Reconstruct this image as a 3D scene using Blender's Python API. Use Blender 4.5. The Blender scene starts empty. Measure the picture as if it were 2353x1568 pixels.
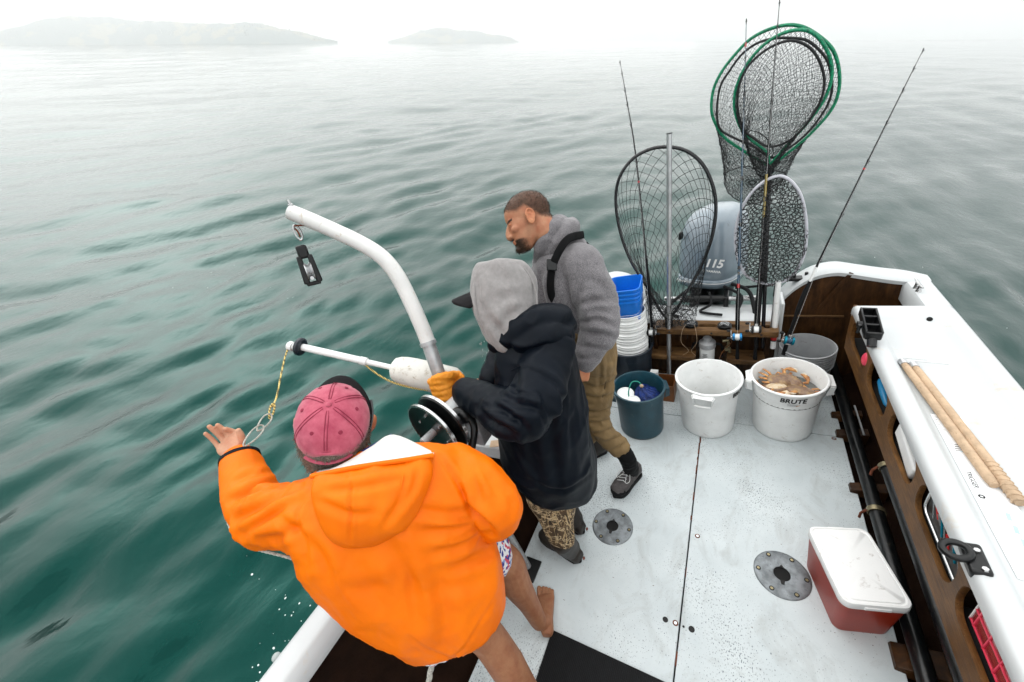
import bpy, bmesh, math, random
import numpy as np
from mathutils import Vector, Matrix, noise, Euler
random.seed(7)
rad = math.radians
scene = bpy.context.scene
COL = scene.collection

# ------------------------------------------------------------------ camera
# Two frames: the boat's own frame (cockpit floor = z 0, stern towards +y) and
# the world, where the sea is level.  The boat heels to port, so everything on
# board is built in the boat frame and set into the world by BOAT at the end.
FOC = 918.15 * 2353 / 2500                     # focal length in layout pixels (2353 wide)
CAM = np.array([0.0, 0.0, 2.10])
CAMR = np.array([[0.8674, 0.4398, -0.2338], [-0.0452, 0.5378, 0.8418], [-0.4965, 0.7191, -0.4864]])
_q, _r = np.linalg.qr(CAMR.T); CAMR = (_q * np.sign(np.diag(_r))).T
UP = np.array([0.269, -0.029, 0.963]); UP /= np.linalg.norm(UP)
_y = np.array([0, 1.0, 0]); _y -= UP * (_y @ UP); _y /= np.linalg.norm(_y)
_x = np.cross(_y, UP)
HEEL = np.array([_x, _y, UP])                  # boat -> world rotation
WATERLINE = 0.12
BOAT = Matrix([list(HEEL[0]) + [0], list(HEEL[1]) + [0], list(HEEL[2]) + [WATERLINE], [0, 0, 0, 1]])

cam_d = bpy.data.cameras.new('camera'); cam = bpy.data.objects.new('camera', cam_d); COL.objects.link(cam)
cam_d.sensor_width = 36.0; cam_d.lens = 918.15 / 2500 * 36
cam_d.clip_start = 0.02; cam_d.clip_end = 60000
_m = Matrix([[CAMR[0][i], CAMR[1][i], -CAMR[2][i], CAM[i]] for i in range(3)] + [[0, 0, 0, 1]])
cam.matrix_world = BOAT @ _m
scene.camera = cam
CAMW = np.array(cam.matrix_world.translation)

def ray(u, v):
    d = np.array([(u - 1176.5) / FOC, -(v - 784.0) / FOC, 1.0]) @ CAMR
    return d / np.linalg.norm(d)
def at(u, v, x=None, y=None, z=None, d=None):
    """boat-frame point seen at layout pixel (u, v) on the given plane / at the given range"""
    k = ray(u, v)
    if d is not None: t = d
    elif x is not None: t = (x - CAM[0]) / k[0]
    elif y is not None: t = (y - CAM[1]) / k[1]
    else: t = (z - CAM[2]) / k[2]
    return CAM + k * t

# ------------------------------------------------------------------ sky, sun, exposure
SUN_B = np.array([-0.90, 0.30, 0.0])
SUN_AZ = math.atan2(*(HEEL @ SUN_B)[:2])       # clockwise from +y
SUN_EL = rad(34)
world = bpy.data.worlds.new('World'); scene.world = world; world.use_nodes = True
wn = world.node_tree.nodes; wl = world.node_tree.links; wn.clear()
w_out = wn.new('ShaderNodeOutputWorld'); w_bg = wn.new('ShaderNodeBackground')
sky = wn.new('ShaderNodeTexSky'); sky.sky_type = 'NISHITA'; sky.sun_disc = False
sky.sun_elevation = SUN_EL; sky.sun_rotation = SUN_AZ; sky.air_density = 1.0; sky.dust_density = 7.0; sky.ozone_density = 1.0
w_hs = wn.new('ShaderNodeHueSaturation'); w_hs.inputs['Saturation'].default_value = 0.10; w_hs.inputs['Value'].default_value = 0.85
wl.new(sky.outputs[0], w_hs.inputs['Color'])
w_tc = wn.new('ShaderNodeTexCoord'); w_map = wn.new('ShaderNodeMapping'); w_map.inputs['Scale'].default_value = (1.2, 1.2, 4.0)
w_no = wn.new('ShaderNodeTexNoise'); w_no.inputs['Scale'].default_value = 2.2; w_no.inputs['Detail'].default_value = 7; w_no.inputs['Roughness'].default_value = 0.55
wl.new(w_tc.outputs['Generated'], w_map.inputs[0]); wl.new(w_map.outputs[0], w_no.inputs['Vector'])
w_cr = wn.new('ShaderNodeValToRGB')
w_cr.color_ramp.elements[0].position = 0.3; w_cr.color_ramp.elements[0].color = (9.6, 10.0, 10.1, 1)
w_cr.color_ramp.elements[1].position = 0.7; w_cr.color_ramp.elements[1].color = (11.4, 11.5, 11.5, 1)
wl.new(w_no.outputs['Fac'], w_cr.inputs[0])
w_mx = wn.new('ShaderNodeMix'); w_mx.data_type = 'RGBA'; w_mx.inputs['Factor'].default_value = 0.76
wl.new(w_hs.outputs[0], w_mx.inputs['A']); wl.new(w_cr.outputs[0], w_mx.inputs['B'])
# overcast dome: brighter overhead than at the horizon
w_sp = wn.new('ShaderNodeSeparateXYZ'); wl.new(w_tc.outputs['Generated'], w_sp.inputs[0])
w_mr = wn.new('ShaderNodeMapRange'); wl.new(w_sp.outputs['Z'], w_mr.inputs[0])
w_mr.inputs[1].default_value = 0.0; w_mr.inputs[2].default_value = 0.75; w_mr.inputs[3].default_value = 0.66; w_mr.inputs[4].default_value = 1.20
w_ml = wn.new('ShaderNodeVectorMath'); w_ml.operation = 'SCALE'; wl.new(w_mx.outputs['Result'], w_ml.inputs[0]); wl.new(w_mr.outputs[0], w_ml.inputs['Scale'])
wl.new(w_ml.outputs[0], w_bg.inputs['Color']); w_bg.inputs['Strength'].default_value = 0.105
wl.new(w_bg.outputs[0], w_out.inputs['Surface'])

sun_d = bpy.data.lights.new('sun', 'SUN'); sun = bpy.data.objects.new('sun', sun_d); COL.objects.link(sun)
sun_d.energy = 0.9; sun_d.angle = rad(140); sun_d.color = (1.0, 0.97, 0.92)
_sd = Vector((math.sin(SUN_AZ) * math.cos(SUN_EL), math.cos(SUN_AZ) * math.cos(SUN_EL), math.sin(SUN_EL)))
sun.rotation_euler = _sd.to_track_quat('Z', 'Y').to_euler(); sun.location = (0, 0, 30)
vs = scene.view_settings; vs.view_transform = 'Standard'; vs.look = 'None'; vs.gamma = 1.0; vs.exposure = 0.80
vs.use_curve_mapping = False
scene.render.engine = 'CYCLES'
scene.cycles.max_bounces = 8; scene.cycles.diffuse_bounces = 3; scene.cycles.glossy_bounces = 3
scene.cycles.transmission_bounces = 5; scene.cycles.transparent_max_bounces = 8; scene.cycles.volume_bounces = 5
scene.cycles.caustics_reflective = False; scene.cycles.caustics_refractive = False

# ------------------------------------------------------------------ helpers: materials
MATS = {}
def nodes_of(name):
    m = bpy.data.materials.new(name); m.use_nodes = True
    nt = m.node_tree; b = nt.nodes['Principled BSDF']
    MATS[name] = m
    return m, nt, b
def N(nt, t, **kw):
    n = nt.nodes.new(t)
    for k, v in kw.items():
        if k in n.inputs: n.inputs[k].default_value = v
        else: setattr(n, k, v)
    return n
def ramp(nt, src, stops):
    r = nt.nodes.new('ShaderNodeValToRGB'); e = r.color_ramp.elements
    while len(e) < len(stops): e.new(0.5)
    for el, (p, c) in zip(e, stops):
        el.position = p; el.color = c if len(c) == 4 else (*c, 1)
    nt.links.new(src, r.inputs[0]); return r.outputs[0]
def mixc(nt, fac, a, b, mode='MIX'):
    m = nt.nodes.new('ShaderNodeMix'); m.data_type = 'RGBA'; m.blend_type = mode
    for s, v in (('Factor', fac), ('A', a), ('B', b)):
        if hasattr(v, 'is_linked'): nt.links.new(v, m.inputs[s])
        elif s == 'Factor': m.inputs[s].default_value = v
        else: m.inputs[s].default_value = v if len(v) == 4 else (*v, 1)
    return m.outputs['Result']
def coords(nt, scale=(1, 1, 1), rot=(0, 0, 0), kind='Object'):
    t = nt.nodes.new('ShaderNodeTexCoord'); m = nt.nodes.new('ShaderNodeMapping')
    m.inputs['Scale'].default_value = scale; m.inputs['Rotation'].default_value = rot
    nt.links.new(t.outputs[kind], m.inputs[0]); return m.outputs[0]
def noise_n(nt, vec, scale, detail=4, rough=0.55, dist=0):
    n = nt.nodes.new('ShaderNodeTexNoise'); n.inputs['Scale'].default_value = scale
    n.inputs['Detail'].default_value = detail; n.inputs['Roughness'].default_value = rough; n.inputs['Distortion'].default_value = dist
    nt.links.new(vec, n.inputs['Vector']); return n.outputs['Fac']
def bump(nt, b, h, strength=0.3, dist=0.01, prev=None):
    n = nt.nodes.new('ShaderNodeBump'); n.inputs['Strength'].default_value = strength; n.inputs['Distance'].default_value = dist
    nt.links.new(h, n.inputs['Height'])
    if prev is not None: nt.links.new(prev, n.inputs['Normal'])
    nt.links.new(n.outputs[0], b.inputs['Normal']); return n.outputs[0]
def mat(name, col, rough=0.5, metal=0.0, var=0.12, scale=9.0, bmp=0.0, bscale=60.0, bdist=0.004, col2=None, stretch=(1, 1, 1), spec=0.5, dirt=0.0, dirtcol=(0.12, 0.09, 0.06)):
    """plain procedural material: two tones mixed by noise, optional grime blotches and fine relief"""
    m, nt, b = nodes_of(name)
    v = coords(nt, stretch)
    c2 = col2 or tuple(min(1, c * (1 - 2.2 * var)) for c in col)
    n = noise_n(nt, v, scale, 5, 0.6)
    c = ramp(nt, n, [(0.34, c2), (0.64, col)])
    if dirt:
        n2 = noise_n(nt, v, scale * 2.7, 8, 0.7, 0.6)
        c = mixc(nt, ramp(nt, n2, [(0.62 - dirt * 0.15, (0, 0, 0)), (0.74, (1, 1, 1))]), c, dirtcol)
    nt.links.new(c, b.inputs['Base Color'])
    b.inputs['Roughness'].default_value = rough; b.inputs['Metallic'].default_value = metal
    b.inputs['Specular IOR Level'].default_value = spec
    if bmp:
        bump(nt, b, noise_n(nt, v, bscale, 3), bmp, bdist)
    return m

# ------------------------------------------------------------------ helpers: geometry
def A(v): return np.asarray(v, float)
def unit(v):
    v = A(v); return v / max(1e-9, np.linalg.norm(v))
def frame(d, up=(0, 0, 1)):
    d = unit(d); u = A(up)
    if abs(d @ u) > 0.95: u = A((1, 0, 0)) if abs(d[0]) < 0.9 else A((0, 1, 0))
    s = unit(np.cross(d, u)); return s, np.cross(s, d), d
def smooth_path(pts, n=8):
    P = [A(p) for p in pts]; out = []
    for i in range(len(P) - 1):
        p0 = P[max(0, i - 1)]; p1 = P[i]; p2 = P[i + 1]; p3 = P[min(len(P) - 1, i + 2)]
        for k in range(n):
            t = k / n
            out.append(0.5 * ((2 * p1) + (-p0 + p2) * t + (2 * p0 - 5 * p1 + 4 * p2 - p3) * t * t + (-p0 + 3 * p1 - 3 * p2 + p3) * t ** 3))
    out.append(P[-1]); return out
class MB:
    def __init__(s): s.v = []; s.f = []
    def add(s, V, F):
        o = len(s.v); s.v.extend([tuple(map(float, p)) for p in V]); s.f.extend([tuple(i + o for i in f) for f in F]); return s
    def loft(s, rings, cap=True, closed=True, loop=False):
        n = len(rings[0]); V = [p for r in rings for p in r]; F = []
        R = len(rings)
        for i in range(R if loop else R - 1):
            a = i * n; b = ((i + 1) % R) * n
            for j in range(n if closed else n - 1):
                k = (j + 1) % n
                F.append((a + j, a + k, b + k, b + j))
        if cap and not loop and closed:
            F.append(tuple(range(n))[::-1]); F.append(tuple((R - 1) * n + j for j in range(n)))
        return s.add(V, F)
    def tube(s, pts, r, n=10, cap=True, loop=False, flat=1.0, up=(0, 0, 1)):
        P = [A(p) for p in pts]; m = len(P)
        rr = [r] * m if np.isscalar(r) else list(r)
        rings = []; prev = None
        for i in range(m):
            if loop: d = P[(i + 1) % m] - P[i - 1]
            else: d = P[min(m - 1, i + 1)] - P[max(0, i - 1)]
            d = unit(d)
            if prev is None: a, b, _ = frame(d, up)
            else:
                a = prev - d * (prev @ d)
                a = unit(a) if np.linalg.norm(a) > 1e-6 else frame(d, up)[0]
                b = np.cross(a, d)
            prev = a
            rings.append([P[i] + rr[i] * (math.cos(2 * math.pi * k / n) * a + flat * math.sin(2 * math.pi * k / n) * b) for k in range(n)])
        return s.loft(rings, cap=cap, loop=loop)
    def lathe(s, prof, n=24, o=(0, 0, 0), axis=(0, 0, 1), closed=False):
        a, b, d = frame(axis, (0, 1, 0)) if abs(unit(axis)[2]) > 0.9 else frame(axis)
        o = A(o); rings = []
        for r, z in prof:
            rings.append([o + d * z + max(r, 1e-5) * (math.cos(2 * math.pi * k / n) * a + math.sin(2 * math.pi * k / n) * b) for k in range(n)])
        return s.loft(rings, cap=not closed, loop=closed)
    def box(s, c, size, R=None):
        c = A(c); h = A(size) / 2; R = np.eye(3) if R is None else R
        V = [c + R @ (h * A((x, y, z))) for x in (-1, 1) for y in (-1, 1) for z in (-1, 1)]
        return s.add(V, [(0, 1, 3, 2), (4, 6, 7, 5), (0, 4, 5, 1), (2, 3, 7, 6), (0, 2, 6, 4), (1, 5, 7, 3)])
    def hexa(s, bot, top):
        """box from four bottom and four top corners"""
        return s.add(list(bot) + list(top), [(3, 2, 1, 0), (4, 5, 6, 7), (0, 1, 5, 4), (1, 2, 6, 5), (2, 3, 7, 6), (3, 0, 4, 7)])
    def ell(s, c, r, R=None, nu=16, nv=10):
        c = A(c); r = A(r) * np.ones(3); R = np.eye(3) if R is None else R; rings = []
        for i in range(1, nv):
            t = math.pi * i / nv - math.pi / 2
            rings.append([c + R @ (r * A((math.cos(t) * math.cos(2 * math.pi * k / nu), math.cos(t) * math.sin(2 * math.pi * k / nu), math.sin(t)))) for k in range(nu)])
        o = len(s.v); s.loft(rings, cap=False)
        b = len(s.v); s.v.append(tuple(c - R[:, 2] * r[2])); s.v.append(tuple(c + R[:, 2] * r[2]))
        for k in range(nu):
            s.f.append((b, o + (k + 1) % nu, o + k)); e = o + (nv - 2) * nu; s.f.append((b + 1, e + k, e + (k + 1) % nu))
        return s
    def segs(s, segs, r):
        for a, b in segs:
            a = A(a); b = A(b)
            if np.linalg.norm(b - a) < 1e-5: continue
            x, y, d = frame(b - a)
            o = len(s.v)
            for q in (a - d * r * .5, b + d * r * .5):
                for k in range(3):
                    t = 2.0944 * k; s.v.append(tuple(q + r * (math.cos(t) * x + math.sin(t) * y)))
            for k in range(3): s.f.append((o + k, o + (k + 1) % 3, o + 3 + (k + 1) % 3, o + 3 + k))
        return s
    def poly(s, outline, axis0, axis1, depthv, o=(0, 0, 0)):
        """flat outline (2-D) extruded along depthv"""
        o = A(o); P = [o + A(axis0) * a + A(axis1) * b for a, b in outline]; n = len(P)
        V = P + [p + A(depthv) for p in P]
        return s.add(V, [tuple(range(n))[::-1], tuple(range(n, 2 * n))] + [(i, (i + 1) % n, n + (i + 1) % n, n + i) for i in range(n)])
    def mesh(s, name, smooth=40, fix=True):
        me = bpy.data.meshes.new(name); me.from_pydata(s.v, [], s.f); me.update()
        if fix:
            bm = bmesh.new(); bm.from_mesh(me); bmesh.ops.recalc_face_normals(bm, faces=bm.faces); bm.to_mesh(me); bm.free()
        if smooth:
            me.polygons.foreach_set('use_smooth', [True] * len(me.polygons))
            if smooth < 180: me.set_sharp_from_angle(angle=rad(smooth))
        return me
    def build(s, name, m, parent=None, smooth=40, bevel=0, seg=2, origin=None, fix=True, sub=0):
        return link(name, s.mesh(name, smooth, fix), m, parent, bevel, seg, origin, sub)
def link(name, me, m, parent=None, bevel=0, seg=2, origin=None, sub=0):
    o = bpy.data.objects.new(name, me); COL.objects.link(o)
    if m is not None and not me.materials: me.materials.append(MATS[m] if isinstance(m, str) else m)
    if parent is not None:
        o.parent = parent
        root = parent
        while root.parent is not None: root = root.parent
        pl = Vector(root.get('o_', (0, 0, 0)))
        if pl.length: me.transform(Matrix.Translation(-pl))
    elif origin is not None:
        me.transform(Matrix.Translation(-Vector(origin))); o.location = origin
    if bevel:
        b = o.modifiers.new('bevel', 'BEVEL'); b.width = bevel; b.segments = seg; b.limit_method = 'ANGLE'; b.angle_limit = rad(40)
        b.harden_normals = False
    if sub:
        b = o.modifiers.new('sub', 'SUBSURF'); b.levels = sub; b.render_levels = sub
    return o
def thing(name, label, cat, loc=(0, 0, 0), group=None):
    o = bpy.data.objects.new(name, None); COL.objects.link(o); o.empty_display_size = 0.05
    o.location = tuple(map(float, loc)); o['o_'] = tuple(map(float, loc))
    return tag(o, label, cat, group)
def tag(o, label, cat, group=None, kind=None):
    if label: o['label'] = label
    if cat: o['category'] = cat
    if group: o['group'] = group
    if kind: o['kind'] = kind
    return o
LEVEL = set()                                   # top-level objects that stay level with the sea
def curve_mesh(name, splines, extrude=0.005, bev=0.0, res=3):
    """2-D closed outlines (holes allowed) filled and extruded: a mesh in its own x-y plane"""
    cu = bpy.data.curves.new(name, 'CURVE'); cu.dimensions = '2D'; cu.fill_mode = 'BOTH'; cu.extrude = extrude; cu.bevel_depth = bev; cu.bevel_resolution = 1
    for pts in splines:
        sp = cu.splines.new('POLY'); sp.points.add(len(pts) - 1); sp.use_cyclic_u = True
        for p, q in zip(sp.points, pts): p.co = (q[0], q[1], 0, 1)
    o = bpy.data.objects.new(name, cu); COL.objects.link(o)
    me = bpy.data.meshes.new_from_object(o.evaluated_get(bpy.context.evaluated_depsgraph_get()))
    bpy.data.objects.remove(o); bpy.data.curves.remove(cu); return me
def text_mesh(name, body, size, extrude=0.0008, shear=0.0, bold=0.0, space=1.0):
    cu = bpy.data.curves.new(name, 'FONT'); cu.body = body; cu.size = size; cu.extrude = extrude; cu.shear = shear; cu.offset = bold
    cu.align_x = 'CENTER'; cu.align_y = 'CENTER'; cu.space_character = space
    o = bpy.data.objects.new(name, cu); COL.objects.link(o)
    me = bpy.data.meshes.new_from_object(o.evaluated_get(bpy.context.evaluated_depsgraph_get()))
    bpy.data.objects.remove(o); bpy.data.curves.remove(cu); return me
def basis(o, ex, ey, ez=None):
    ex = unit(ex); ez = unit(np.cross(ex, A(ey))) if ez is None else unit(ez); ey = np.cross(ez, ex)
    return Matrix([[ex[i], ey[i], ez[i], A(o)[i]] for i in range(3)] + [[0, 0, 0, 1]])
def rounded(w, h, r, n=5, cx=0, cy=0):
    out = []
    for qx, qy, a0 in ((1, 1, 0), (-1, 1, 90), (-1, -1, 180), (1, -1, 270)):
        for k in range(n + 1):
            a = rad(a0 + 90 * k / n); out.append((cx + qx * (w / 2 - r) + r * math.cos(a), cy + qy * (h / 2 - r) + r * math.sin(a)))
    return out
# ------------------------------------------------------------------ materials of the place
m, nt, b = nodes_of('water')
b.inputs['Base Color'].default_value = (0.0001, 0.0115, 0.0092, 1)
b.inputs['Roughness'].default_value = 0.025; b.inputs['IOR'].default_value = 2.0; b.inputs['Specular Tint'].default_value = (0.05, 0.26, 0.22, 1)
_n1 = noise_n(nt, coords(nt, (1.5, 0.9, 1), (0, 0, rad(-12))), 1.6, 3, 0.55)
_n2 = noise_n(nt, coords(nt, (5.0, 2.0, 1), (0, 0, rad(14))), 1.3, 3, 0.5)
_p = bump(nt, b, _n1, 0.20, 0.08)
bump(nt, b, noise_n(nt, coords(nt, (1.5, 0.8, 1), (0, 0, rad(-25))), 7.5, 3, 0.6), 0.26, 0.016, _p)

mat('gelcoat', (0.52, 0.54, 0.545), 0.35, var=0.03, scale=3, bmp=0.06, bscale=260, bdist=0.001, dirt=0.10, dirtcol=(0.5, 0.45, 0.38))
mat('hull_dark', (0.020, 0.009, 0.005), 0.85, spec=0.08, var=0.25, scale=7, bmp=0.5, bscale=90, bdist=0.004)
mat('black_rubber', (0.0045, 0.005, 0.006), 0.7, spec=0.25, var=0.2, scale=30, bmp=0.2, bscale=200)
mat('black_pipe', (0.005, 0.006, 0.0065), 0.28, spec=0.4, var=0.25, scale=14, bmp=0.12, bscale=60, dirt=0.25, dirtcol=(0.05, 0.04, 0.03))
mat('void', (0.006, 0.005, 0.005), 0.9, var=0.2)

m, nt, b = nodes_of('floor_paint')                       # pale paint worn through in flecks
_v = coords(nt)
_base = ramp(nt, noise_n(nt, _v, 3.5, 6, 0.6), [(0.3, (0.50, 0.555, 0.57)), (0.7, (0.61, 0.66, 0.67))])
_f1 = noise_n(nt, coords(nt, (1.3, 0.8, 1)), 140, 3, 0.6)
_f2 = noise_n(nt, coords(nt, (0.9, 1.4, 1)), 48, 3, 0.65)
_wear = noise_n(nt, coords(nt, (1.0, 1.0, 1)), 1.7, 3, 0.55)
_th = nt.nodes.new('ShaderNodeMapRange'); nt.links.new(_wear, _th.inputs[0])
_th.inputs[1].default_value = 0.35; _th.inputs[2].default_value = 0.75; _th.inputs[3].default_value = -0.045; _th.inputs[4].default_value = 0.145
_s = nt.nodes.new('ShaderNodeMath'); _s.operation = 'ADD'; nt.links.new(_f1, _s.inputs[0]); nt.links.new(_th.outputs[0], _s.inputs[1])
_k1 = ramp(nt, _s.outputs[0], [(0.655, (0, 0, 0)), (0.69, (1, 1, 1))])
_k2 = ramp(nt, _f2, [(0.70, (0, 0, 0)), (0.73, (1, 1, 1))])
_stn = ramp(nt, noise_n(nt, coords(nt, (1.0, 0.6, 1)), 5.5, 7, 0.72, 1.2), [(0.50, (0, 0, 0)), (0.72, (0.55, 0.55, 0.55))])
_base = mixc(nt, _stn, _base, (0.33, 0.345, 0.335))
_c = mixc(nt, _k1, _base, (0.10, 0.13, 0.155))
_c = mixc(nt, _k2, _c, (0.10, 0.075, 0.05))
nt.links.new(_c, b.inputs['Base Color']); b.inputs['Roughness'].default_value = 0.48
_g = mixc(nt, 1.0, _s.outputs[0], _f2, 'ADD')
bump(nt, b, noise_n(nt, _v, 170, 2), 0.25, 0.002)

def wood(name, dark, light, rough=0.55, grain=(22, 1.2, 22), sc=3.0, wear=0.0):
    m, nt, b = nodes_of(name)
    v = coords(nt, grain)
    n = noise_n(nt, v, sc, 7, 0.65, 0.4)
    c = ramp(nt, n, [(0.28, dark), (0.52, tuple((a + q) / 2 for a, q in zip(dark, light))), (0.72, light)])
    n2 = noise_n(nt, coords(nt), 5, 5, 0.6)
    c = mixc(nt, ramp(nt, n2, [(0.45, (0, 0, 0)), (0.75, (0.7, 0.7, 0.7))]), c, tuple(x * 0.45 for x in dark))
    if wear:
        n3 = noise_n(nt, coords(nt), 160, 3, 0.7)
        c = mixc(nt, ramp(nt, n3, [(0.6, (0, 0, 0)), (0.72, (wear, wear, wear))]), c, (0.35, 0.22, 0.10))
    nt.links.new(c, b.inputs['Base Color']); b.inputs['Roughness'].default_value = rough; b.inputs['Specular IOR Level'].default_value = 0.2
    bump(nt, b, n, 0.35, 0.003)
    return m
wood('teak_panel', (0.060, 0.024, 0.006), (0.20, 0.090, 0.022), 0.5, (16, 2.2, 16), 6, wear=0.35)
wood('teak_dark', (0.011, 0.0045, 0.002), (0.085, 0.036, 0.011), 0.42, (9, 9, 2.0), 3)
wood('teak_rack', (0.045, 0.020, 0.008), (0.21, 0.115, 0.045), 0.5, (3, 16, 16), 3, wear=0.25)
mat('aluminium', (0.62, 0.63, 0.64), 0.36, 0.9, 0.12, 12, 0.1, 120)
mat('aluminium_matte', (0.55, 0.56, 0.57), 0.5, 0.55, 0.12, 20, 0.1, 120, dirt=0.2)
mat('steel', (0.6, 0.6, 0.6), 0.22, 1.0, 0.15, 20)
mat('white_paint', (0.80, 0.80, 0.79), 0.4, var=0.05, scale=6, bmp=0.08, bscale=120, dirt=0.12, dirtcol=(0.45, 0.42, 0.36))
mat('black_plastic', (0.006, 0.0065, 0.007), 0.32, spec=0.35, var=0.2, scale=20, bmp=0.08, bscale=150)
mat('plate_metal', (0.26, 0.285, 0.30), 0.42, 0.35, 0.25, 22, 0.12, 160, dirt=0.35, dirtcol=(0.08, 0.10, 0.12))
mat('brass', (0.35, 0.30, 0.18), 0.35, 0.8, 0.2, 60)
mat('cavity', (0.010, 0.010, 0.010), 0.7)
mat('rust', (0.18, 0.045, 0.015), 0.8, var=0.3, scale=90)

# ------------------------------------------------------------------ sea
def wave_field(X, Y, cell):
    """height of the sea: wind chop with long crests running roughly fore and aft, over a low swell"""
    rs = np.random.RandomState(11)
    Z = np.zeros_like(X)
    for i in range(120):
        lam = 0.17 * (30.0 / 0.17) ** (rs.rand() ** 1.7)
        th = rad(163) + rs.normal(0, 0.42)
        k = 2 * math.pi / lam
        slope = 0.044 * (1.0 if lam < .8 else (.8 / lam) ** 0.80) * (lam / .35 if lam < .35 else 1)
        a = slope / k * (0.5 + 1.0 * rs.rand())
        fade = np.clip((lam / (2.4 * cell)) - 1.0, 0, 1)
        # crests wander: bend the phase by a slow field
        bend = 1.1 * np.sin((X * 0.5 + Y * 0.9) / lam ** .8 * .8 + rs.rand() * 6.28)
        ph = k * (X * math.cos(th) + Y * math.sin(th)) + bend + rs.rand() * 6.283
        g = 0.7 + 0.7 * np.sin((X * 0.7 - Y * 0.9) / lam * .7 + rs.rand() * 6.28)
        Z += fade * a * g * (np.sin(ph) + 0.14 * np.cos(2 * ph))
    return Z
def inside_hull(X, Y):
    """world xy -> inside the boat's outline at the water"""
    Ih = HEEL.T
    # point on the sea plane back to the boat frame
    P = np.stack([X, Y, np.zeros_like(X) - WATERLINE], -1) @ HEEL
    x = P[..., 0] + 0.136; y = P[..., 1]
    return (np.abs(x) < 1.10) & (y < 2.98) & (y > -2.3)
def build_sea():
    nr, na = 640, 1100
    r = 0.35 * (9000 / 0.35) ** (np.linspace(0, 1, nr) ** 0.93)
    fwd = np.array(cam.matrix_world.to_3x3() @ Vector((0, 0, -1)))
    a0 = math.atan2(fwd[1], fwd[0])
    s = np.linspace(-1, 1, na)
    ang = a0 + math.pi * (0.42 * s + 0.58 * np.sign(s) * np.abs(s) ** 5)
    RR, AA = np.meshgrid(r, ang, indexing='ij')
    X = CAMW[0] + RR * np.cos(AA); Y = CAMW[1] + RR * np.sin(AA)
    dr = np.gradient(r)[:, None] * np.ones_like(X)
    cell = np.maximum(dr, RR * np.gradient(ang)[None, :]) 
    Z = wave_field(X, Y, cell)
    ins = inside_hull(X, Y)
    V = np.stack([X, Y, Z], -1).reshape(-1, 3)
    idx = np.arange(nr * na).reshape(nr, na)
    q = np.stack([idx[:-1, :-1], idx[1:, :-1], idx[1:, 1:], idx[:-1, 1:]], -1)
    keep = ~(ins[:-1, :-1] & ins[1:, :-1] & ins[1:, 1:] & ins[:-1, 1:])
    q = q[keep]
    me = bpy.data.meshes.new('water')
    me.vertices.add(len(V)); me.vertices.foreach_set('co', V.ravel())
    me.loops.add(q.size); me.loops.foreach_set('vertex_index', q.ravel().astype(np.int32))
    me.polygons.add(len(q)); me.polygons.foreach_set('loop_start', np.arange(0, q.size, 4, dtype=np.int32))
    me.polygons.foreach_set('loop_total', np.full(len(q), 4, dtype=np.int32))
    me.update(calc_edges=True); me.validate()
    me.polygons.foreach_set('use_smooth', [True] * len(me.polygons))
    o = link('water', me, 'water'); o['kind'] = 'structure'; LEVEL.add(o)
build_sea()

# ------------------------------------------------------------------ boat
XC = -0.136                                    # centre line
boat = thing('fishing_boat', 'white fibreglass fishing boat with pale speckled cockpit floor and teak trim', 'boat')
Y0 = -2.2
def sweep_y(prof, ys, name, m, parent=boat, closed=False, bevel=0, smooth=35):
    mb = MB(); rings = [[(x, y, z) for x, z in prof] for y in ys]
    mb.loft(rings, cap=closed, closed=closed); return mb.build(name, m, parent, smooth=smooth, bevel=bevel)
# outer hull
def hull_ring(y, k=1.0):
    w = 1.185; P = [(XC - w, 0.70), (XC - w * 0.99, 0.45), (XC - w * 0.95, 0.1), (XC - w * 0.90, -0.12), (XC - 0.5, -0.3), (XC, -0.42),
                   (XC + 0.5, -0.3), (XC + w * 0.90, -0.12), (XC + w * 0.95, 0.1), (XC + w * 0.99, 0.45), (XC + w, 0.70)]
    return [(XC + (x - XC) * k, y, z if z > 0 else z * (0.9 + 0.1 * k)) for x, z in P]
mb = MB(); mb.loft([hull_ring(Y0, 0.55), hull_ring(Y0 + 0.6, 0.8), hull_ring(-0.9, 0.97), hull_ring(-0.4), hull_ring(2.95), hull_ring(3.06, 0.985)], cap=False, closed=False)
mb.build('hull', 'gelcoat', boat, smooth=50)
# gunwale, port: rounded narrow cap with an inward sloping face
def cap_profile(x_out, x_in, zt=0.72):
    s = 1 if x_in > x_out else -1
    return [(x_out, zt - 0.05), (x_out - s * 0.006, zt - 0.02), (x_out + s * 0.004, zt - 0.005), (x_out + s * 0.02, zt), (x_in - s * 0.045, zt + 0.002), (x_in - s * 0.03, zt - 0.004),
            (x_in - s * 0.004, zt - 0.055), (x_in - s * 0.006, zt - 0.075), (x_in - s * 0.03, zt - 0.075)]
ysL = [-1.2, -0.5, 0, 0.5, 1, 1.5, 2, 2.5, 2.72]
sweep_y(cap_profile(-1.322, -1.190), ysL, 'gunwale', 'gelcoat', smooth=50)
# inner lining of the port side, dark
sweep_y([(-1.212, 0.65), (-1.205, 0.40), (-1.15, 0.12), (-0.99, -0.06), (-0.90, -0.06)], [-1.5, 0, 1, 2, 2.95], 'side_lining', 'hull_dark')
# starboard lining under the tray
sweep_y([(0.99, 0.68), (0.96, 0.40), (0.90, 0.12), (0.72, -0.06), (0.63, -0.06)], [-1.5, 0, 1, 2, 2.95], 'side_lining', 'hull_dark')
mb = MB(); mb.box((XC, -1.25, 0.3), (2.2, 0.05, 0.85)); mb.build('bulkhead', 'gelcoat', boat)
mb = MB(); mb.box((XC, 0.8, -0.09), (1.9, 4.3, 0.04)); mb.build('bilge_board', 'void', boat)

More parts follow.
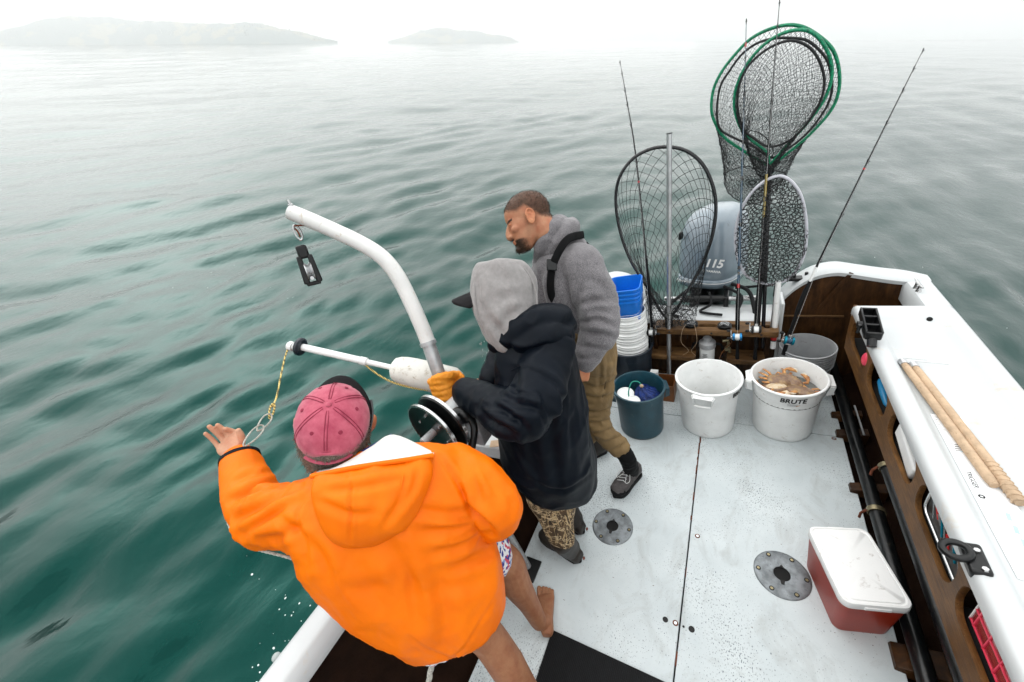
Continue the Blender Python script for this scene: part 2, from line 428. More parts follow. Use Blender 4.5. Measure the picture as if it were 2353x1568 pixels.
# cockpit floor: four painted panels with open joints
def floor_panel(x0, x1, y0, y1):
    mb = MB(); mb.box(((x0 + x1) / 2, (y0 + y1) / 2, -0.012), (x1 - x0, y1 - y0, 0.024)); return mb.build('floor_panel', 'floor_paint', boat, bevel=0.003)
SX, SY = -0.128, 2.241
floor_panel(-0.955, SX - 0.003, -1.1, SY - 0.003); floor_panel(SX + 0.003, 0.645, -1.1, SY - 0.003)
floor_panel(-0.955, SX - 0.003, SY + 0.003, 2.74); floor_panel(SX + 0.003, 0.645, SY + 0.003, 2.90)
mb = MB()
for k in range(16):
    y = random.uniform(1.7, 2.22) if k < 12 else random.uniform(.7, 1.7); mb.box((SX + random.uniform(-.004, .004), y, 0.0006), (random.uniform(.003, .007), random.uniform(.02, .08), 0.0012))
mb.build('joint_dirt', 'rust', boat)['kind'] = 'stuff'
# floor notches at the starboard edge: brown brackets
for y, w in ((2.43, .05), (2.26, .06), (1.85, .06), (1.05, .10)):
    mb = MB(); mb.hexa([(0.61, y - w / 2, -0.02), (0.75, y - w / 2 - .01, -0.02), (0.75, y + w / 2 + .01, -0.02), (0.61, y + w / 2, -0.02)],
                       [(0.615, y - w / 2 + .006, 0.022), (0.76, y - w / 2, 0.05), (0.76, y + w / 2, 0.05), (0.615, y + w / 2 - .006, 0.022)])
    mb.build('bracket', 'teak_dark', boat, bevel=0.003)
# holes and screws in the floor
for x, y, r, mm in ((-0.189, .872, .012, 'cavity'), (-0.079, .874, .013, 'cavity'), (-0.112, .872, .005, 'cavity')):
    mb = MB(); mb.lathe([(0.0, 0.0012), (r, 0.0012), (r, -0.002)], 16, (x, y, 0)); mb.build('drain_hole', mm, boat)
for x, y in ((-0.146, .874), (-0.09, 1.33), (0.60, 2.22)):
    mb = MB(); mb.lathe([(0.0, 0.002), (.007, 0.002), (.008, 0.0)], 12, (x, y, 0.0005)); sc = mb.build('screw', 'steel', boat)
    mb = MB(); mb.lathe([(0.0, 0.0006), (.0125, 0.0006), (.0127, -0.001)], 14, (x, y, 0)); mb.build('rust_ring', 'rust', sc)

# round pedestal plates let into the floor
for (x, y) in ((-0.527, 1.247), (0.276, 1.251)):
    o = thing('pedestal_plate', 'round grey metal seat base plate screwed to the floor ' + ('beside the red cooler' if x > 0 else 'in front of the camouflage boots'), 'base plate', (x, y, 0), 'pedestal plates in the floor')
    mb = MB(); mb.lathe([(.034, .001), (.034, .0065), (.038, .0075), (.104, .0065), (.112, .004), (.114, .001)], 48, (x, y, 0), closed=True)
    mb.build('plate', 'plate_metal', o)
    mb = MB(); mb.lathe([(0, .0015), (.035, .0015)], 24, (x, y, 0)); mb.add([(x - .010, y - .03, .0092), (x + .010, y - .03, .0092), (x + .006, y - .052, .0092), (x - .006, y - .052, .0092)], [(0, 1, 2, 3)])
    mb.add([(x - .010, y + .03, .0092), (x + .010, y + .03, .0092), (x, y + .044, .0092)], [(0, 1, 2)])
    mb.build('socket', 'cavity', o)
    for k in range(6):
        a = rad(60 * k + 62); q = (x + .094 * math.cos(a), y + .094 * math.sin(a), 0)
        mb = MB(); mb.lathe([(.0045, .0082), (.0105, .0082), (.0105, .005)], 14, q); mb.build('countersink', 'cavity', o)
        mb = MB(); mb.lathe([(0, .0098), (.006, .0098), (.007, .0075)], 12, q); mb.build('screw', 'brass', o)

# black ribbed mat
mt = MB()
mt.box((-0.40, 0.14, 0.004), (0.53, 1.0, 0.006))
for k in range(70): mt.box((-0.66 + 0.0076 * k, 0.14, 0.0078), (0.003, 0.996, 0.0022))
mo = mt.build('floor_mat', 'black_rubber', origin=(-0.4, 0.14, 0)); tag(mo, 'black ribbed rubber mat lying on the pale cockpit floor', 'mat')

# starboard tray: wide side deck with a shallow recess
Yf, Ya = -1.2, 2.60
tray = MB()
prof = [(0.642, 0.665), (0.638, 0.69), (0.640, 0.713), (0.655, 0.722), (0.69, 0.722), (0.705, 0.718), (0.715, 0.703), (0.73, 0.698), (0.93, 0.698), (0.955, 0.702), (0.975, 0.716), (0.995, 0.724),
        (1.035, 0.722), (1.048, 0.712), (1.052, 0.695), (1.048, 0.65)]
lift = lambda z, k: z + (0.722 - z) * k if 0.69 < z < 0.722 else z
ys = [Yf, 0, 1, 2, 2.40, 2.455, 2.475, 2.50, 2.53, 2.58, 2.60]
ks = [0, 0, 0, 0, 0, 0.1, 0.5, .92, 1, 1, .98]
rings = []
for y, k in zip(ys, ks):
    rings.append([(x, y, lift(z, k) if 2 < i < 12 else z) for i, (x, z) in enumerate(prof)])
rings.append([(x, 2.612, min(z, 0.70)) for x, z in prof]); rings.append([(x, 2.612, min(z, 0.60) if .65 < x < .93 else min(z, .66)) for x, z in prof])
tray.loft(rings, cap=False, closed=False); tray.build('tray', 'gelcoat', boat, smooth=55)
mb = MB(); mb.lathe([(0, 0.0), (.012, 0.0)], 16, (0.925, 2.467, 0.7125), axis=(-.2, -.75, .65)); mb.build('drain_hole', 'cavity', boat)
# side deck aft of the tray
sweep_y([(0.925, 0.60), (0.925, 0.70), (0.94, 0.722), (1.035, 0.722), (1.048, 0.712), (1.052, 0.65)], [2.58, 2.75, 3.0], 'side_deck', 'gelcoat', smooth=50)
sweep_y([(-1.20, 0.60), (-1.20, 0.70), (-1.215, 0.72), (-1.31, 0.72), (-1.322, 0.71), (-1.325, 0.65)], [2.68, 2.8, 3.0], 'side_deck', 'gelcoat', smooth=50)

# teak panel with pockets cut in it
def rect_pocket(y0, y1):
    return rounded(y1 - y0, 0.150, 0.062, 7, (y0 + y1) / 2, 0.592)
outl = [(-0.6, 0.42), (2.612, 0.42), (2.625, 0.50), (2.625, 0.712), (-0.6, 0.712)]
pockets = [(2.215, 2.545), (1.825, 2.14), (1.433, 1.755), (1.046, 1.378), (0.675, 1.010), (0.30, 0.63), (-0.07, 0.26)]
me = curve_mesh('side_panel', [outl] + [rect_pocket(*q) for q in pockets], 0.007, 0.002)
me.transform(basis((0.653, 0, 0), (0, 1, 0), (0, 0, 1)))
link('side_panel', me, 'teak_panel', boat)
# the pocket trough behind the panel
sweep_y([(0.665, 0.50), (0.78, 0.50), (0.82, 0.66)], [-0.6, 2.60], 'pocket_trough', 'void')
for yy in [(a[0] + b[1]) / 2 for a, b in zip(pockets[:-1], pockets[1:])]:
    mb = MB(); mb.box((0.735, yy, 0.58), (0.13, 0.012, 0.16)); mb.build('pocket_divider', 'hull_dark', boat)
# pipes under the panel
for pts, r in (([(0.668, 3.0, 0.085), (0.672, 2.2, 0.085), (0.674, 0.2, 0.085), (0.674, -0.6, 0.085)], 0.030), ([(0.712, 1.80, 0.25), (0.715, 1.2, 0.25), (0.715, -0.6, 0.255)], 0.029)):
    mb = MB(); mb.tube(smooth_path(pts, 6), r, 16); mb.build('conduit_pipe', 'black_pipe', boat)
for (x, y, z, r) in ((0.672, 1.66, 0.085, 0.036), (0.712, 1.80, 0.25, 0.036)):
    mb = MB(); mb.lathe([(r - .003, -.012), (r, -.012), (r, .012), (r - .003, .012)], 20, (x, y, z), axis=(0, 1, 0), closed=True); cl = mb.build('pipe_clamp', 'rust' if 0 else 'brass', boat)
    mb = MB(); mb.tube([(x - r, y, z), (x - r - .02, y - .01, z - .02), (x - r - .022, y - .015, z - .05)], .006, 6); mb.build('clamp_tail', 'rust', cl)
mb = MB(); mb.box((0.80, 1.0, 0.02), (0.02, 3.8, 0.14)); mb.build('stringer', 'hull_dark', boat)
mb = MB(); mb.tube([(0.69, 2.35, 0.17), (0.69, 2.10, 0.17)], .005, 6); mb.build('cable', 'aluminium', boat)

# transom: inner faces, coaming with raised shoulders, motor notch
def shoulder(x):                                # height of the stern coaming
    t = abs(x - XC)
    g = lambda q: float(np.interp(q, [0, .40, .44, .52, .62, .74, .82, 1.0, 1.12, 1.185], [.515, .515, .60, .72, .80, .825, .80, .755, .735, .72]))
    return sum(g(t + e * .03) * w for e, w in ((-2, .1), (-1, .2), (0, .4), (1, .2), (2, .1)))
xsR = list(np.linspace(0.297, 1.0, 44)) + [1.015, 1.03, 1.04, 1.047]
for sgn in (1, -1):
    mb = MB(); rings = []
    for x in xsR:
        X = XC + sgn * (x - XC); h = shoulder(x); c = max(0, (x - 0.90) / 0.15)
        yi = 2.915; yo = 3.085 - 0.05 * c * c
        rings.append([(X, yi, h - 0.045), (X, yi - .006, h - 0.02), (X, yi + 0.015, h - .002), (X, yi + .04, h), (X, yo - .04, h), (X, yo - 0.012, h - 0.008), (X, yo, h - 0.03), (X, yo, h - .3)])
    mb.loft(rings, cap=False, closed=False); mb.build('stern_coaming', 'gelcoat', boat, smooth=60)
    # brown panel below it
    mb = MB(); P = []
    for x in xsR: P.append((XC + sgn * (x - XC), shoulder(x) - 0.035))
    outl = [(XC + sgn * (1.02 - XC), -0.05), (XC + sgn * (0.297 - XC), -0.05)] + P
    mb.poly(outl, (1, 0, 0), (0, 0, 1), (0, .02, 0), (0, 2.922, 0)); mb.build('transom_panel', 'teak_dark', boat, smooth=0)
mb = MB(); mb.box((0.50, 2.914, 0.475), (0.36, 0.012, 0.012)); mb.build('trim_batten', 'teak_rack', boat, bevel=.002)
mb = MB(); mb.box((0.60, 2.915, 0.66), (0.025, 0.008, 0.30), np.array(Euler((0, rad(28), 0)).to_matrix())); mb.build('trim_batten', 'teak_dark', boat, bevel=.002)
# motor well sill and its sides
sx0, sx1 = XC - 0.438, XC + 0.438
mb = MB(); rings = []
for x in (sx0, sx1): rings.append([(x, 2.752, 0.485), (x, 2.748, 0.50), (x, 2.758, 0.516), (x, 2.79, 0.522), (x, 2.93, 0.515), (x, 3.03, 0.505), (x, 3.05, 0.48), (x, 3.05, 0.1)])
mb.loft(rings, cap=False, closed=False); mb.build('motor_well_sill', 'gelcoat', boat, smooth=50)
for sgn in (1, -1):
    x = XC + sgn * 0.438
    mb = MB(); mb.box((x + sgn * .012, 2.84, 0.43), (.024, .19, .46)); mb.build('motor_well_side', 'gelcoat', boat, bevel=.008)
mb = MB(); mb.box((XC, 2.762, 0.22), (0.874, 0.014, 0.55)); mb.build('transom_panel', 'teak_dark', boat)
mb = MB(); mb.box((XC, 2.76, 0.012), (0.80, .05, .02)); mb.build('floor_batten', 'teak_dark', boat)
# ------------------------------------------------------------------ materials of the gear
mat('white_plastic', (0.83, 0.84, 0.83), 0.42, var=0.05, scale=8, bmp=0.06, bscale=200, dirt=0.16, dirtcol=(0.42, 0.38, 0.32))
mat('teal_plastic', (0.008, 0.055, 0.080), 0.38, var=0.18, scale=10, bmp=0.06, bscale=150, dirt=0.1, dirtcol=(0.10, 0.12, 0.12))
mat('navy_plastic', (0.008, 0.016, 0.028), 0.4, var=0.2, scale=10)
mat('blue_plastic', (0.006, 0.185, 0.72), 0.33, var=0.1, scale=7, dirt=0.06, dirtcol=(0.1, 0.3, 0.6))
mat('grey_plastic', (0.36, 0.37, 0.38), 0.45, var=0.08, scale=10, dirt=0.2, dirtcol=(0.14, 0.08, 0.05))
mat('orange_brown', (0.22, 0.075, 0.018), 0.5, var=0.2, scale=8, dirt=0.3, dirtcol=(0.06, 0.03, 0.02))
mat('print_black', (0.006, 0.006, 0.006), 0.5, var=0.05)
mat('print_grey', (0.18, 0.19, 0.20), 0.5, var=0.1)
mat('net_black', (0.010, 0.011, 0.012), 0.65, var=0.15)
mat('net_green', (0.0, 0.34, 0.15), 0.5, var=0.35, scale=160, col2=(0.0, 0.045, 0.03))
mat('white_hoop', (0.55, 0.55, 0.60), 0.35, var=0.08)
mat('rod_black', (0.008, 0.008, 0.010), 0.25, var=0.1)
mat('rod_blue', (0.01, 0.06, 0.12), 0.25, var=0.1)
mat('cork', (0.52, 0.37, 0.24), 0.75, var=0.12, scale=26, bmp=0.2, bscale=300, dirt=0.25, dirtcol=(0.20, 0.11, 0.05))
mat('reel_blue', (0.03, 0.25, 0.55), 0.25, 0.7, 0.1)
mat('reel_teal', (0.0, 0.22, 0.32), 0.3, 0.6, 0.1)
mat('red_plastic', (0.55, 0.02, 0.02), 0.4, var=0.1)
mat('gold', (0.55, 0.4, 0.1), 0.3, 0.8, 0.1)
mat('netbag_blue', (0.005, 0.035, 0.22), 0.6, var=0.3, scale=50, bmp=0.5, bscale=90)
mat('cord_green', (0.01, 0.28, 0.20), 0.6)
m, nt, b = nodes_of('bin_water'); b.inputs['Base Color'].default_value = (0.42, 0.43, 0.40, 1); b.inputs['Roughness'].default_value = 0.04; b.inputs['IOR'].default_value = 1.33
b.inputs['Transmission Weight'].default_value = 0.6
bump(nt, b, noise_n(nt, coords(nt), 30, 2), 0.1, 0.01)
m, nt, b = nodes_of('cowl_paint')
_c = ramp(nt, noise_n(nt, coords(nt), 4, 5), [(0.3, (0.13, 0.175, 0.21)), (0.7, (0.19, 0.235, 0.27))])
_st = noise_n(nt, coords(nt, (28, 28, 1.2)), 1.5, 4, 0.6)
_c = mixc(nt, ramp(nt, _st, [(0.6, (0, 0, 0)), (0.75, (0.5, 0.5, 0.5))]), _c, (0.05, 0.06, 0.07))
nt.links.new(_c, b.inputs['Base Color']); b.inputs['Roughness'].default_value = 0.28; b.inputs['Coat Weight'].default_value = 0.8; b.inputs['Coat Roughness'].default_value = 0.12

# ------------------------------------------------------------------ tubs and buckets
def brute(x, y, label, colour, hand, r=0.200, rb=0.161, h=0.409, name='storage_tub', group='round lidless tubs on the floor'):
    t = thing(name, label, 'tub', (x, y, 0), group)
    k = r / 0.2; hz = h / 0.409
    out = [(0.0, 0.004), (rb - .012, 0.004), (rb - .006, 0.0), (rb, 0.006), (rb + .002, 0.03 * hz), (r - .022 * k, (h - .082)), (r - .013 * k, h - .076), (r - .0105 * k, h - .02), (r - .006, h - .018), (r, h - .012), (r, h - .004), (r - .004, h),
           (r - .012, h), (r - .0165, h - .006), (r - .019 * k, h - .07), (r - .027 * k, h - .084), (rb - .006, 0.014), (0.0, 0.012)]
    mb = MB(); mb.lathe(out, 56, (x, y, 0)); mb.build('tub_body', colour, t, smooth=50)
    for a in hand:
        a = rad(a); e = A((math.cos(a), math.sin(a), 0)); s = A((-math.sin(a), math.cos(a), 0)); o = A((x, y, 0))
        w = 0.062 * k; ro = r - .008
        P = [o + e * ro + s * w + A((0, 0, h - .018)), o + e * (ro + .030 * k) + s * w * .82 + A((0, 0, h - .026)), o + e * (ro + .022 * k) + s * w * .74 + A((0, 0, h - .085 * hz)), o + e * (r - .018 * k) + s * w * .7 + A((0, 0, h - .10 * hz))]
        Q = [o + e * ro - s * w + A((0, 0, h - .018)), o + e * (ro + .030 * k) - s * w * .82 + A((0, 0, h - .026)), o + e * (ro + .022 * k) - s * w * .74 + A((0, 0, h - .085 * hz)), o + e * (r - .018 * k) - s * w * .7 + A((0, 0, h - .10 * hz))]
        mb = MB(); th = .007
        # top plate, two cheeks and a grip bar round an open middle
        mb.hexa([P[0], Q[0], Q[1], P[1]], [p + A((0, 0, th)) for p in (P[0], Q[0], Q[1], P[1])])
        mb.hexa([P[0], P[1], P[2], P[3]], [p + s * th for p in (P[0], P[1], P[2], P[3])])
        mb.hexa([Q[3], Q[2], Q[1], Q[0]], [p - s * th for p in (Q[3], Q[2], Q[1], Q[0])])
        mb.tube([P[2], (P[2] + Q[2]) / 2 + e * .004, Q[2]], .0085, 8)
        mb.build('handle', colour, t, smooth=40, bevel=.002)
    return t
def curved_text(t, body, size, x, y, r, z, ang, m, slope=0.0, bold=0.0, shear=0.0, space=1.0, name='lettering'):
    """lettering wrapped on a round wall of radius r, centred at bearing ang (degrees)"""
    me = text_mesh(name, body, size, 0.0006, shear, 0.0, space)
    if bold:
        bm = bmesh.new()
        for k, (dx, dy) in enumerate(((0, 0), (bold, bold * .4), (-bold, bold * .4), (bold, -bold * .5), (-bold, -bold * .5))):
            n0 = len(bm.verts); bm.from_mesh(me); bm.verts.ensure_lookup_table()
            for v in bm.verts[n0:]: v.co += Vector((dx, dy, k * .00004))
        bm.to_mesh(me); bm.free()
    for v in me.vertices:
        a = rad(ang) + v.co.x / r; rr = r + 0.0016 + v.co.z - slope * v.co.y * 0
        rr = r + slope * v.co.y + 0.0014 + v.co.z
        v.co = (x + rr * math.cos(a), y + rr * math.sin(a), z + v.co.y)
    me.update(); return link(name, me, m, t)
C1 = (0.336, 2.286); C2 = (-0.097, 2.215)
tub = brute(*C1, 'big white tub full of crabs with black lettering below its rim', 'white_plastic', (182, 2))
curved_text(tub, 'BRUTE', 0.042, *C1, 0.190, 0.361, -86, 'print_black', bold=0.0013, shear=0.12, space=1.05)
for k, (w, dz) in enumerate(((0.050, 0.0), (0.046, -.006), (0.048, -.012))):
    mb = MB(); 
    for j in range(8):
        a0 = rad(-86) + (-w / 2 + w * j / 8) / .182; a1 = rad(-86) + (-w / 2 + w * (j + .8) / 8) / .182; zz = .336 + dz; r_ = .1885
        mb.add([(C1[0] + r_ * math.cos(a), C1[1] + r_ * math.sin(a), z) for a, z in ((a0, zz), (a1, zz), (a1, zz + .0025), (a0, zz + .0025))], [(0, 1, 2, 3)])
    mb.build('small_print', 'print_grey', tub)['kind'] = 'stuff'
mb = MB(); mb.lathe([(0, .290), (.176, .290), (.1765, .283)], 40, (*C1, 0)); mb.build('tub_water', 'bin_water', tub)
tub2 = brute(*C2, 'empty white tub standing between the blue-green tub and the crab tub', 'white_plastic', (-95, 85))
curved_text(tub2, 'BRUTE', 0.042, *C2, 0.190, 0.361, -22, 'print_black', bold=0.0013, shear=0.12, space=1.05)
mb = MB(); mb.lathe([(0, .045), (.157, .045), (.158, .04)], 36, (*C2, 0)); mb.build('tub_water', 'bin_water', tub2)
C3 = (-0.517, 2.085)
brute(*C3, 'dark blue-green tub holding a blue net bag and two white jars', 'teal_plastic', (20, 200), r=0.176, rb=0.148, h=0.375)

# contents of the blue-green tub
def bait_jar(q, r, h, tilt, label):
    R = np.array(Euler(tilt).to_matrix()); t = thing('bait_jar', label, 'jar', q, 'white jars in the tub')
    ax = R @ A((0, 0, 1))
    mb = MB(); mb.lathe([(0, -h), (r * .92, -h), (r * .96, -.014)], 28, q, ax); mb.build('jar_body', 'white_plastic', t)
    mb = MB(); mb.lathe([(r * .97, -.016), (r, -.014), (r, -.002), (r * .96, 0), (r * .82, 0), (r * .80, -.003), (r * .3, -.003), (r * .28, -.0015), (0, -.0015)], 32, q, ax); mb.build('lid', 'white_plastic', t)
bait_jar((C3[0] - .085, C3[1] - .030, .322), .058, .10, (rad(6), rad(4), 0), 'larger white screw-top jar in the blue-green tub')
bait_jar((C3[0] - .018, C3[1] - .094, .315), .046, .09, (rad(14), rad(8), 0), 'smaller white jar in front of the larger one in the tub')
bag = thing('net_bag', 'bunched blue mesh bait bag in the blue-green tub', 'net bag', (C3[0] + .075, C3[1] - .01, .27))
bc = A((C3[0] + .070, C3[1] - .012, .29))
mb = MB(); rings = []
for i in range(13):
    t = i / 12; rr = .088 * math.sin(math.pi * min(1, .12 + t * .80)) ** .7 * (1 - .55 * t ** 3); rings.append([bc + A((rr * (1 + .10 * math.sin(7 * a + i)) * math.cos(a) - .045 * t * t, rr * (1 + .10 * math.sin(7 * a + i * 1.7)) * math.sin(a) + .02 * t, -.07 + .155 * t)) for a in np.linspace(0, 2 * math.pi, 28, endpoint=False)])
mb.loft(rings); mb.build('bag_body', 'netbag_blue', bag)
sg = []
for i in range(12):
    for j in range(28):
        if (i + j) % 2 == 0:
            sg.append((rings[i][j] * 1.0, rings[i + 1][(j + 1) % 28])); sg.append((rings[i][j], rings[i + 1][(j - 1) % 28]))
cb = bc + A((0, 0, 0.0)); sg = [(cb + (a - cb) * 1.04, cb + (q - cb) * 1.04) for a, q in sg]
mb = MB(); mb.segs(sg, .0017); mb.build('mesh_strings', 'netbag_blue', bag)['kind'] = 'stuff'
mb = MB(); mb.ell(bc + A((-.045, .0, .094)), (.013, .010, .014)); mb.build('toggle', 'cork', bag)
cd = MB(); cd.tube(smooth_path([bc + A(q) for q in ((-.05, .02, .085), (-.075, .03, .105), (-.115, .02, .10), (-.13, -.02, .06), (-.125, -.05, .02))], 6), .0042, 8)
tag(cd.build('green_cord', 'cord_green', origin=tuple(bc)), 'green cord looped over the blue net bag', 'cord')
mb = MB(); rs = np.random.RandomState(4)
for k in range(60): 
    a, q = rs.rand() * 6.28, .14 * math.sqrt(rs.rand()); mb.ell((C3[0] + q * math.cos(a), C3[1] + q * math.sin(a), .225 + .02 * rs.rand()), rs.uniform(.008, .018, 3), nu=7, nv=5)
tag(mb.build('bait_scraps', 'rust', origin=(*C3, .22)), 'brown bait scraps in the bottom of the blue-green tub', 'bait', kind='stuff')

# stack of round white pails in a dark tub, blue square pails on top
def pail(x, y, z, r, h, colour, label, group, name='pail', lean=(0, 0), ribs=2, cat='bucket'):
    t = thing(name, label, cat, (x, y, z), group)
    rb = r * .87; out = [(0, .003), (rb - .006, .003), (rb, .0), (rb + .002, .01)]
    for k in range(ribs + 1):
        zz = h - .012 - .030 * (ribs - k); rr = rb + (r - rb) * zz / h
        out += [(rr - .001, zz - .014), (rr + .006, zz - .012), (rr + .007, zz - .009), (rr - .0005, zz - .007)]
    out += [(r, h - .012), (r + .006, h - .008), (r + .006, h - .002), (r + .003, h), (r - .002, h), (r - .004, h - .006), (rb - .004, .01), (0, .008)]
    mb = MB(); mb.lathe(out, 44, (x, y, z), axis=(lean[0], lean[1], 1)); mb.build('pail_body', colour, t, smooth=50)
    return t
SXP, SYP = -0.672, 2.575
dk = brute(SXP, 2.56, 'nearly black tub holding the tall stack of white pails', 'navy_plastic', (), r=.176, rb=.15, h=.40)
ords = ['lowest', 'second lowest', 'third', 'fourth', 'fifth', 'sixth', 'topmost']
for k in range(7):
    pail(SXP + .003 * math.sin(k * 2), SYP + .002 * math.cos(k * 3), .03 + .052 * k, .130, .36, 'white_plastic',
         f'round white pail, {ords[k]} of the nested stack' + (' under the blue pails' if k == 6 else ' in the dark tub' if k == 0 else ', counted from below'), 'round white pails in a nested stack', ribs=1)
def square_pail(c, w, h, rot, tilt, label, k):
    t = thing('square_pail', label, 'bucket', c, 'square blue pails on the pail stack')
    R = np.array(Euler((tilt[0], tilt[1], rot)).to_matrix()); c = A(c)
    def ring(s, z): return [c + R @ A((a, b, z)) for a, b in rounded(w * s, w * s, .045 * s, 5)]
    mb = MB(); mb.loft([ring(.80, 0), ring(.82, .004), ring(.955, h - .05), ring(1.0, h - .048), ring(1.0, h - .034), ring(.965, h - .032), ring(.975, h - .012), ring(1.03, h - .010), ring(1.03, h - .003), ring(1.015, h), ring(.97, h), ring(.955, h - .008), ring(.79, .01)])
    mb.build('pail_body', 'blue_plastic', t, smooth=45)
    if k == 0:
        hw = w * .515; P = [c + R @ A(q) for q in ((-hw, .02, h - .045), (-hw * 1.02, -.05, h - .085), (-hw * .75, -w * .54, h - .125), (0, -w * .56, h - .135), (hw * .75, -w * .54, h - .125), (hw * 1.02, -.05, h - .085), (hw, .02, h - .045))]
        mb = MB(); mb.tube(smooth_path(P, 5), .0016, 6); mb.build('wire_handle', 'steel', t)
names3 = ['lowest blue square pail resting on the white pails', 'middle blue square pail of the nested three', 'topmost blue square pail, open and empty']
for k in range(3): square_pail((-.660 + .001 * k, 2.580, .66 + .032 * k), .235, .205, rad(4), (rad(4), rad(-4), 0), names3[k], k)
# grey pails by the starboard side
for k in range(3):
    pail(0.472, 2.685, .03 + .036 * k, .152, .275, 'grey_plastic', ['bottom grey pail nested under two others', 'middle grey pail of the nested three', 'top grey pail with a dirty empty inside'][k], 'grey pails nested behind the crab tub', ribs=1)

# orange-brown crate and a small carton beside the pole
cr = thing('crate', 'low orange-brown plastic crate behind the empty white tub', 'crate', (-.43, 2.47, 0))
mb = MB()
x0, x1, y0, y1, hh = -.56, -.335, 2.385, 2.53, .15
mb.box(((x0 + x1) / 2, (y0 + y1) / 2, .006), (x1 - x0, y1 - y0, .008)); mb.build('crate_bottom', 'orange_brown', cr)
for c, s in ((((x0 + x1) / 2, y0, hh / 2), (x1 - x0, .008, hh)), (((x0 + x1) / 2, y1, hh / 2), (x1 - x0, .008, hh)), ((x0, (y0 + y1) / 2, hh / 2), (.008, y1 - y0, hh)), ((x1, (y0 + y1) / 2, hh / 2), (.008, y1 - y0, hh))):
    mb = MB(); mb.box(c, s); mb.build('crate_wall', 'orange_brown', cr, bevel=.002)
ct = thing('carton', 'small white carton with dark and red print beside the dark tub', 'carton', (-.46, 2.44, .15))
mb = MB(); mb.box((-.478, 2.45, .19), (.055, .04, .09)); mb.build('carton_body', 'white_plastic', ct, bevel=.001)
mb = MB(); mb.box((-.478, 2.429, .20), (.04, .001, .03)); mb.build('print_patch', 'red_plastic', ct)
mb = MB(); mb.box((-.478, 2.429, .17), (.04, .001, .012)); mb.build('print_patch', 'print_black', ct)

# crabs ----------------------------------------------------------------------
m, nt, b = nodes_of('crab_shell'); _v = coords(nt)
_c = ramp(nt, noise_n(nt, _v, 28, 6, 0.7), [(0.3, (0.10, 0.055, 0.045)), (0.5, (0.22, 0.13, 0.075)), (0.72, (0.40, 0.26, 0.11))])
nt.links.new(_c, b.inputs['Base Color']); b.inputs['Roughness'].default_value = 0.32; bump(nt, b, noise_n(nt, _v, 220, 3), 0.35, 0.002)
mat('crab_leg', (0.60, 0.30, 0.09), 0.35, var=0.2, scale=40, col2=(0.30, 0.10, 0.03), bmp=0.2, bscale=200)
mat('crab_belly', (0.72, 0.62, 0.46), 0.4, var=0.15, scale=40, col2=(0.5, 0.33, 0.17))
mat('claw_tip', (0.75, 0.68, 0.55), 0.35, var=0.1)
def crab_template():
    parts = []
    mb = MB(); rings = []; w, l = .078, .052
    outline = []
    for k in range(40):
        a = 2 * math.pi * k / 40; x = w * math.copysign(abs(math.cos(a)) ** .8, math.cos(a)); y = l * math.copysign(abs(math.sin(a)) ** .85, math.sin(a)) * (1.0 if math.sin(a) > 0 else .9)
        if math.sin(a) > -.05 and k % 2: x *= 1.03; y *= 1.035
        outline.append((x, y))
    for s, z in ((.35, -.016), (.8, -.012), (.97, -.004), (1.0, .002), (.93, .010), (.75, .0175), (.45, .0225), (.15, .0245)):
        rings.append([(x * s, y * s, z + .0018 * math.sin(40 * x) * math.cos(50 * y)) for x, y in outline])
    mb.loft(rings); parts.append(('carapace', mb.mesh('carapace', 60), 'crab_shell'))
    mb = MB(); mb.loft([[(x * s, y * s - .004, z) for x, y in outline] for s, z in ((.3, -.025), (.62, -.022), (.80, -.012), (.82, -.006))]); parts.append(('belly', mb.mesh('belly', 60), 'crab_belly'))
    for sx in (-1, 1):
        for k in range(4):
            a = rad(20 - 26 * k); e = A((sx * math.cos(a), math.sin(a), 0)); b0 = A((sx * .052 * math.cos(a), .040 * math.sin(a) - .004, -.010))
            P = [b0, b0 + e * .026 + A((0, 0, .016)), b0 + e * .046 + A((sx * .003, -.008, .014)), b0 + e * .052 + A((0, -.024, .002)), b0 + e * .046 + A((0, -.042, -.012))]
            mb = MB(); mb.tube(P, [.0075, .0085, .0066, .0052, .0012], 7, flat=.62); parts.append(('leg', mb.mesh('leg', 60), 'crab_leg'))
        c0 = A((sx * .050, .034, -.008))
        mb = MB(); mb.tube([c0, c0 + A((sx * .026, .022, .006)), c0 + A((sx * .020, .044, .004))], [.008, .0105, .009], 8)
        mb.tube([c0 + A((sx * .020, .044, .004)), c0 + A((sx * .004, .058, .002)), c0 + A((-sx * .020, .066, 0)), c0 + A((-sx * .038, .060, -.002))], [.010, .0155, .0125, .002], 9, flat=.7); parts.append(('claw', mb.mesh('claw', 60), 'crab_leg'))
        mb = MB(); mb.tube([c0 + A((-sx * .010, .071, .004)), c0 + A((-sx * .026, .074, .004)), c0 + A((-sx * .042, .064, .0))], [.0075, .006, .001], 7); parts.append(('pincer', mb.mesh('pincer', 60), 'claw_tip'))
    for sx in (-1, 1):
        mb = MB(); mb.tube([(sx * .013, .044, .006), (sx * .014, .053, .010)], [.003, .0032], 6); parts.append(('eye', mb.mesh('eye', 60), 'black_plastic'))
    return parts
CRAB = crab_template()
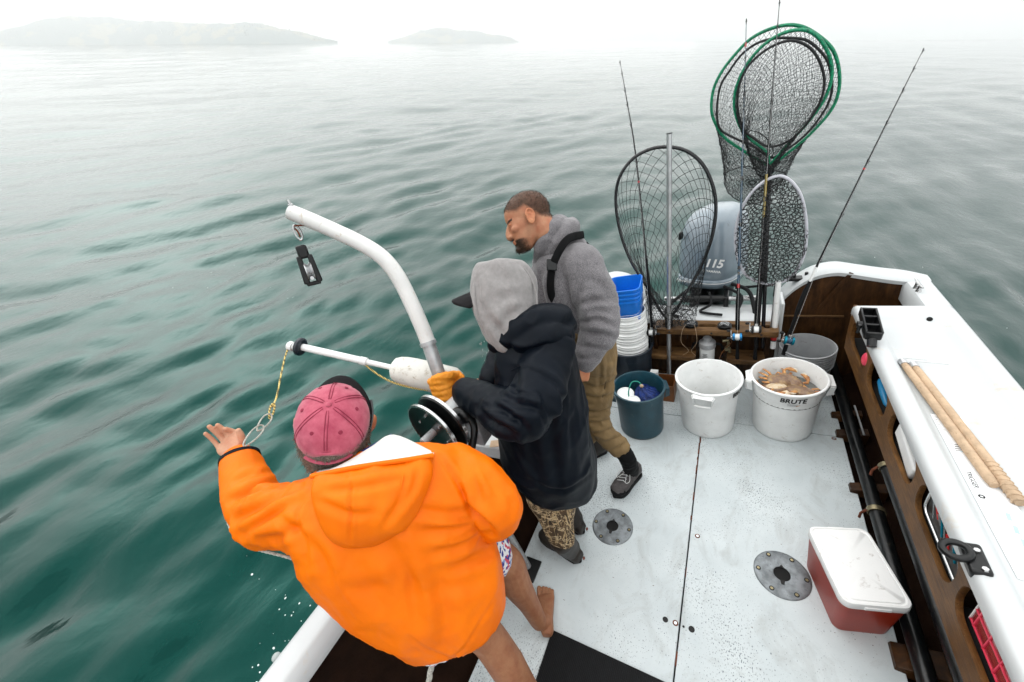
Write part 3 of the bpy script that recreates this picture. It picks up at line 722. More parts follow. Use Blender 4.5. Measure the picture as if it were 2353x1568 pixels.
crabs = [((.085, -.055, .300), (12, 8, 150), 'dark purplish-brown crab lying shell up at the right of the tub', 1.0),
         ((-.075, -.035, .296), (165, 10, 30), 'pale crab turned belly up in the middle of the tub', .95),
         ((-.045, .070, .300), (-12, -8, 200), 'tan crab shell up at the back of the tub', 1.0),
         ((-.005, -.100, .285), (170, -6, 250), 'cream-bellied crab against the near wall of the tub', .9),
         ((.030, .075, .292), (20, 14, 330), 'orange-legged crab wedged at the far right of the tub', .9),
         ((-.100, .020, .276), (0, 20, 80), 'brown crab half sunk at the left of the tub', .92)]
for (q, rot, lab, s) in crabs:
    o = thing('crab', lab, 'crab', (C1[0] + q[0] * .72, C1[1] + q[1] * .72, q[2] + .026), 'crabs in the white tub')
    del o['o_']; o.rotation_euler = tuple(map(rad, rot)); o.scale = (s * 1.02, s * 1.02, s * 1.02)
    for nm, me, mm in CRAB: link(nm, me, mm, o)
# a lone crab leg in the empty tub
mb = MB(); q = A((*C2, 0)); mb.tube([q + A((.06, -.04, .05)), q + A((.085, -.05, .058)), q + A((.11, -.045, .052))], [.006, .008, .003], 7)
tag(mb.build('crab_leg_scrap', 'crab_leg', origin=(C2[0] + .08, C2[1] - .045, .05)), 'single orange crab leg lying in the empty white tub', 'crab leg')

# ------------------------------------------------------------------ rod rack on the transom
rack = thing('rod_rack', 'worn two-tier teak rod rack fixed across the transom', 'rod rack', (XC, 2.67, .25))
holes = [[(-.40 + .040 * math.cos(a), .075 + .040 * math.sin(a)) for a in np.linspace(0, 2 * math.pi, 20, endpoint=False)]]
for cx, w in ((-.13, .13), (-.245, .05), (.035, .05), (.165, .055), (.235, .05)): holes.append(rounded(w, .05, .024, 5, cx, .072))
me = curve_mesh('shelf', [[(-.487, 0.012), (-.475, 0), (.283, 0), (.295, .012), (.295, .142), (-.487, .142)]] + holes, .0185, .003); me.transform(Matrix.Translation((0, 2.602, .501))); link('shelf', me, 'teak_rack', rack)
for x0, x1 in ((-.545, -.207), (.005, .235)):
    hs = [rounded(.05, .05, .023, 5, x0 + (x1 - x0) * f, .07) for f in ((.45,) if x0 < -.3 else (.25, .72))]
    me = curve_mesh('shelf', [rounded(x1 - x0, .135, .03, 5, (x0 + x1) / 2, .069)] + hs, .016, .003); me.transform(Matrix.Translation((0, 2.600, .262))); link('shelf', me, 'teak_rack', rack)
for x in (-.50, -.225, -.02, .25):
    mb = MB(); mb.box((x, 2.715, .38), (.03, .05, .22)); mb.build('bracket', 'teak_dark', rack, bevel=.003)
for x in (-.38, -.1, .05, .2):
    mb = MB(); mb.lathe([(0, 0), (.007, 0), (.008, -.003)], 10, (x, 2.5965, .50), (0, -1, 0)); mb.build('screw_hole', 'cavity', rack)
# spools of leader lying on the shelf
for (x, y, r, lab) in ((-.239, 2.665, .048, 'black line spool with tangled leader near the middle of the rack'), (-.02, 2.655, .045, 'black line spool beside the blue fishing reel'), ):
    t = thing('line_spool', lab, 'spool', (x, y, .522), 'line spools on the rack')
    mb = MB(); mb.lathe([(.012, .0), (r, 0), (r, .003), (r * .8, .005), (r * .8, .014), (r, .016), (r, .019), (.012, .019)], 28, (x, y, .5225), closed=True); mb.build('spool_body', 'black_plastic', t)
    mb = MB(); P = []
    rs = np.random.RandomState(int(r * 1000))
    for k in range(26): P.append((x + rs.uniform(-.03, .03), y + rs.uniform(-.03, .02), .545 + rs.uniform(0, .02)))
    mb.tube(smooth_path(P, 4), .0009, 5); mb.build('tangled_line', 'aluminium', t)
for x, a in ((-.27, -.02), (-.215, .015)):
    mb = MB(); mb.tube(smooth_path([(x, 2.64, .545), (x + a, 2.597, .52), (x + a * 1.4, 2.59, .42), (x - a, 2.60, .34), (x + a, 2.61, .29)], 5), .0012, 5)
    tag(mb.build('leader_line', 'cork', origin=(x, 2.6, .5)), 'thin leader line hanging from the rack, ' + ('left one of the two' if x < -.25 else 'right one of the two'), 'line', 'leader lines hanging from the rack')
# fuel filter
t = thing('fuel_filter', 'white canister fuel filter under a grey head below the rack', 'filter', (-.125, 2.66, .2))
mb = MB(); mb.lathe([(0, .13), (.045, .13), (.050, .14), (.051, .33), (.049, .345), (0, .345)], 28, (-.128, 2.665, 0)); mb.build('canister', 'white_plastic', t)
mb = MB(); mb.lathe([(.0, .345), (.056, .345), (.058, .36), (.056, .385), (.03, .395), (.03, .42), (0, .42)], 24, (-.128, 2.665, 0)); mb.build('filter_head', 'aluminium_matte', t)
for s in (-1, 1):
    mb = MB(); mb.tube(smooth_path([(-.128 + s * .05, 2.665, .37), (-.128 + s * .085, 2.66, .372), (-.128 + s * .10, 2.68, .33), (-.128 + s * .10, 2.73, .22)], 5), .009, 8); mb.build('hose', 'black_rubber', t)
for k in range(9):
    mb = MB(); mb.box((-.128 - .012, 2.6135, .24 + .008 * k), (.035 - .012 * (k % 3 == 1), .001, .003)); mb.build('label_line', 'print_grey', t)
# tangle of small fittings right of the filter
t = thing('valve_cluster', 'small brass and steel valve fitting under the rack', 'valve', (.0, 2.66, .35))
for q, r, a in (((-.01, 2.67, .40), .012, (1, .2, .1)), ((.01, 2.66, .375), .010, (0, 0, 1)), ((.0, 2.66, .34), .014, (0, 1, 0)), ((.02, 2.65, .33), .009, (0, 0, 1))):
    mb = MB(); mb.lathe([(0, -.02), (r, -.02), (r, .012), (r * .7, .014), (r * .7, .022), (0, .022)], 10, q, a); mb.build('fitting', 'brass', t)
mb = MB(); mb.tube(smooth_path([(.0, 2.66, .42), (.03, 2.65, .40), (-.02, 2.64, .33), (-.045, 2.63, .26)], 5), .002, 6); mb.build('wire', 'orange_brown', t)
# ------------------------------------------------------------------ fishing rods
def fishing_rod(label, pts, colour, grip, reel, reel_mat, y_lean=None, r0=.0074, guides=7, reel_side=1, butt='black_rubber', accents=()):
    """pts: rod axis from butt to tip; grip = fraction of the length that is handle; reel at this fraction"""
    P = [A(p) for p in pts]; ax = smooth_path(P, 10); n = len(ax)
    t = thing('fishing_rod', label, 'fishing rod', P[0], 'fishing rods in the rack')
    g = int(n * grip)
    mb = MB(); mb.tube(ax[g:], [r0 * (1 - .80 * k / (n - g - 1)) for k in range(n - g)], 8); mb.build('blank', colour, t)
    mb = MB(); mb.tube(ax[:g + 1], [.0125 if k < g * .35 else (.0095 if k < g * .55 else (.0135 if k < g * .9 else .009)) for k in range(g + 1)], 12); mb.build('grip', butt, t)
    d = unit(ax[g] - ax[0]); side = unit(np.cross(d, (0, 1, 0))) * reel_side; face = unit(np.cross(side, d)); face = face if face[1] < 0 else -face
    k = max(1, int(n * reel)); q = ax[k]
    rc = q + face * .034
    rl = MB(); rl.lathe([(0, -.030), (.017, -.030), (.026, -.027), (.028, -.020), (.028, -.016), (.018, -.015), (.017, .015), (.028, .016), (.028, .021), (.026, .027), (.016, .031), (0, .031)], 24, rc, side); R = rl.build('reel', reel_mat, t)
    mb = MB(); mb.box(q + face * .013, (.018, .018, .075), np.stack([side, face, d], 1)); mb.build('reel_foot', 'steel', R)
    mb = MB(); mb.lathe([(0, -.014), (.021, -.014), (.021, .014), (0, .014)], 20, rc, side); mb.build('line_wrap', 'white_plastic' if reel_mat != 'reel_teal' else 'rod_blue', R)
    h0 = rc + side * .034
    mb = MB(); mb.tube([h0 - side * .004, h0 + side * .004], .009, 10); mb.box(h0 + d * .018 + side * .004, (.006, .010, .062), np.stack([side, face, d], 1)); mb.build('crank', 'steel', R)
    for s in (-1, 1):
        e = h0 + d * (.018 + s * .030) + side * .004
        mb = MB(); mb.lathe([(0, 0), (.006, .002), (.0095, .012), (.0095, .020), (.005, .026), (0, .026)], 12, e, side); mb.build('knob', 'black_plastic', R)
    mb = MB(); star = rc + side * .031
    for s in range(5):
        a = 2 * math.pi * s / 5; mb.tube([star, star + (face * math.cos(a) + d * math.sin(a)) * .020], [.004, .003], 6)
    mb.build('star_drag', 'steel', R)
    for i in range(guides):
        f = .12 + .88 * (i / (guides - 1)) ** .85
        k = min(n - 1, g + int((n - 1 - g) * f)); q = ax[k]; rr = .010 * (1 - .72 * f) + .0015
        c = q + face * (rr + .006); mb = MB()
        mb.tube([c + (face * math.cos(a) + side * math.sin(a)) * rr for a in np.linspace(0, 2 * math.pi, 14, endpoint=False)], .0010, 5, loop=True)
        for s in (-1, 1): mb.segs([(q + d * .010 * s, c - face * rr * .6)], .0009)
        mb.tube([q - d * .012, q + d * .012], r0 * (1 - .80 * f) + .0010, 7); mb.build('line_guide', 'rod_black', t)
    # line along the rod
    L = [rc + face * .01] + [ax[min(n - 1, g + int((n - 1 - g) * (.12 + .88 * (i / 6) ** .85)))] + face * (.0165 * (1 - .7 * i / 6)) for i in range(7)]
    mb = MB(); mb.segs(list(zip(L[:-1], L[1:])), .0005); mb.build('fishing_line', 'white_plastic', t)
    for (f, mm, ln) in accents:
        k = int((n - 1) * f); mb = MB(); mb.tube([ax[k], ax[k] + unit(ax[min(n - 1, k + 1)] - ax[k]) * ln], r0 * (1 - .8 * f) + .0022, 8); mb.build('accent_band', mm, t)
    return t
def rodpts(base, tip, mids, yb, yt):
    """layout pixels to a rod axis whose depth goes from yb at the butt to yt at the tip"""
    out = []
    for i, q in enumerate([base] + mids + [tip]):
        f = i / (len(mids) + 1); f = (base[1] - q[1]) / (base[1] - tip[1]); out.append(at(q[0], q[1], y=yb + (yt - yb) * f))
    return out
fishing_rod('thin black fishing rod standing left behind the big black net', rodpts((1500, 790), (1425, 145), [(1489, 640), (1462, 370), (1440, 230)], 2.61, 2.86), 'rod_black', .30, .075, 'black_plastic', reel_side=-1, accents=((.45, 'red_plastic', .012),))
fishing_rod('blue-green upright fishing rod with bright blue reel at the middle of the rack', rodpts((1694, 860), (1715, 50), [(1695, 720), (1700, 560), (1708, 300)], 2.61, 2.74), 'rod_blue', .36, .195, 'reel_blue', reel_side=1, accents=((.93, 'red_plastic', .02), (.36, 'red_plastic', .03), (.40, 'steel', .02)))
fishing_rod('tall upright black fishing rod just left of the white pipe', rodpts((1734, 860), (1791, 8), [(1739, 720), (1750, 560), (1776, 200)], 2.62, 2.70), 'rod_black', .36, .21, 'black_plastic', reel_side=1, accents=((.55, 'gold', .25),))
fishing_rod('fishing rod leaning out to the right over the stern corner', rodpts((1800, 815), (2120, 118), [(1838, 700), (1890, 585), (1985, 390), (2068, 222)], 2.60, 2.88), 'rod_black', .30, .085, 'reel_teal', reel_side=1, accents=((.27, 'red_plastic', .02), (.31, 'white_plastic', .09), (.60, 'red_plastic', .008)))
# white plastic pipe standing in the rack
t = thing('plastic_pipe', 'white plastic pipe standing in the right end of the rack', 'pipe', (.25, 2.67, .3))
pa, pb = at(1776, 800, y=2.665), at(1788, 655, y=2.685); pb = pb + (pb - pa) * .05
mb = MB(); mb.lathe([(.0145, 0), (.0165, 0), (.0165, np.linalg.norm(pb - pa)), (.0145, np.linalg.norm(pb - pa))], 18, pa, pb - pa, closed=True); mb.build('pipe_tube', 'white_plastic', t)
mb = MB(); mb.tube([pa + (pb - pa) * .12, pa + (pb - pa) * .30], .0172, 16); mb.build('printed_band', 'print_black', t)
mb = MB(); mb.tube([pa + (pb - pa) * .14, pa + (pb - pa) * .20], .0176, 16); mb.build('printed_band', 'red_plastic', t)

# ------------------------------------------------------------------ landing nets
def smooth_loop(P, n=6):
    P = [A(p) for p in P]; m = len(P); out = []
    for i in range(m):
        p0, p1, p2, p3 = P[i - 1], P[i], P[(i + 1) % m], P[(i + 2) % m]
        for k in range(n):
            t = k / n; out.append(0.5 * ((2 * p1) + (-p0 + p2) * t + (2 * p0 - 5 * p1 + 4 * p2 - p3) * t * t + (-p0 + 3 * p1 - 3 * p2 + p3) * t ** 3))
    return out
def resample(loop, n):
    L = [A(p) for p in loop] + [A(loop[0])]; s = np.concatenate([[0], np.cumsum([np.linalg.norm(b - a) for a, b in zip(L[:-1], L[1:])])])
    Q = np.array(L); u = np.linspace(0, s[-1], n, endpoint=False)
    return np.stack([np.interp(u, s, Q[:, i]) for i in range(3)], 1)
def net_bag(hoop, target, ns, nt_, belly, sag, r, seed=1, jit=.004, power=1.0):
    """diamond netting from the hoop (closed loop of points) gathered down to the target ring"""
    rs = np.random.RandomState(seed); H = resample(hoop, ns * 2); T = resample(target, ns * 2)
    # pair the rings by bearing so the cords do not twist
    cH = H.mean(0); k0 = int(np.argmax(H[:, 2])); H = np.roll(H, -k0, 0); k1 = int(np.argmax(T[:, 2] + 1e-3 * T[:, 0])); T = np.roll(T, -k1, 0)
    if np.cross(H[5] - cH, H[0] - cH)[1] * np.cross(T[5] - T.mean(0), T[0] - T.mean(0))[1] < 0: T = np.roll(T[::-1], 1, 0)
    grid = []
    for j in range(nt_ + 1):
        t = (j / nt_) ** power; row = H * (1 - t) + T * t
        row = row + A(belly) * math.sin(math.pi * t) ** .9 + A((0, 0, -sag)) * (4 * t * (1 - t))
        if 0 < j: row = row + rs.normal(0, jit, row.shape) * min(1, t * 3)
        grid.append(row)
    sg = []; n2 = ns * 2
    for j in range(nt_):
        for i in range(j % 2, n2, 2):
            sg.append((grid[j][i], grid[j + 1][(i + 1) % n2])); sg.append((grid[j][i], grid[j + 1][(i - 1) % n2]))
    return sg, grid
def px_loop(pts, y0, y1=None, n=6):
    vs_ = [p[1] for p in pts]; a, b_ = max(vs_), min(vs_)
    return smooth_loop([at(u, v, y=(y0 if y1 is None else y0 + (y1 - y0) * (a - v) / (a - b_))) for u, v in pts], n)
z4 = lambda x, y: ((1450 + x / 3.015) / 1.0625, (40 + y / 3.015) / 1.0625)
# 1: black net in front, on a bare aluminium pole
t = thing('landing_net', 'black-rimmed landing net with wide mesh on an aluminium pole', 'landing net', at(1536, 790, y=2.66))
hoop = px_loop([(1525, 338), (1572, 345), (1612, 375), (1637, 425), (1645, 480), (1636, 545), (1612, 610), (1578, 672), (1545, 724), (1524, 724), (1490, 665), (1452, 605), (1427, 540), (1415, 470), (1421, 415), (1447, 372), (1484, 347)], 2.68, 2.72)
mb = MB(); mb.tube(hoop, .0105, 8, loop=True); mb.build('hoop', 'rod_black', t)
tgt = px_loop([(1500, 700), (1540, 690), (1580, 705), (1600, 730), (1570, 748), (1520, 752), (1492, 735)], 2.60, 2.66)
sg, grid = net_bag(hoop, tgt, 34, 25, (0, .16, 0), -.02, .0016, 3)
mb = MB(); mb.segs(sg, .0017); mb.build('netting', 'net_black', t)['kind'] = 'stuff'
gath = grid[-1]; rs = np.random.RandomState(5)
sg2 = []
for k in range(90):
    a = gath[rs.randint(len(gath))]; q = at(1535 + rs.normal(0, 26), 715 + rs.normal(0, 22), y=2.62 + rs.uniform(-.03, .05)); sg2.append((a, q))
mb = MB(); mb.segs(sg2, .0016); mb.build('gathered_netting', 'net_black', t)['kind'] = 'stuff'
ties = resample(hoop, 30); mb = MB()
for q in ties: mb.ell(q, (.0105, .0105, .012), nu=7, nv=5)
mb.build('net_ties', 'net_black', t)['kind'] = 'stuff'
pt_, pb_ = at(1538, 308, y=2.66), at(1537, 880, y=2.60)
mb = MB(); mb.tube([pb_, pb_ + (pt_ - pb_) * .5, pt_], .0155, 14); hd = mb.build('pole', 'aluminium', t)
mb = MB(); mb.tube([pt_, pt_ + unit(pt_ - pb_) * .006], .0165, 12); mb.build('end_cap', 'rod_black', hd)
mb = MB(); pc = at(1537, 742, y=2.645); mb.tube([pc + A((0, 0, -.05)), pc + A((0, 0, .06))], .028, 14); mb.build('yoke', 'rod_black', t)
# 2 and 3: green-rimmed nets, one behind the other
out1 = [(1420, 65), (1540, 80), (1660, 150), (1760, 250), (1805, 400), (1800, 560), (1740, 700), (1600, 860), (1480, 965), (1360, 1060), (1300, 1105), (1240, 1075), (1100, 990), (960, 890), (890, 780), (865, 680), (880, 540), (940, 410), (1040, 280), (1150, 170), (1280, 100)]
out2 = [(1530, 100), (1640, 145), (1720, 260), (1752, 380), (1740, 500), (1680, 640), (1560, 800), (1440, 930), (1330, 1055), (1290, 1085), (1270, 1000), (1150, 905), (1080, 820), (1040, 700), (1035, 600), (1060, 490), (1130, 350), (1240, 220), (1380, 130)]
in1 = [(1440, 160), (1560, 175), (1650, 240), (1720, 330), (1750, 450), (1748, 570), (1700, 690), (1580, 850), (1450, 960), (1310, 1040), (1180, 960), (1040, 900), (930, 830), (905, 700), (930, 520), (1000, 400), (1090, 280), (1200, 200), (1320, 165)]
in2 = [(1470, 180), (1580, 225), (1650, 310), (1690, 420), (1695, 520), (1660, 640), (1560, 800), (1430, 920), (1290, 960), (1180, 900), (1100, 830), (1060, 700), (1060, 560), (1090, 450), (1150, 350), (1250, 260), (1360, 200)]
for idx, (oo, ii, ya, yb_, lab, seed) in enumerate(((out1, in1, 2.83, 2.80, 'larger green-rimmed landing net with fine black mesh, the outer of the two', 8), (out2, in2, 2.76, 2.72, 'smaller green-rimmed landing net, nested inside the larger green hoop', 9))):
    t = thing('landing_net', lab, 'landing net', at(*z4(1300, 1105), y=ya), 'green-rimmed landing nets')
    hoop = px_loop([z4(*q) for q in oo], ya, yb_); mb = MB(); mb.tube(hoop, .0078, 8, loop=True); mb.build('hoop', 'net_green', t)
    cordl = px_loop([z4(*q) for q in ii], ya - .015, yb_ - .015); mb = MB(); mb.tube(cordl, .0062, 7, loop=True); mb.build('net_cord', 'net_black', t)
    if idx == 0: tg = [(985, 1150), (1100, 1110), (1250, 1130), (1400, 1150), (1380, 1230), (1280, 1330), (1180, 1380), (1080, 1360), (990, 1300), (965, 1230)]
    else: tg = [(1130, 860), (1180, 840), (1250, 880), (1320, 1000), (1300, 1160), (1240, 1200), (1180, 1120), (1130, 960)]
    tgt = px_loop([z4(*q) for q in tg], 2.77, 2.80)
    sg, grid = net_bag(hoop, tgt, 84 if idx == 0 else 70, 54 if idx == 0 else 44, (0, .10 - .16 * idx, 0), -.01, .001, seed, .0035, .9)
    mb = MB(); mb.segs(sg, .0009); mb.build('netting', 'net_black', t)['kind'] = 'stuff'
    # fold of netting lying in the bottom of the bag
    cc = np.array(grid[-1]).mean(0); rs = np.random.RandomState(20 + idx); sg2 = []; row = grid[-1]; n2 = len(row)
    for s in np.linspace(0, .85, 9):
        for i in range(n2): sg2.append((row[i] * (1 - s) + cc * s + A((0, .03 * s, 0)), row[(i + 1) % n2] * (1 - s - .05) + cc * (s + .05) + A((0, .03 * s, 0)) + rs.normal(0, .004, 3)))
    mb = MB(); mb.segs(sg2, .0008); mb.build('bag_bottom', 'net_black', t)['kind'] = 'stuff'
    mb = MB(); mb.tube(grid[-1][::4], .0028, 6, loop=True); mb.build('bottom_cord', 'net_black', t)
    j = at(*z4(1296, 1100), y=ya); base = at(1752 - 14 * idx, 800, y=2.66 + .03 * idx)
    mb = MB(); mb.tube([base, base + (j - base) * .5, j], .0115, 12); mb.build('pole', 'rod_black', t)
# 4: white hoop with black rubber mesh
t = thing('landing_net', 'white-rimmed landing net with black rubber honeycomb mesh', 'landing net', at(1770, 650, y=2.72))
hoop = px_loop([(1788, 405), (1815, 415), (1838, 445), (1850, 490), (1853, 540), (1846, 590), (1822, 632), (1785, 652), (1748, 650), (1714, 632), (1694, 590), (1690, 540), (1700, 490), (1722, 450), (1752, 420)], 2.70, 2.68)
mb = MB(); mb.tube(hoop, .0085, 8, loop=True); mb.build('hoop', 'white_hoop', t)
Hc = np.mean(hoop, 0); HA = np.array(hoop) - Hc; angs = np.arctan2(HA[:, 2], HA[:, 0]); rads = np.hypot(HA[:, 0], HA[:, 2]); order = np.argsort(angs)
def hoop_r(a): return np.interp(a, angs[order], rads[order], period=2 * math.pi)
def honeycomb(cell, yoff, jit, seed, shift):
    rs = np.random.RandomState(seed); pts = {}; sg = []
    h_ = cell; w_ = cell * math.sqrt(3)
    def vert(i, j, k):
        key = (i, j, k)
        if key not in pts:
            x = (i + .5 * (j % 2)) * w_; z = j * 1.5 * h_ + (h_ if k else 0)
            z += 0; pts[key] = (x + shift[0] + rs.normal(0, jit), z + shift[1] + rs.normal(0, jit))
        return pts[key]
    rng = range(-14, 15)
    for j in rng:
        for i in rng:
            c = (i + .5 * (j % 2)) * w_ + shift[0], j * 1.5 * h_ + shift[1]
            P = [(c[0] + h_ * math.sin(rad(60 * q)), c[1] + h_ * math.cos(rad(60 * q))) for q in range(3)]
            P = [(c[0] + h_ * math.sin(rad(60 * q)), c[1] + h_ * math.cos(rad(60 * q))) for q in range(4)]
            for a, b_ in zip(P[:-1], P[1:]): sg.append((a, b_))
    out = []
    def warp(p):
        x, z = p; x += .006 * math.sin(z * 60 + seed) + .004 * math.sin(x * 90); z += .006 * math.sin(x * 70 + seed * 2)
        r_ = math.hypot(x, z); a = math.atan2(z, x); R_ = hoop_r(a); f = r_ / R_
        if f > 1.04: return None
        return Hc + A((x, yoff * (1 - min(1, f) ** 2) + .01 * math.sin(x * 40 + z * 30 + seed), z))
    for a, b_ in sg:
        p, q = warp(a), warp(b_)
        if p is not None and q is not None: out.append((p, q))
    return out
mb = MB(); mb.segs(honeycomb(.0165, -.10, 0, 1, (0, 0)) + honeycomb(.0165, .12, 0, 2, (.008, .01)) + honeycomb(.0150, .03, 0, 5, (.003, .006))[::2], .0025); mb.build('rubber_mesh', 'net_black', t)['kind'] = 'stuff'
j = at(1786, 652, y=2.70); base = at(1772, 770, y=2.68)
mb = MB(); mb.tube([base, j], .0125, 12); mb.build('pole', 'aluminium', t)
mb = MB(); mb.tube([j + A((0, 0, -.09)), j + A((0, 0, -.01))], .016, 12); mb.build('yoke', 'rod_black', t)

# ------------------------------------------------------------------ outboard motor
t = thing('outboard_motor', 'blue-grey outboard motor with white numerals on its cowling', 'outboard motor', (XC, 3.30, .5))
MR = np.array(Euler((rad(-3), 0, rad(-20))).to_matrix()); MO = A((XC - .005, 3.36, .0))
def mring(w, d, z, sh=0.0, e=3.2, n=40):
    out = []
    for k in range(n):
        a = 2 * math.pi * k / n; c, s = math.cos(a), math.sin(a)
        x = w / 2 * math.copysign(abs(c) ** (2 / e), c); y = d / 2 * math.copysign(abs(s) ** (2 / e), s)
        if s > 0: x *= 1 - .15 * (y / (d / 2)) ** 2
        out.append(MO + MR @ A((x, y + sh, z)))
    return out
mb = MB(); mb.loft([mring(.43, .56, .665), mring(.450, .580, .69), mring(.452, .585, .74), mring(.445, .580, .80), mring(.438, .57, .90), mring(.420, .54, 1.02, .01), mring(.375, .48, 1.10, .02), mring(.30, .39, 1.150, .03), mring(.20, .28, 1.172, .04), mring(.08, .12, 1.178, .05)]); cw = mb.build('cowling', 'cowl_paint', t, smooth=60)
mb = MB(); mb.loft([mring(.40, .52, .585), mring(.445, .575, .60), mring(.456, .588, .63), mring(.456, .588, .662), mring(.44, .57, .668)]); sk = mb.build('skirt', 'cowl_paint', t, smooth=60)
mb = MB(); mb.loft([mring(.459, .591, .640), mring(.4595, .5915, .646)], cap=False); mb.build('trim_stripe', 'white_paint', sk)
mb = MB(); mb.loft([mring(.24, .34, .20), mring(.30, .42, .50), mring(.36, .47, .585)]); mb.build('mid_section', 'black_plastic', t)
mb = MB(); mb.loft([mring(.14, .30, -.55), mring(.15, .32, -.1), mring(.22, .34, .2)]); mb.build('leg', 'cowl_paint', t)
for s in (-1, 1):
    mb = MB(); mb.box(MO + A((s * .12, -.30, .42)), (.035, .16, .34)); mb.build('clamp_bracket', 'black_plastic', t, bevel=.01)
mb = MB(); mb.tube([MO + A((-.33, -.33, .56)), MO + A((.33, -.33, .56))], .020, 14); mb.build('steering_ram', 'steel', t)
mb = MB(); mb.tube([MO + A((-.20, -.33, .56)), MO + A((.12, -.33, .56))], .028, 14); mb.build('ram_body', 'black_plastic', t)
for k, (P, r) in enumerate((([(.15, -.28, .66), (.26, -.34, .63), (.30, -.45, .55), (.32, -.55, .45)], .014), ([(.10, -.28, .64), (.22, -.38, .60), (.20, -.50, .52), (.25, -.58, .40)], .011), ([(.18, -.27, .62), (.34, -.33, .66), (.40, -.36, .68)], .010), ([(-.15, -.30, .63), (-.25, -.38, .57), (-.3, -.5, .53), (-.2, -.58, .53)], .012), ([(.0, -.30, .60), (.02, -.40, .55), (-.05, -.5, .535), (.1, -.56, .54)], .010))):
    mb = MB(); mb.tube(smooth_path([MO + A(q) for q in P], 6), r, 8); mb.build('hose', 'black_rubber', t)
def face_text(body, size, x, z, mm, bold=0, shear=.25, name='lettering', fy=None, ang=0):
    me = text_mesh(name, body, size, .0008, shear, bold); 
    n = MR @ A((0, -1, 0)); o = MO + MR @ A((x, (-.2925 if fy is None else fy), z)); me.transform(basis(o + n * .002, MR @ A((1, 0, 0)), MR @ A((0, 0, 1)))); return link(name, me, mm, cw)
face_text('115', .090, .115, .815, 'white_paint', .0028, .3)
face_text('YAMAHA', .026, .118, .752, 'white_paint', .0006, 0)
mb = MB(); o = MO + MR @ A((.045, -.2935, .752)); mb.lathe([(.007, 0), (.010, 0), (.010, .0015), (.007, .0015)], 18, o, MR @ A((0, -1, 0)), closed=True); mb.build('emblem', 'white_paint', cw)
face_text('FourStroke', .034, -.10, .652, 'white_paint', .0002, .5, fy=-.297)
mb = MB(); mb.box(MO + MR @ A((-.15, -.275, 1.02)), (.02, .05, .06), MR); mb.build('air_scoop', 'black_plastic', cw, bevel=.008)

# ------------------------------------------------------------------ stern fittings, rod holders, tray things
def cleat(q, d, label):
    t = thing('mooring_cleat', label, 'cleat', q); q = A(q); d = unit(d)
    for s in (-1, 1):
        mb = MB(); mb.lathe([(0, 0), (.014, 0), (.011, .008), (.008, .03), (.012, .038), (0, .04)], 14, q + d * s * .022); mb.build('post', 'steel', t)
    mb = MB(); mb.tube([q - d * .065 + A((0, 0, .042)), q - d * .02 + A((0, 0, .036)), q + d * .02 + A((0, 0, .036)), q + d * .065 + A((0, 0, .042))], [.005, .009, .009, .005], 10); mb.build('horn', 'steel', t)
cleat((.955, 2.80, .722), (0, 1, 0), 'small steel cleat on the starboard quarter of the white coaming')
t = thing('fairlead', 'black line guide on the stern coaming behind the leaning rod', 'fairlead', (.415, 2.97, .725))
mb = MB(); mb.box((.415, 2.965, .742), (.13, .06, .022)); mb.build('base', 'black_plastic', t, bevel=.006)
for s in (-1, 1):
    mb = MB(); mb.tube([(.415 + s * .035, 2.965, .752), (.415 + s * .032, 2.965, .785)], [.012, .010], 10); mb.build('horn', 'black_plastic', t)
def rod_holder(o, e_long, e_side, label, n_slots):
    t = thing('rod_holder', label, 'rod holder', o, 'black rod holders on the starboard side'); o = A(o); el = unit(e_long); es = unit(e_side - el * (A(e_side) @ el)); en = np.cross(el, es); R = np.stack([es, en, el], 1)
    L = .22 if n_slots == 3 else .13
    if n_slots == 1:
        mb = MB(); mb.box(o + R @ A((0, .004, -.01)), (.046, .040, .10), R); mb.build('body', 'black_plastic', t, bevel=.008)
        mb = MB(); mb.tube([o + R @ A((-.035 + .028 * math.cos(a), -.02, .028 * math.sin(a))) for a in np.linspace(0, 2 * math.pi, 24, endpoint=False)], .010, 10, loop=True); mb.build('rod_ring', 'black_plastic', t)
        for s in (-1, 1):
            mb = MB(); mb.lathe([(0, 0), (.008, 0), (.007, .006), (0, .006)], 6, o + R @ A((.008, -.017, .03 * s - .02)), -en); mb.build('bolt', 'steel', t)
        return t
    mb = MB(); mb.box(o + R @ A((-.030, 0, 0)), (.010, .05, L), R); mb.box(o + R @ A((.030, 0, 0)), (.010, .05, L), R); mb.build('cheek', 'black_plastic', t, bevel=.006)['label'] = 'side cheeks of the black holder'
    for k in range(n_slots + 1):
        mb = MB(); mb.box(o + R @ A((0, .002, -L / 2 + L * k / n_slots)), (.062, .044, .012), R); mb.build('crossbar', 'black_plastic', t, bevel=.004)
    mb = MB(); mb.box(o + R @ A((0, .018, 0)), (.058, .008, L * .96), R); mb.build('back_plate', 'black_plastic', t, bevel=.002)
    mb = MB(); mb.tube([o + R @ A((-.055, .0, -.02)), o + R @ A((-.035, 0, -.02))], .018, 12); mb.tube([o + R @ A((-.05, .03, -.05)), o + R @ A((-.05, -.02, -.05))], .008, 8); mb.build('clamp_knob', 'black_plastic', t)
    mb = MB(); mb.tube([o + R @ A((0, .02, -L * .45)), o + R @ A((0, .05, -L * .62))], .020, 12); mb.build('mount', 'black_plastic', t)
    return t
a0, a1 = at(1990, 700, x=.655), at(2012, 790, x=.635)
rod_holder((a0 + a1) / 2, a0 - a1, (1, .2, 0), 'long black triple rod holder at the aft corner of the tray', 3)
a0, a1 = at(2222, 1245, x=.66), at(2255, 1320, x=.655)
rod_holder((a0 + a1) / 2, a0 - a1, (1, .1, .2), 'short black rod holder clamped above the chrome pocket tray', 1)

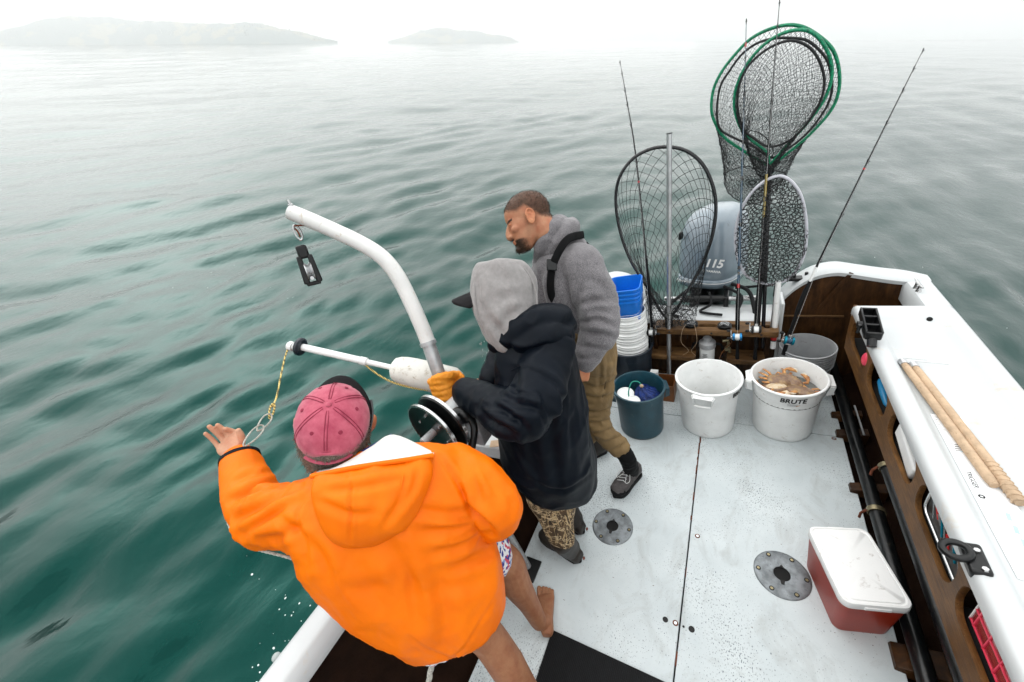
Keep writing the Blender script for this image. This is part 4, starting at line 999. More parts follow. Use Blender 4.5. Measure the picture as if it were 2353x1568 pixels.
# gaffs lying on the tray
def gaff(a, b_, r, label, hook_to):
    a, b_ = A(a), A(b_); d = unit(b_ - a); t = thing('gaff', label, 'gaff', a, 'cork-handled gaffs on the tray')
    n = 26; rs = np.random.RandomState(int(r * 1e4)); P = [a + (b_ - a) * k / n for k in range(n + 1)]
    mb = MB(); mb.tube(P, [r * (.985 + .02 * rs.rand()) * (1 if k > 1 else .8) for k in range(n)] + [r * .8], 14); mb.build('handle', 'cork', t)
    mb = MB(); mb.tube([a - d * .002, a + d * .03], r * 1.06, 14); mb.build('ferrule', 'aluminium', t)
    if r > .0150:
        mb = MB()
        H = []
        for k in range(60): 
            th = k * .9; x, y, _ = frame(d); H.append(b_ - d * .16 + d * .16 * k / 59 + (math.cos(th) * x + math.sin(th) * y) * r * 1.02)
        mb.tube(H, .0035, 6); mb.build('cord_whipping', 'cork', t)
    mb = MB(); mb.tube(smooth_path([a + d * .01, a - d * .03 + A((.006, 0, .006)), a - d * .028 + A((.035, 0, .010)), A(hook_to)], 6), [.0022] * 13 + [.0018, .0016, .0014, .0012, .0008, .0004][:6], 6) if 0 else mb.tube(smooth_path([a + d * .01, a - d * .02 + A((.006, 0, .004)), a - d * .015 + A((.03, 0, .006)), A(hook_to)], 6), .0014, 6)
    mb.build('hook', 'steel', t)
gaff((.727, 2.055, .7135), (.792, 1.345, .7135), .0148, 'pale cork-handled gaff nearer the teak panel', at(2130, 828, z=.712))
gaff((.757, 2.030, .715), (.828, 1.285, .715), .0162, 'greyer cord-wrapped gaff on the outboard side of the pair', at(2180, 838, z=.712))
# measuring strip stuck to the tray
t = thing('measuring_strip', 'white fish measuring strip stuck in the tray beside the gaffs', 'ruler', (.745, 1.35, .699))
mat('strip_white', (0.82, 0.83, 0.84), 0.35, var=0.02)
mat('print_blue', (0.42, 0.60, 0.74), 0.4, var=0.1)
mb = MB(); mb.hexa([(.735, 1.02, .6995), (.825, 1.02, .6995), (.825, 1.70, .6995), (.735, 1.70, .6995)], [(.735, 1.02, .7003), (.825, 1.02, .7003), (.825, 1.70, .7003), (.735, 1.70, .7003)]); mb.build('strip', 'strip_white', t)
for k in range(46):
    y = 1.03 + k * .0145; w = .016 if k % 5 == 0 else .008
    mb = MB(); mb.box((.738 + w / 2, y, .7006), (w, .0012, .0006)); mb.build('tick', 'print_grey', t)
me = text_mesh('lettering', 'TRIGGER', .018, .0003, 0, .0); me.transform(basis((.752, 1.37, .7009), (0, -1, 0), (1, 0, 0))); link('lettering', me, 'print_black', t)
mb = MB(); mb.lathe([(.004, 0), (.009, 0), (.009, .0006), (.004, .0006)], 6, (.753, 1.30, .7006), closed=True); mb.build('emblem', 'print_black', t)
for k in range(5):
    mb = MB(); mb.box((.765, 1.50 + k * .009, .7007), (.035 - .004 * k, .002, .0006), np.array(Euler((0, 0, rad(20))).to_matrix())); mb.build('graphic', 'print_black' if k else 'print_blue', t)
for k in range(4):
    mb = MB(); mb.box((.79, 1.10 + k * .045, .7007), (.010, .028, .0006), np.array(Euler((0, 0, rad(-8))).to_matrix())); mb.build('graphic', 'print_blue', t)

# things in the pockets of the teak panel
mat('float_pink', (0.85, 0.06, 0.12), 0.35, var=0.08, scale=20)
mat('lure_blue', (0.01, 0.22, 0.45), 0.3, var=0.1)
m, nt, b = nodes_of('red_clear'); b.inputs['Base Color'].default_value = (0.42, 0.03, 0.04, 1); b.inputs['Roughness'].default_value = 0.15; b.inputs['Transmission Weight'].default_value = 0.35; b.inputs['Coat Weight'].default_value = 0.5
mb = MB(); q = at(1986, 826, x=.640); mb.ell(q + A((.008, 0, 0)), (.020, .030, .040)); tag(mb.build('fishing_float', 'float_pink', origin=tuple(q)), 'bright pink oval float hanging at the aft pocket', 'float')
mb = MB(); a, b_ = at(2022, 872, x=.690), at(2040, 935, x=.690); mb.tube([a, a + (b_ - a) * .1, a + (b_ - a) * .5, a + (b_ - a) * .9, b_], [.006, .014, .018, .014, .006], 12); tag(mb.build('lure_tube', 'lure_blue', origin=tuple(a)), 'blue plastic tube lying in the second pocket', 'tube')
mb = MB(); a, b_ = at(2078, 985, x=.690), at(2112, 1095, x=.690); d = unit(b_ - a); mb.box((a + b_) / 2, (.05, .07, np.linalg.norm(b_ - a)), np.stack([unit(np.cross((0, 0, 1), d)), np.cross(d, unit(np.cross((0, 0, 1), d))), d], 1)); tag(mb.build('utility_box', 'white_plastic', bevel=.008, origin=tuple(a)), 'long white plastic box in the third pocket', 'box')
t = thing('lure_tray', 'chrome-edged dark tray of lures in the fourth pocket', 'tray', at(2160, 1230, x=.68))
ring = [(y, z) for y, z in rounded(.30, .11, .03, 5, 1.205, .585)]
me = curve_mesh('tray_body', [ring], .016, .003); me.transform(basis((.690, 0, 0), (0, 1, 0), (0, 0, 1))); link('tray_body', me, 'black_pipe', t)
mb = MB(); mb.tube([(.668, y, z) for y, z in rounded(.30, .11, .03, 5, 1.205, .585)], .0055, 8, loop=True); mb.build('chrome_rim', 'steel', t)
rs = np.random.RandomState(3)
for k in range(9):
    y0 = 1.09 + .025 * k; mb = MB(); mb.tube([(.669, y0, .56 + .04 * rs.rand()), (.669, y0 + .03, .60 + .03 * rs.rand())], [.003, .006], 6); mb.build('lure', ['steel', 'reel_teal', 'aluminium', 'red_plastic'][k % 4], t)
t = thing('tackle_box', 'translucent red compartment box in the foremost visible pocket', 'tackle box', (.69, .85, .585))
mb = MB(); mb.box((.690, .84, .582), (.035, .27, .115)); mb.build('box_body', 'red_clear', t, bevel=.006)
for y in (.71, .77, .83, .89, .95, .972):
    mb = MB(); mb.box((.671, y, .582), (.003, .004, .112)); mb.build('divider', 'white_plastic' if y == .972 else 'float_pink', t)
for z in (.53, .582, .637):
    mb = MB(); mb.box((.671, .84, z), (.003, .266, .004)); mb.build('divider', 'float_pink', t)

# cooler
m, nt, b = nodes_of('cooler_red'); _c = ramp(nt, noise_n(nt, coords(nt), 6, 5), [(0.3, (0.24, 0.014, 0.003)), (0.7, (0.34, 0.024, 0.005))]); nt.links.new(_c, b.inputs['Base Color']); b.inputs['Roughness'].default_value = 0.38; bump(nt, b, noise_n(nt, coords(nt), 200, 2), .1, .002)
mat('lid_white', (0.80, 0.80, 0.79), 0.38, var=0.03, scale=5, dirt=0.22, dirtcol=(0.25, 0.20, 0.16))
t = thing('cooler', 'small red cooler with a scuffed white lid beside the floor plate', 'cooler', (.495, 1.24, 0))
ca = rad(15); CO = A((.498, 1.235, 0)); ex = A((math.cos(ca), math.sin(ca), 0)); ey = A((-math.sin(ca), math.cos(ca), 0))
def cring(w, l, z, r=.03): return [CO + ex * a + ey * b_ + A((0, 0, z)) for a, b_ in rounded(w, l, r, 5)]
mb = MB(); mb.loft([cring(.175, .265, .004), cring(.185, .275, 0.0), cring(.19, .28, .01), cring(.212, .305, .20), cring(.212, .305, .235)]); mb.build('cooler_body', 'cooler_red', t, smooth=50)
mb = MB(); mb.loft([cring(.220, .315, .222, .034), cring(.224, .319, .226, .034), cring(.224, .319, .252, .034), cring(.218, .313, .259, .032), cring(.205, .300, .2605, .03), cring(.200, .295, .2570, .03), cring(.192, .287, .2572, .03), cring(.187, .282, .2615, .03), cring(.02, .1, .2635, .01)]); ld = mb.build('lid', 'lid_white', t, smooth=50)
mb = MB(); mb.box(CO - ey * .158 + A((0, 0, .238)), (.085, .012, .018), np.stack([ex, ey, A((0, 0, 1))], 1)); mb.build('latch', 'lid_white', ld, bevel=.004)
mb = MB(); mb.box(CO + ey * .158 + A((0, 0, .25)), (.06, .008, .012), np.stack([ex, ey, A((0, 0, 1))], 1)); mb.build('hinge', 'lid_white', ld, bevel=.003)

# ------------------------------------------------------------------ davit, hauler, pulley, buoy on the port side
mat('davit_paint', (0.70, 0.70, 0.68), 0.42, var=0.05, scale=8, bmp=0.1, bscale=90, dirt=0.16, dirtcol=(0.40, 0.30, 0.18))
mat('davit_steel', (0.50, 0.52, 0.53), 0.42, 0.45, 0.15, 14, 0.1, 90)
# mounting board let over the gunwale
bd_ = thing('mounting_board', 'white board across the port gunwale carrying the davit and hauler', 'board', (-1.15, 1.25, .70))
mb = MB(); mb.hexa([(-1.36, 1.02, .655), (-.945, 1.04, .655), (-.945, 1.52, .655), (-1.36, 1.54, .655)], [(-1.36, 1.02, .738), (-.95, 1.045, .738), (-.95, 1.515, .738), (-1.36, 1.54, .738)]); mb.build('board', 'gelcoat', bd_, bevel=.012)
mb = MB(); mb.box((-.985, 1.075, .7395), (.10, .045, .002), np.array(Euler((0, 0, rad(20))).to_matrix())); mb.build('masking_tape', 'cork', bd_)
mb = MB(); mb.tube([(-1.195, .945, .69), (-1.07, .912, .66), (-1.045, .906, .62), (-.97, .886, .30), (-.90, .868, .012)], .018, 12); st = mb.build('strut', 'aluminium_matte', bd_)
mb = MB(); mb.box((-.885, .86, .006), (.09, .12, .012)); mb.build('foot_plate', 'black_plastic', bd_, bevel=.003)
DX = -1.135
dv = thing('davit', 'curved white davit pipe reaching out over the water', 'davit', (DX, 1.1, .74))
# axis in the picture: foot, hand, straight, bend, straight, tip.  The arm lies in one plane leaning outboard
dpx = [(1044, 960), (1008, 858), (975, 765), (935, 675), (905, 622), (870, 585), (820, 555), (760, 527), (710, 505), (668, 488)]
dd = [1.665, 1.62, 1.60, 1.60, 1.61, 1.63, 1.675, 1.73, 1.775, 1.815]
DP = [at(u, v, d=q) for (u, v), q in zip(dpx, dd)]
DP[0] = at(1046, 962, d=1.68)
sp = smooth_path(DP, 7)
k1 = 12
mb = MB(); mb.tube(sp[k1:], .031, 22); mb.build('arm', 'davit_paint', dv)
mb = MB(); mb.tube(sp[:k1 + 3], .0285, 20); mb.build('lower_pipe', 'davit_steel', dv)
e = DP[-1]; dn = unit(DP[-1] - DP[-2])
mb = MB(); mb.lathe([(0, .0), (.011, .0), (.011, .010), (.006, .012), (.006, .026), (0, .027)], 6, e - dn * .018 + A((0, 0, .028)), (0, 0, 1)); mb.build('eye_bolt', 'steel', dv)
mb = MB(); mb.tube([sp[k1] - unit(sp[k1 + 1] - sp[k1]) * .004, sp[k1] + unit(sp[k1 + 1] - sp[k1]) * .012], .0345, 20); mb.build('collar', 'davit_steel', dv)
foot = DP[0]
mb = MB(); mb.lathe([(.031, 0), (.075, 0), (.075, .014), (.046, .02), (.042, .12), (.031, .125)], 24, foot + A((0, 0, -.02)), closed=True); mb.build('socket', 'davit_steel', dv)
# pulley block on its shackle
ph = DP[-1] + unit(DP[-2] - DP[-1]) * .055 + A((0, 0, -.032))
def dn_pt(u, v, k=0.0): return at(u, v, d=1.80 + k)
pb0, pb1 = dn_pt(690, 565), dn_pt(722, 652)
pl = thing('pulley_block', 'black pulley block hanging from the davit tip by a steel shackle', 'pulley', pb0)
pd = unit(pb1 - pb0); ps, pn, _ = frame(pd, ray(700, 600)); 
mb = MB(); mb.tube(smooth_path([ph, dn_pt(675, 520), dn_pt(684, 532), dn_pt(690, 545)], 4), .0035, 8); mb.build('hook', 'rust', pl)
for k, (u0, v0, u1, v1) in enumerate(((677, 517, 692, 552),)):
    a, b_ = dn_pt(u0, v0), dn_pt(u1, v1); c = (a + b_) / 2; L = np.linalg.norm(b_ - a) / 2; dd_ = unit(b_ - a)
    mb = MB(); mb.tube([c + dd_ * L * math.cos(q) + ps * .012 * math.sin(q) for q in np.linspace(0, 2 * math.pi, 24, endpoint=False)], .0038, 8, loop=True); mb.build('shackle', 'steel', pl)
Lb = np.linalg.norm(pb1 - pb0); R_ = np.stack([ps, pn, pd], 1)
mb = MB(); mb.box(pb0 + pd * Lb * .16, (.042, .036, Lb * .34), R_); mb.build('block_head', 'black_plastic', pl, bevel=.008)
for s in (-1, 1):
    mb = MB(); mb.hexa([pb0 + R_ @ A(q) for q in ((s * .010, -.018, Lb * .25), (s * .030, -.018, Lb * .25), (s * .030, .018, Lb * .25), (s * .010, .018, Lb * .25))], [pb0 + R_ @ A(q) for q in ((s * .012, -.018, Lb), (s * .036, -.018, Lb * .97), (s * .036, .018, Lb * .97), (s * .012, .018, Lb))]); mb.build('side_plate', 'black_plastic', pl, bevel=.005)
mb = MB(); mb.box(pb0 + pd * Lb * .985, (.055, .034, .016), R_); mb.build('end_bar', 'black_plastic', pl, bevel=.005)
mb = MB(); mb.lathe([(0, -.014), (.034, -.014), (.036, -.010), (.026, 0), (.036, .010), (.034, .014), (0, .014)], 24, pb0 + pd * Lb * .66, ps); mb.build('sheave', 'aluminium', pl)
mb = MB(); mb.lathe([(0, -.04), (.008, -.04), (.008, .04), (0, .04)], 6, pb0 + pd * Lb * .84 - pn * .004, pn); mb.build('axle_bolt', 'steel', pl)

# line hauler: two big dished discs on a motor
hl = thing('line_hauler', 'line hauler with large black disc and polished rims below the davit', 'hauler', at(1005, 975, d=1.50))
hc = at(1000, 990, d=1.52); hn = unit(-ray(1002, 985) + A((-.45, -.55, .0)) * .9)   # disc faces the camera, turned to the left
hn = unit(-CAMR[2] * .55 + (-CAMR[0] * .62 - CAMR[1] * .55) * .85)
mb = MB(); mb.lathe([(0, -.004), (.115, -.004), (.128, .004), (.132, .012), (.128, .016), (.110, .008), (0, .006)], 48, hc, hn); d1 = mb.build('front_disc', 'black_pipe', hl)
mb = MB(); mb.lathe([(.126, .006), (.1335, .006), (.1335, .016), (.126, .018)], 48, hc, hn, closed=True); mb.build('polished_rim', 'steel', d1)
mb = MB(); mb.lathe([(0, -.05), (.128, -.05), (.1325, -.042), (.128, -.034), (.09, -.022), (.05, -.018), (0, -.018)], 48, hc, hn); d2 = mb.build('rear_disc', 'black_pipe', hl)
mb = MB(); mb.lathe([(.127, -.050), (.1345, -.050), (.1345, -.038), (.127, -.038)], 48, hc, hn, closed=True); mb.build('polished_rim', 'steel', d2)
xa, ya_, _ = frame(hn)
for k in range(6):
    a = rad(60 * k + 20); mb = MB(); mb.lathe([(0, 0), (.006, 0), (.005, .006), (0, .006)], 6, hc + (xa * math.cos(a) + ya_ * math.sin(a)) * .075 + hn * .006, hn); mb.build('bolt', 'steel', hl)
mb = MB(); mb.lathe([(0, 0), (.016, 0), (.016, .06), (.012, .064), (0, .064)], 16, hc + hn * .005, hn); mb.build('hub_shaft', 'aluminium_matte', hl)
# bracket arm with the black guide wheel at the right
g0 = at(1068, 962, d=1.50)
mb = MB(); mb.tube(smooth_path([at(1085, 1030, d=1.52), at(1090, 985, d=1.50), at(1075, 950, d=1.485), at(1050, 945, d=1.485), at(1035, 965, d=1.485)], 6), .011, 10, flat=1.6); mb.build('guide_arm', 'black_pipe', hl)
mb = MB(); mb.ell(g0 + A((0, 0, .01)), (.030, .026, .030)); mb.build('guide_wheel', 'black_plastic', hl)
mb = MB(); mb.lathe([(0, 0), (.022, 0), (.022, .014), (.016, .018), (.006, .018), (.006, .026), (0, .026)], 20, at(1060, 985, d=1.49), hn); mb.build('pivot', 'aluminium_matte', hl)
mb = MB(); mb.tube([hc - hn * .05, hc - hn * .20], .055, 20); mb.build('motor_housing', 'gelcoat', hl)
mb = MB(); mb.box(hc - hn * .17 + A((0, .02, -.10)), (.10, .10, .22)); mb.build('mount', 'aluminium_matte', hl, bevel=.006)

# buoy: bullet float on a stick
bp = [at(668, 796, d=2.02), at(690, 797, d=2.0), at(845, 830, d=1.86), at(900, 845, d=1.81), at(1010, 872, d=1.72)]
by_ = thing('marker_buoy', 'white crab-pot buoy on a white stick with a dark washer at its end', 'buoy', bp[3])
ax_ = unit(bp[4] - bp[1])
mb = MB(); mb.tube([bp[0] + (bp[1] - bp[0]) * .2, bp[1], bp[1] + (bp[3] - bp[1]) * .72], .0165, 14); mb.build('stick', 'white_plastic', by_)
mb = MB(); mb.tube([bp[1] + (bp[3] - bp[1]) * .70, bp[1] + (bp[3] - bp[1]) * 1.1], .0125, 14); mb.build('inner_stick', 'white_plastic', by_)
mb = MB(); mb.tube([bp[1] + (bp[3] - bp[1]) * .66, bp[1] + (bp[3] - bp[1]) * .73], .019, 14); mb.build('coupling', 'white_plastic', by_)
mb = MB(); mb.lathe([(.015, -.013), (.034, -.013), (.042, -.006), (.042, .006), (.034, .013), (.015, .013)], 24, bp[1], ax_, closed=True); mb.build('washer', 'navy_plastic', by_)
mb = MB(); mb.lathe([(0, -.012), (.018, -.012), (.024, -.004), (.022, .012), (0, .012)], 16, bp[0], ax_); mb.build('end_cap', 'white_paint', by_)
mat('buoy_foam', (0.72, 0.71, 0.66), 0.6, var=0.06, scale=10, bmp=0.35, bscale=130, dirt=0.32, dirtcol=(0.22, 0.16, 0.06))
L = np.linalg.norm(bp[4] - bp[3]) + .06
mb = MB(); mb.lathe([(.0, 0), (.028, .002), (.048, .014), (.058, .035), (.064, .065), (.067, .11), (.068, L * .7), (.066, L), (.05, L + .03), (0, L + .035)], 32, bp[3], ax_); mb.build('float', 'buoy_foam', by_, smooth=60)
# yellow line
m, nt, b = nodes_of('rope_yellow'); _w = nt.nodes.new('ShaderNodeTexWave'); _w.inputs['Scale'].default_value = 60; _w.bands_direction = 'DIAGONAL'; nt.links.new(coords(nt), _w.inputs[0]); nt.links.new(ramp(nt, _w.outputs['Fac'], [(0.25, (0.10, 0.07, 0.02)), (0.45, (0.62, 0.40, 0.07)), (0.8, (0.72, 0.55, 0.20))]), b.inputs['Base Color']); b.inputs['Roughness'].default_value = 0.7
mat('rope_white', (0.58, 0.56, 0.50), 0.75, var=0.25, scale=150, bmp=0.5, bscale=300)
def rope(name, label, pts, r, m_, n=7, cat='rope', twist=True, group=None):
    P = smooth_path(pts, n); mb = MB(); 
    if twist:
        mb.tube(P, r * .72, 7); 
        for s in range(3):
            H = []; acc = 0; prev = None
            PP = smooth_path(P, 3)
            for i, q in enumerate(PP):
                d = unit(PP[min(len(PP) - 1, i + 1)] - PP[max(0, i - 1)]); x, y, _ = frame(d, (.3, .5, .8))
                if i: acc += np.linalg.norm(q - PP[i - 1]) / (r * 1.6)
                a = acc + 2.094 * s; H.append(q + (math.cos(a) * x + math.sin(a) * y) * r * .45)
            mb.tube(H, r * .55, 6)
        o = mb.build(name, m_, origin=tuple(P[0])); 
    else: o = MB().tube(P, r, 8).build(name, m_, origin=tuple(P[0]))
    return tag(o, label, cat, group)
rp = [at(664, 798, d=2.02), at(655, 820, d=1.98), at(645, 865, d=1.88), at(636, 910, d=1.78), at(626, 935, d=1.72)]
rope('yellow_rope', 'yellow flecked rope hanging from the washer end of the buoy stick', rp, .0036, 'rope_yellow')
rope('yellow_rope', 'yellow flecked rope slung below the buoy stick and float', [at(838, 838, d=1.865), at(870, 862, d=1.83), at(905, 880, d=1.79), at(950, 892, d=1.75), at(985, 897, d=1.72)], .0045, 'rope_yellow')
def link_loop(name, label, c0, c1, w, r, m_):
    a, b_ = A(c0), A(c1); c = (a + b_) / 2; L = np.linalg.norm(b_ - a) / 2; dd_ = unit(b_ - a); s_ = unit(np.cross(dd_, ray(600, 960)))
    o = MB().tube([c + dd_ * L * math.cos(q) + s_ * w * math.sin(q) * (1 - .25 * math.cos(q)) for q in np.linspace(0, 2 * math.pi, 26, endpoint=False)], r, 7, loop=True).build(name, m_, origin=tuple(c)); return tag(o, label, 'rope loop', 'rope loops between the yellow rope and the wrist')
link_loop('rope_loop', 'short yellow-tipped rope loop at the end of the hanging rope', at(628, 928, d=1.72), at(620, 962, d=1.70), .007, .0034, 'rope_yellow')
link_loop('rope_loop', 'upper white rope loop between yellow rope and wrist', at(622, 952, d=1.70), at(592, 990, d=1.64), .014, .0027, 'rope_white')
link_loop('rope_loop', 'lower white rope loop running behind the open hand', at(604, 978, d=1.64), at(560, 1025, d=1.55), .014, .0027, 'rope_white')
print('built', len(bpy.data.objects))
# ------------------------------------------------------------------ people
CR, CU, CF = CAMR                                    # picture right, up and away, in the boat frame
def fuse(name, mb, voxel=.008, smooth=4, wr=(), material=None, parent=None):
    """closed overlapping pieces -> one continuous skin; wr = cloth folds (amp, freq, stretch 3-vector, seed)"""
    me = mb.mesh(name + '_src', 0)
    o = bpy.data.objects.new(name, me); COL.objects.link(o)
    r = o.modifiers.new('r', 'REMESH'); r.mode = 'VOXEL'; r.voxel_size = voxel; r.use_smooth_shade = True
    if smooth:
        s = o.modifiers.new('s', 'SMOOTH'); s.factor = .5; s.iterations = smooth
    out = bpy.data.meshes.new_from_object(o.evaluated_get(bpy.context.evaluated_depsgraph_get()))
    bpy.data.objects.remove(o); bpy.data.meshes.remove(me); out.name = name
    for w in wr: folds(out, *w)
    out.polygons.foreach_set('use_smooth', [True] * len(out.polygons)); out.materials.clear()
    return out
def folds(me, amp, freq, stretch, seed=0, axis=None, mask=None):
    n = len(me.vertices); co = np.empty(n * 3); no = np.empty(n * 3)
    me.vertices.foreach_get('co', co); me.vertex_normals.foreach_get('vector', no) if hasattr(me, 'vertex_normals') else me.vertices.foreach_get('normal', no)
    co = co.reshape(-1, 3); no = no.reshape(-1, 3)
    E = np.eye(3) if axis is None else np.array(axis)
    q = (co @ E.T) * (np.array(stretch) * freq) + seed * 7.31
    w = np.array([noise.noise(Vector(p * .6 + 11)) for p in q])
    h = np.array([1 - 2.2 * abs(noise.noise(Vector((p[0] + .5 * k, p[1] - .4 * k, p[2] + .3 * k)))) for p, k in zip(q, w)])
    h = np.sign(h) * np.abs(h) ** 1.3
    if mask is not None: h = h * np.array([mask(p) for p in co])
    co = co + no * (amp * h)[:, None]; me.vertices.foreach_set('co', co.ravel()); me.update()
def creases(me, lines):
    """press fold lines into the cloth facing us: (layout-pixel polyline, width px, depth m)"""
    n = len(me.vertices); co = np.empty(n * 3); me.vertices.foreach_get('co', co); co = co.reshape(-1, 3)
    no = np.empty(n * 3); me.vertex_normals.foreach_get('vector', no); no = no.reshape(-1, 3)
    q = (co - CAM) @ CAMR.T; uv = np.stack([1176.5 + FOC * q[:, 0] / q[:, 2], 784 - FOC * q[:, 1] / q[:, 2]], 1)
    vd = (co - CAM) / np.linalg.norm(co - CAM, axis=1)[:, None]; facing = np.clip(-(no * vd).sum(1) * 3 + .3, 0, 1)
    tot = np.zeros(n)
    for pts, w, dep in lines:
        P = np.array(smooth_path([A((a, b_, 0)) for a, b_ in pts], 8))[:, :2]; m = len(P)
        best = np.full(n, 1e9); par = np.zeros(n); sgn = np.zeros(n)
        for i in range(m - 1):
            d = P[i + 1] - P[i]; L2 = d @ d + 1e-9; t = np.clip(((uv - P[i]) @ d) / L2, 0, 1); r = uv - (P[i] + t[:, None] * d); ds = np.hypot(r[:, 0], r[:, 1]); k = ds < best
            best = np.where(k, ds, best); par = np.where(k, (i + t) / (m - 1), par); sgn = np.where(k, np.sign(r[:, 0] * d[1] - r[:, 1] * d[0]), sgn)
        tap = np.sin(np.pi * np.clip(par, .04, .96)) ** .6
        x = best * sgn / w
        tot += dep * tap * (-np.exp(-x * x) + .75 * np.exp(-((x - 2.0) / 1.3) ** 2) + .35 * np.exp(-((x + 2.0) / 1.3) ** 2))
    co = co + no * (tot * facing)[:, None]; me.vertices.foreach_set('co', co.ravel()); me.update()
def bar(a, b, k): return A(a) * (1 - k) + A(b) * k
def ering(c, s, f, n=30, e=2.4):
    out = []
    for k in range(n):
        a = 2 * math.pi * k / n; cc, ss = math.cos(a), math.sin(a)
        out.append(c + s * math.copysign(abs(cc) ** (2 / e), cc) + f * math.copysign(abs(ss) ** (2 / e), ss))
    return out
def trace(mb, spec, n=30, e=2.4, hd_scale=1.0, sub=3):
    """rings given by left and right edge pixels with their ranges, and a half depth"""
    L = [at(q[0], q[1], d=q[2]) for q in spec]; R = [at(q[3], q[4], d=q[5]) for q in spec]; H = [q[6] for q in spec]
    if sub > 1:
        L = smooth_path(L, sub); R = smooth_path(R, sub)
        H = [float(h[0]) for h in smooth_path([A((h, 0, 0)) for h in H], sub)]
    C = [(a + b_) / 2 for a, b_ in zip(L, R)]; m = len(C); rings = []
    for i in range(m):
        ax = unit(C[min(m - 1, i + 1)] - C[max(0, i - 1)]); s = (R[i] - L[i]) / 2
        f = unit(np.cross(s, ax)); f = f if f @ ray(1176, 784) > 0 else -f
        rings.append(ering(C[i], s, f * H[i] * hd_scale, n, e))
    mb.loft(rings); return rings
def limb(mb, pts, r, n=18, sub=5, flat=1.0):
    P = smooth_path(pts, sub); rr = np.interp(np.linspace(0, len(pts) - 1, len(P)), range(len(pts)), r)
    mb.tube(P, list(rr), n, flat=flat)
    mb.ell(P[0], rr[0] * .98, nu=14, nv=9); mb.ell(P[-1], rr[-1] * .98, nu=14, nv=9)
def px(u, v, d): return at(u, v, d=d)
# cloth and skin
def cloth(name, col, rough=.75, weave=900, var=.10, bmp=.12, sheen=0.0, fold=0.25, fscale=14, spec=.4, col2=None, nscale=6):
    m, nt, b = nodes_of(name); v = coords(nt)
    c2 = col2 or tuple(x * (1 - 2 * var) for x in col)
    nt.links.new(ramp(nt, noise_n(nt, v, nscale, 6, .65), [(.32, c2), (.66, col)]), b.inputs['Base Color'])
    b.inputs['Roughness'].default_value = rough; b.inputs['Specular IOR Level'].default_value = spec
    if sheen: b.inputs['Sheen Weight'].default_value = sheen
    p = bump(nt, b, noise_n(nt, coords(nt, (1, 1, .55)), fscale, 3, .5, .8), fold, .02)
    bump(nt, b, noise_n(nt, v, weave, 2), bmp, .001, p)
    return m
cloth('oilskin_orange', (0.82, 0.165, 0.0), .50, 700, .05, .05, 0, .22, 9, .16, col2=(0.76, 0.135, 0.0))
cloth('lining_white', (0.74, 0.72, 0.68), .7, 500, .05)
cloth('navy_shell', (0.0015, 0.0040, 0.0085), .48, 900, .15, .05, 0, .15, 10, .12)
cloth('grey_fleece', (0.27, 0.255, 0.25), .9, 500, .10, .35, .2, .35, 16, nscale=60)
cloth('rib_black', (0.004, 0.004, 0.0045), .8, spec=.15)
cloth('visor_black', (0.010, 0.009, 0.010), .8, 700, spec=.15)
cloth('wader_tan', (0.225, 0.145, 0.060), .72, 900, .2, .1, 0, .55, 15)
cloth('wader_dark', (0.085, 0.055, 0.024), .75, 900, .2, .1, 0, .5, 15)
cloth('cap_red', (0.45, 0.090, 0.135), .85, 500, .16, .3, .2, .15, 18, col2=(0.33, 0.040, 0.078), nscale=32)
cloth('cap_stitch', (0.25, 0.02, 0.05), .85)
cloth('glove_orange', (0.84, 0.30, 0.020), .62, 500, .1, .2, 0, .4, 30)
m, nt, b = nodes_of('heather_grey'); _v = coords(nt)
_c = ramp(nt, noise_n(nt, coords(nt, (1, 1, .35)), 420, 3, .7), [(.38, (.060, .055, .060)), (.62, (.26, .245, .255))])
_c = mixc(nt, ramp(nt, noise_n(nt, coords(nt, (1, 1, .4)), 11, 4, .6), [(.35, (0, 0, 0)), (.7, (.55, .55, .55))]), _c, (.10, .095, .10))
nt.links.new(_c, b.inputs['Base Color']); b.inputs['Roughness'].default_value = .92; b.inputs['Sheen Weight'].default_value = .25
_p = bump(nt, b, noise_n(nt, coords(nt, (1, 1, .5)), 17, 3, .5, .6), .3, .02); bump(nt, b, noise_n(nt, _v, 700, 2), .2, .001, _p)
m, nt, b = nodes_of('camo_reed')                          # dry-reed camouflage
_v = coords(nt, (1, 1, .22), (rad(20), rad(15), 0)); _v2 = coords(nt, (.22, 1, 1), (0, rad(35), rad(30)))
_r1 = ramp(nt, noise_n(nt, _v, 44, 2, .5, .6), [(.50, (0, 0, 0)), (.515, (1, 1, 1)), (.545, (1, 1, 1)), (.56, (0, 0, 0))])
_r2 = ramp(nt, noise_n(nt, _v2, 42, 2, .5, .6), [(.50, (0, 0, 0)), (.515, (1, 1, 1)), (.54, (1, 1, 1)), (.555, (0, 0, 0))])
_b0 = ramp(nt, noise_n(nt, coords(nt), 16, 4, .6), [(.35, (.012, .008, .005)), (.65, (.10, .055, .022))])
_c = mixc(nt, _r1, _b0, (.42, .30, .15)); _c = mixc(nt, _r2, _c, (.55, .43, .26)); nt.links.new(_c, b.inputs['Base Color']); b.inputs['Roughness'].default_value = .7
m, nt, b = nodes_of('floral')                             # swim shorts
_vo = nt.nodes.new('ShaderNodeTexVoronoi'); _vo.inputs['Scale'].default_value = 85; nt.links.new(coords(nt), _vo.inputs['Vector'])
_sep = nt.nodes.new('ShaderNodeSeparateColor'); nt.links.new(_vo.outputs['Color'], _sep.inputs[0])
_c = ramp(nt, _sep.outputs[0], [(.0, (.75, .75, .76)), (.45, (.75, .75, .76)), (.46, (.03, .035, .22)), (.72, (.03, .035, .22)), (.73, (.55, .06, .10)), (.86, (.25, .32, .55))])
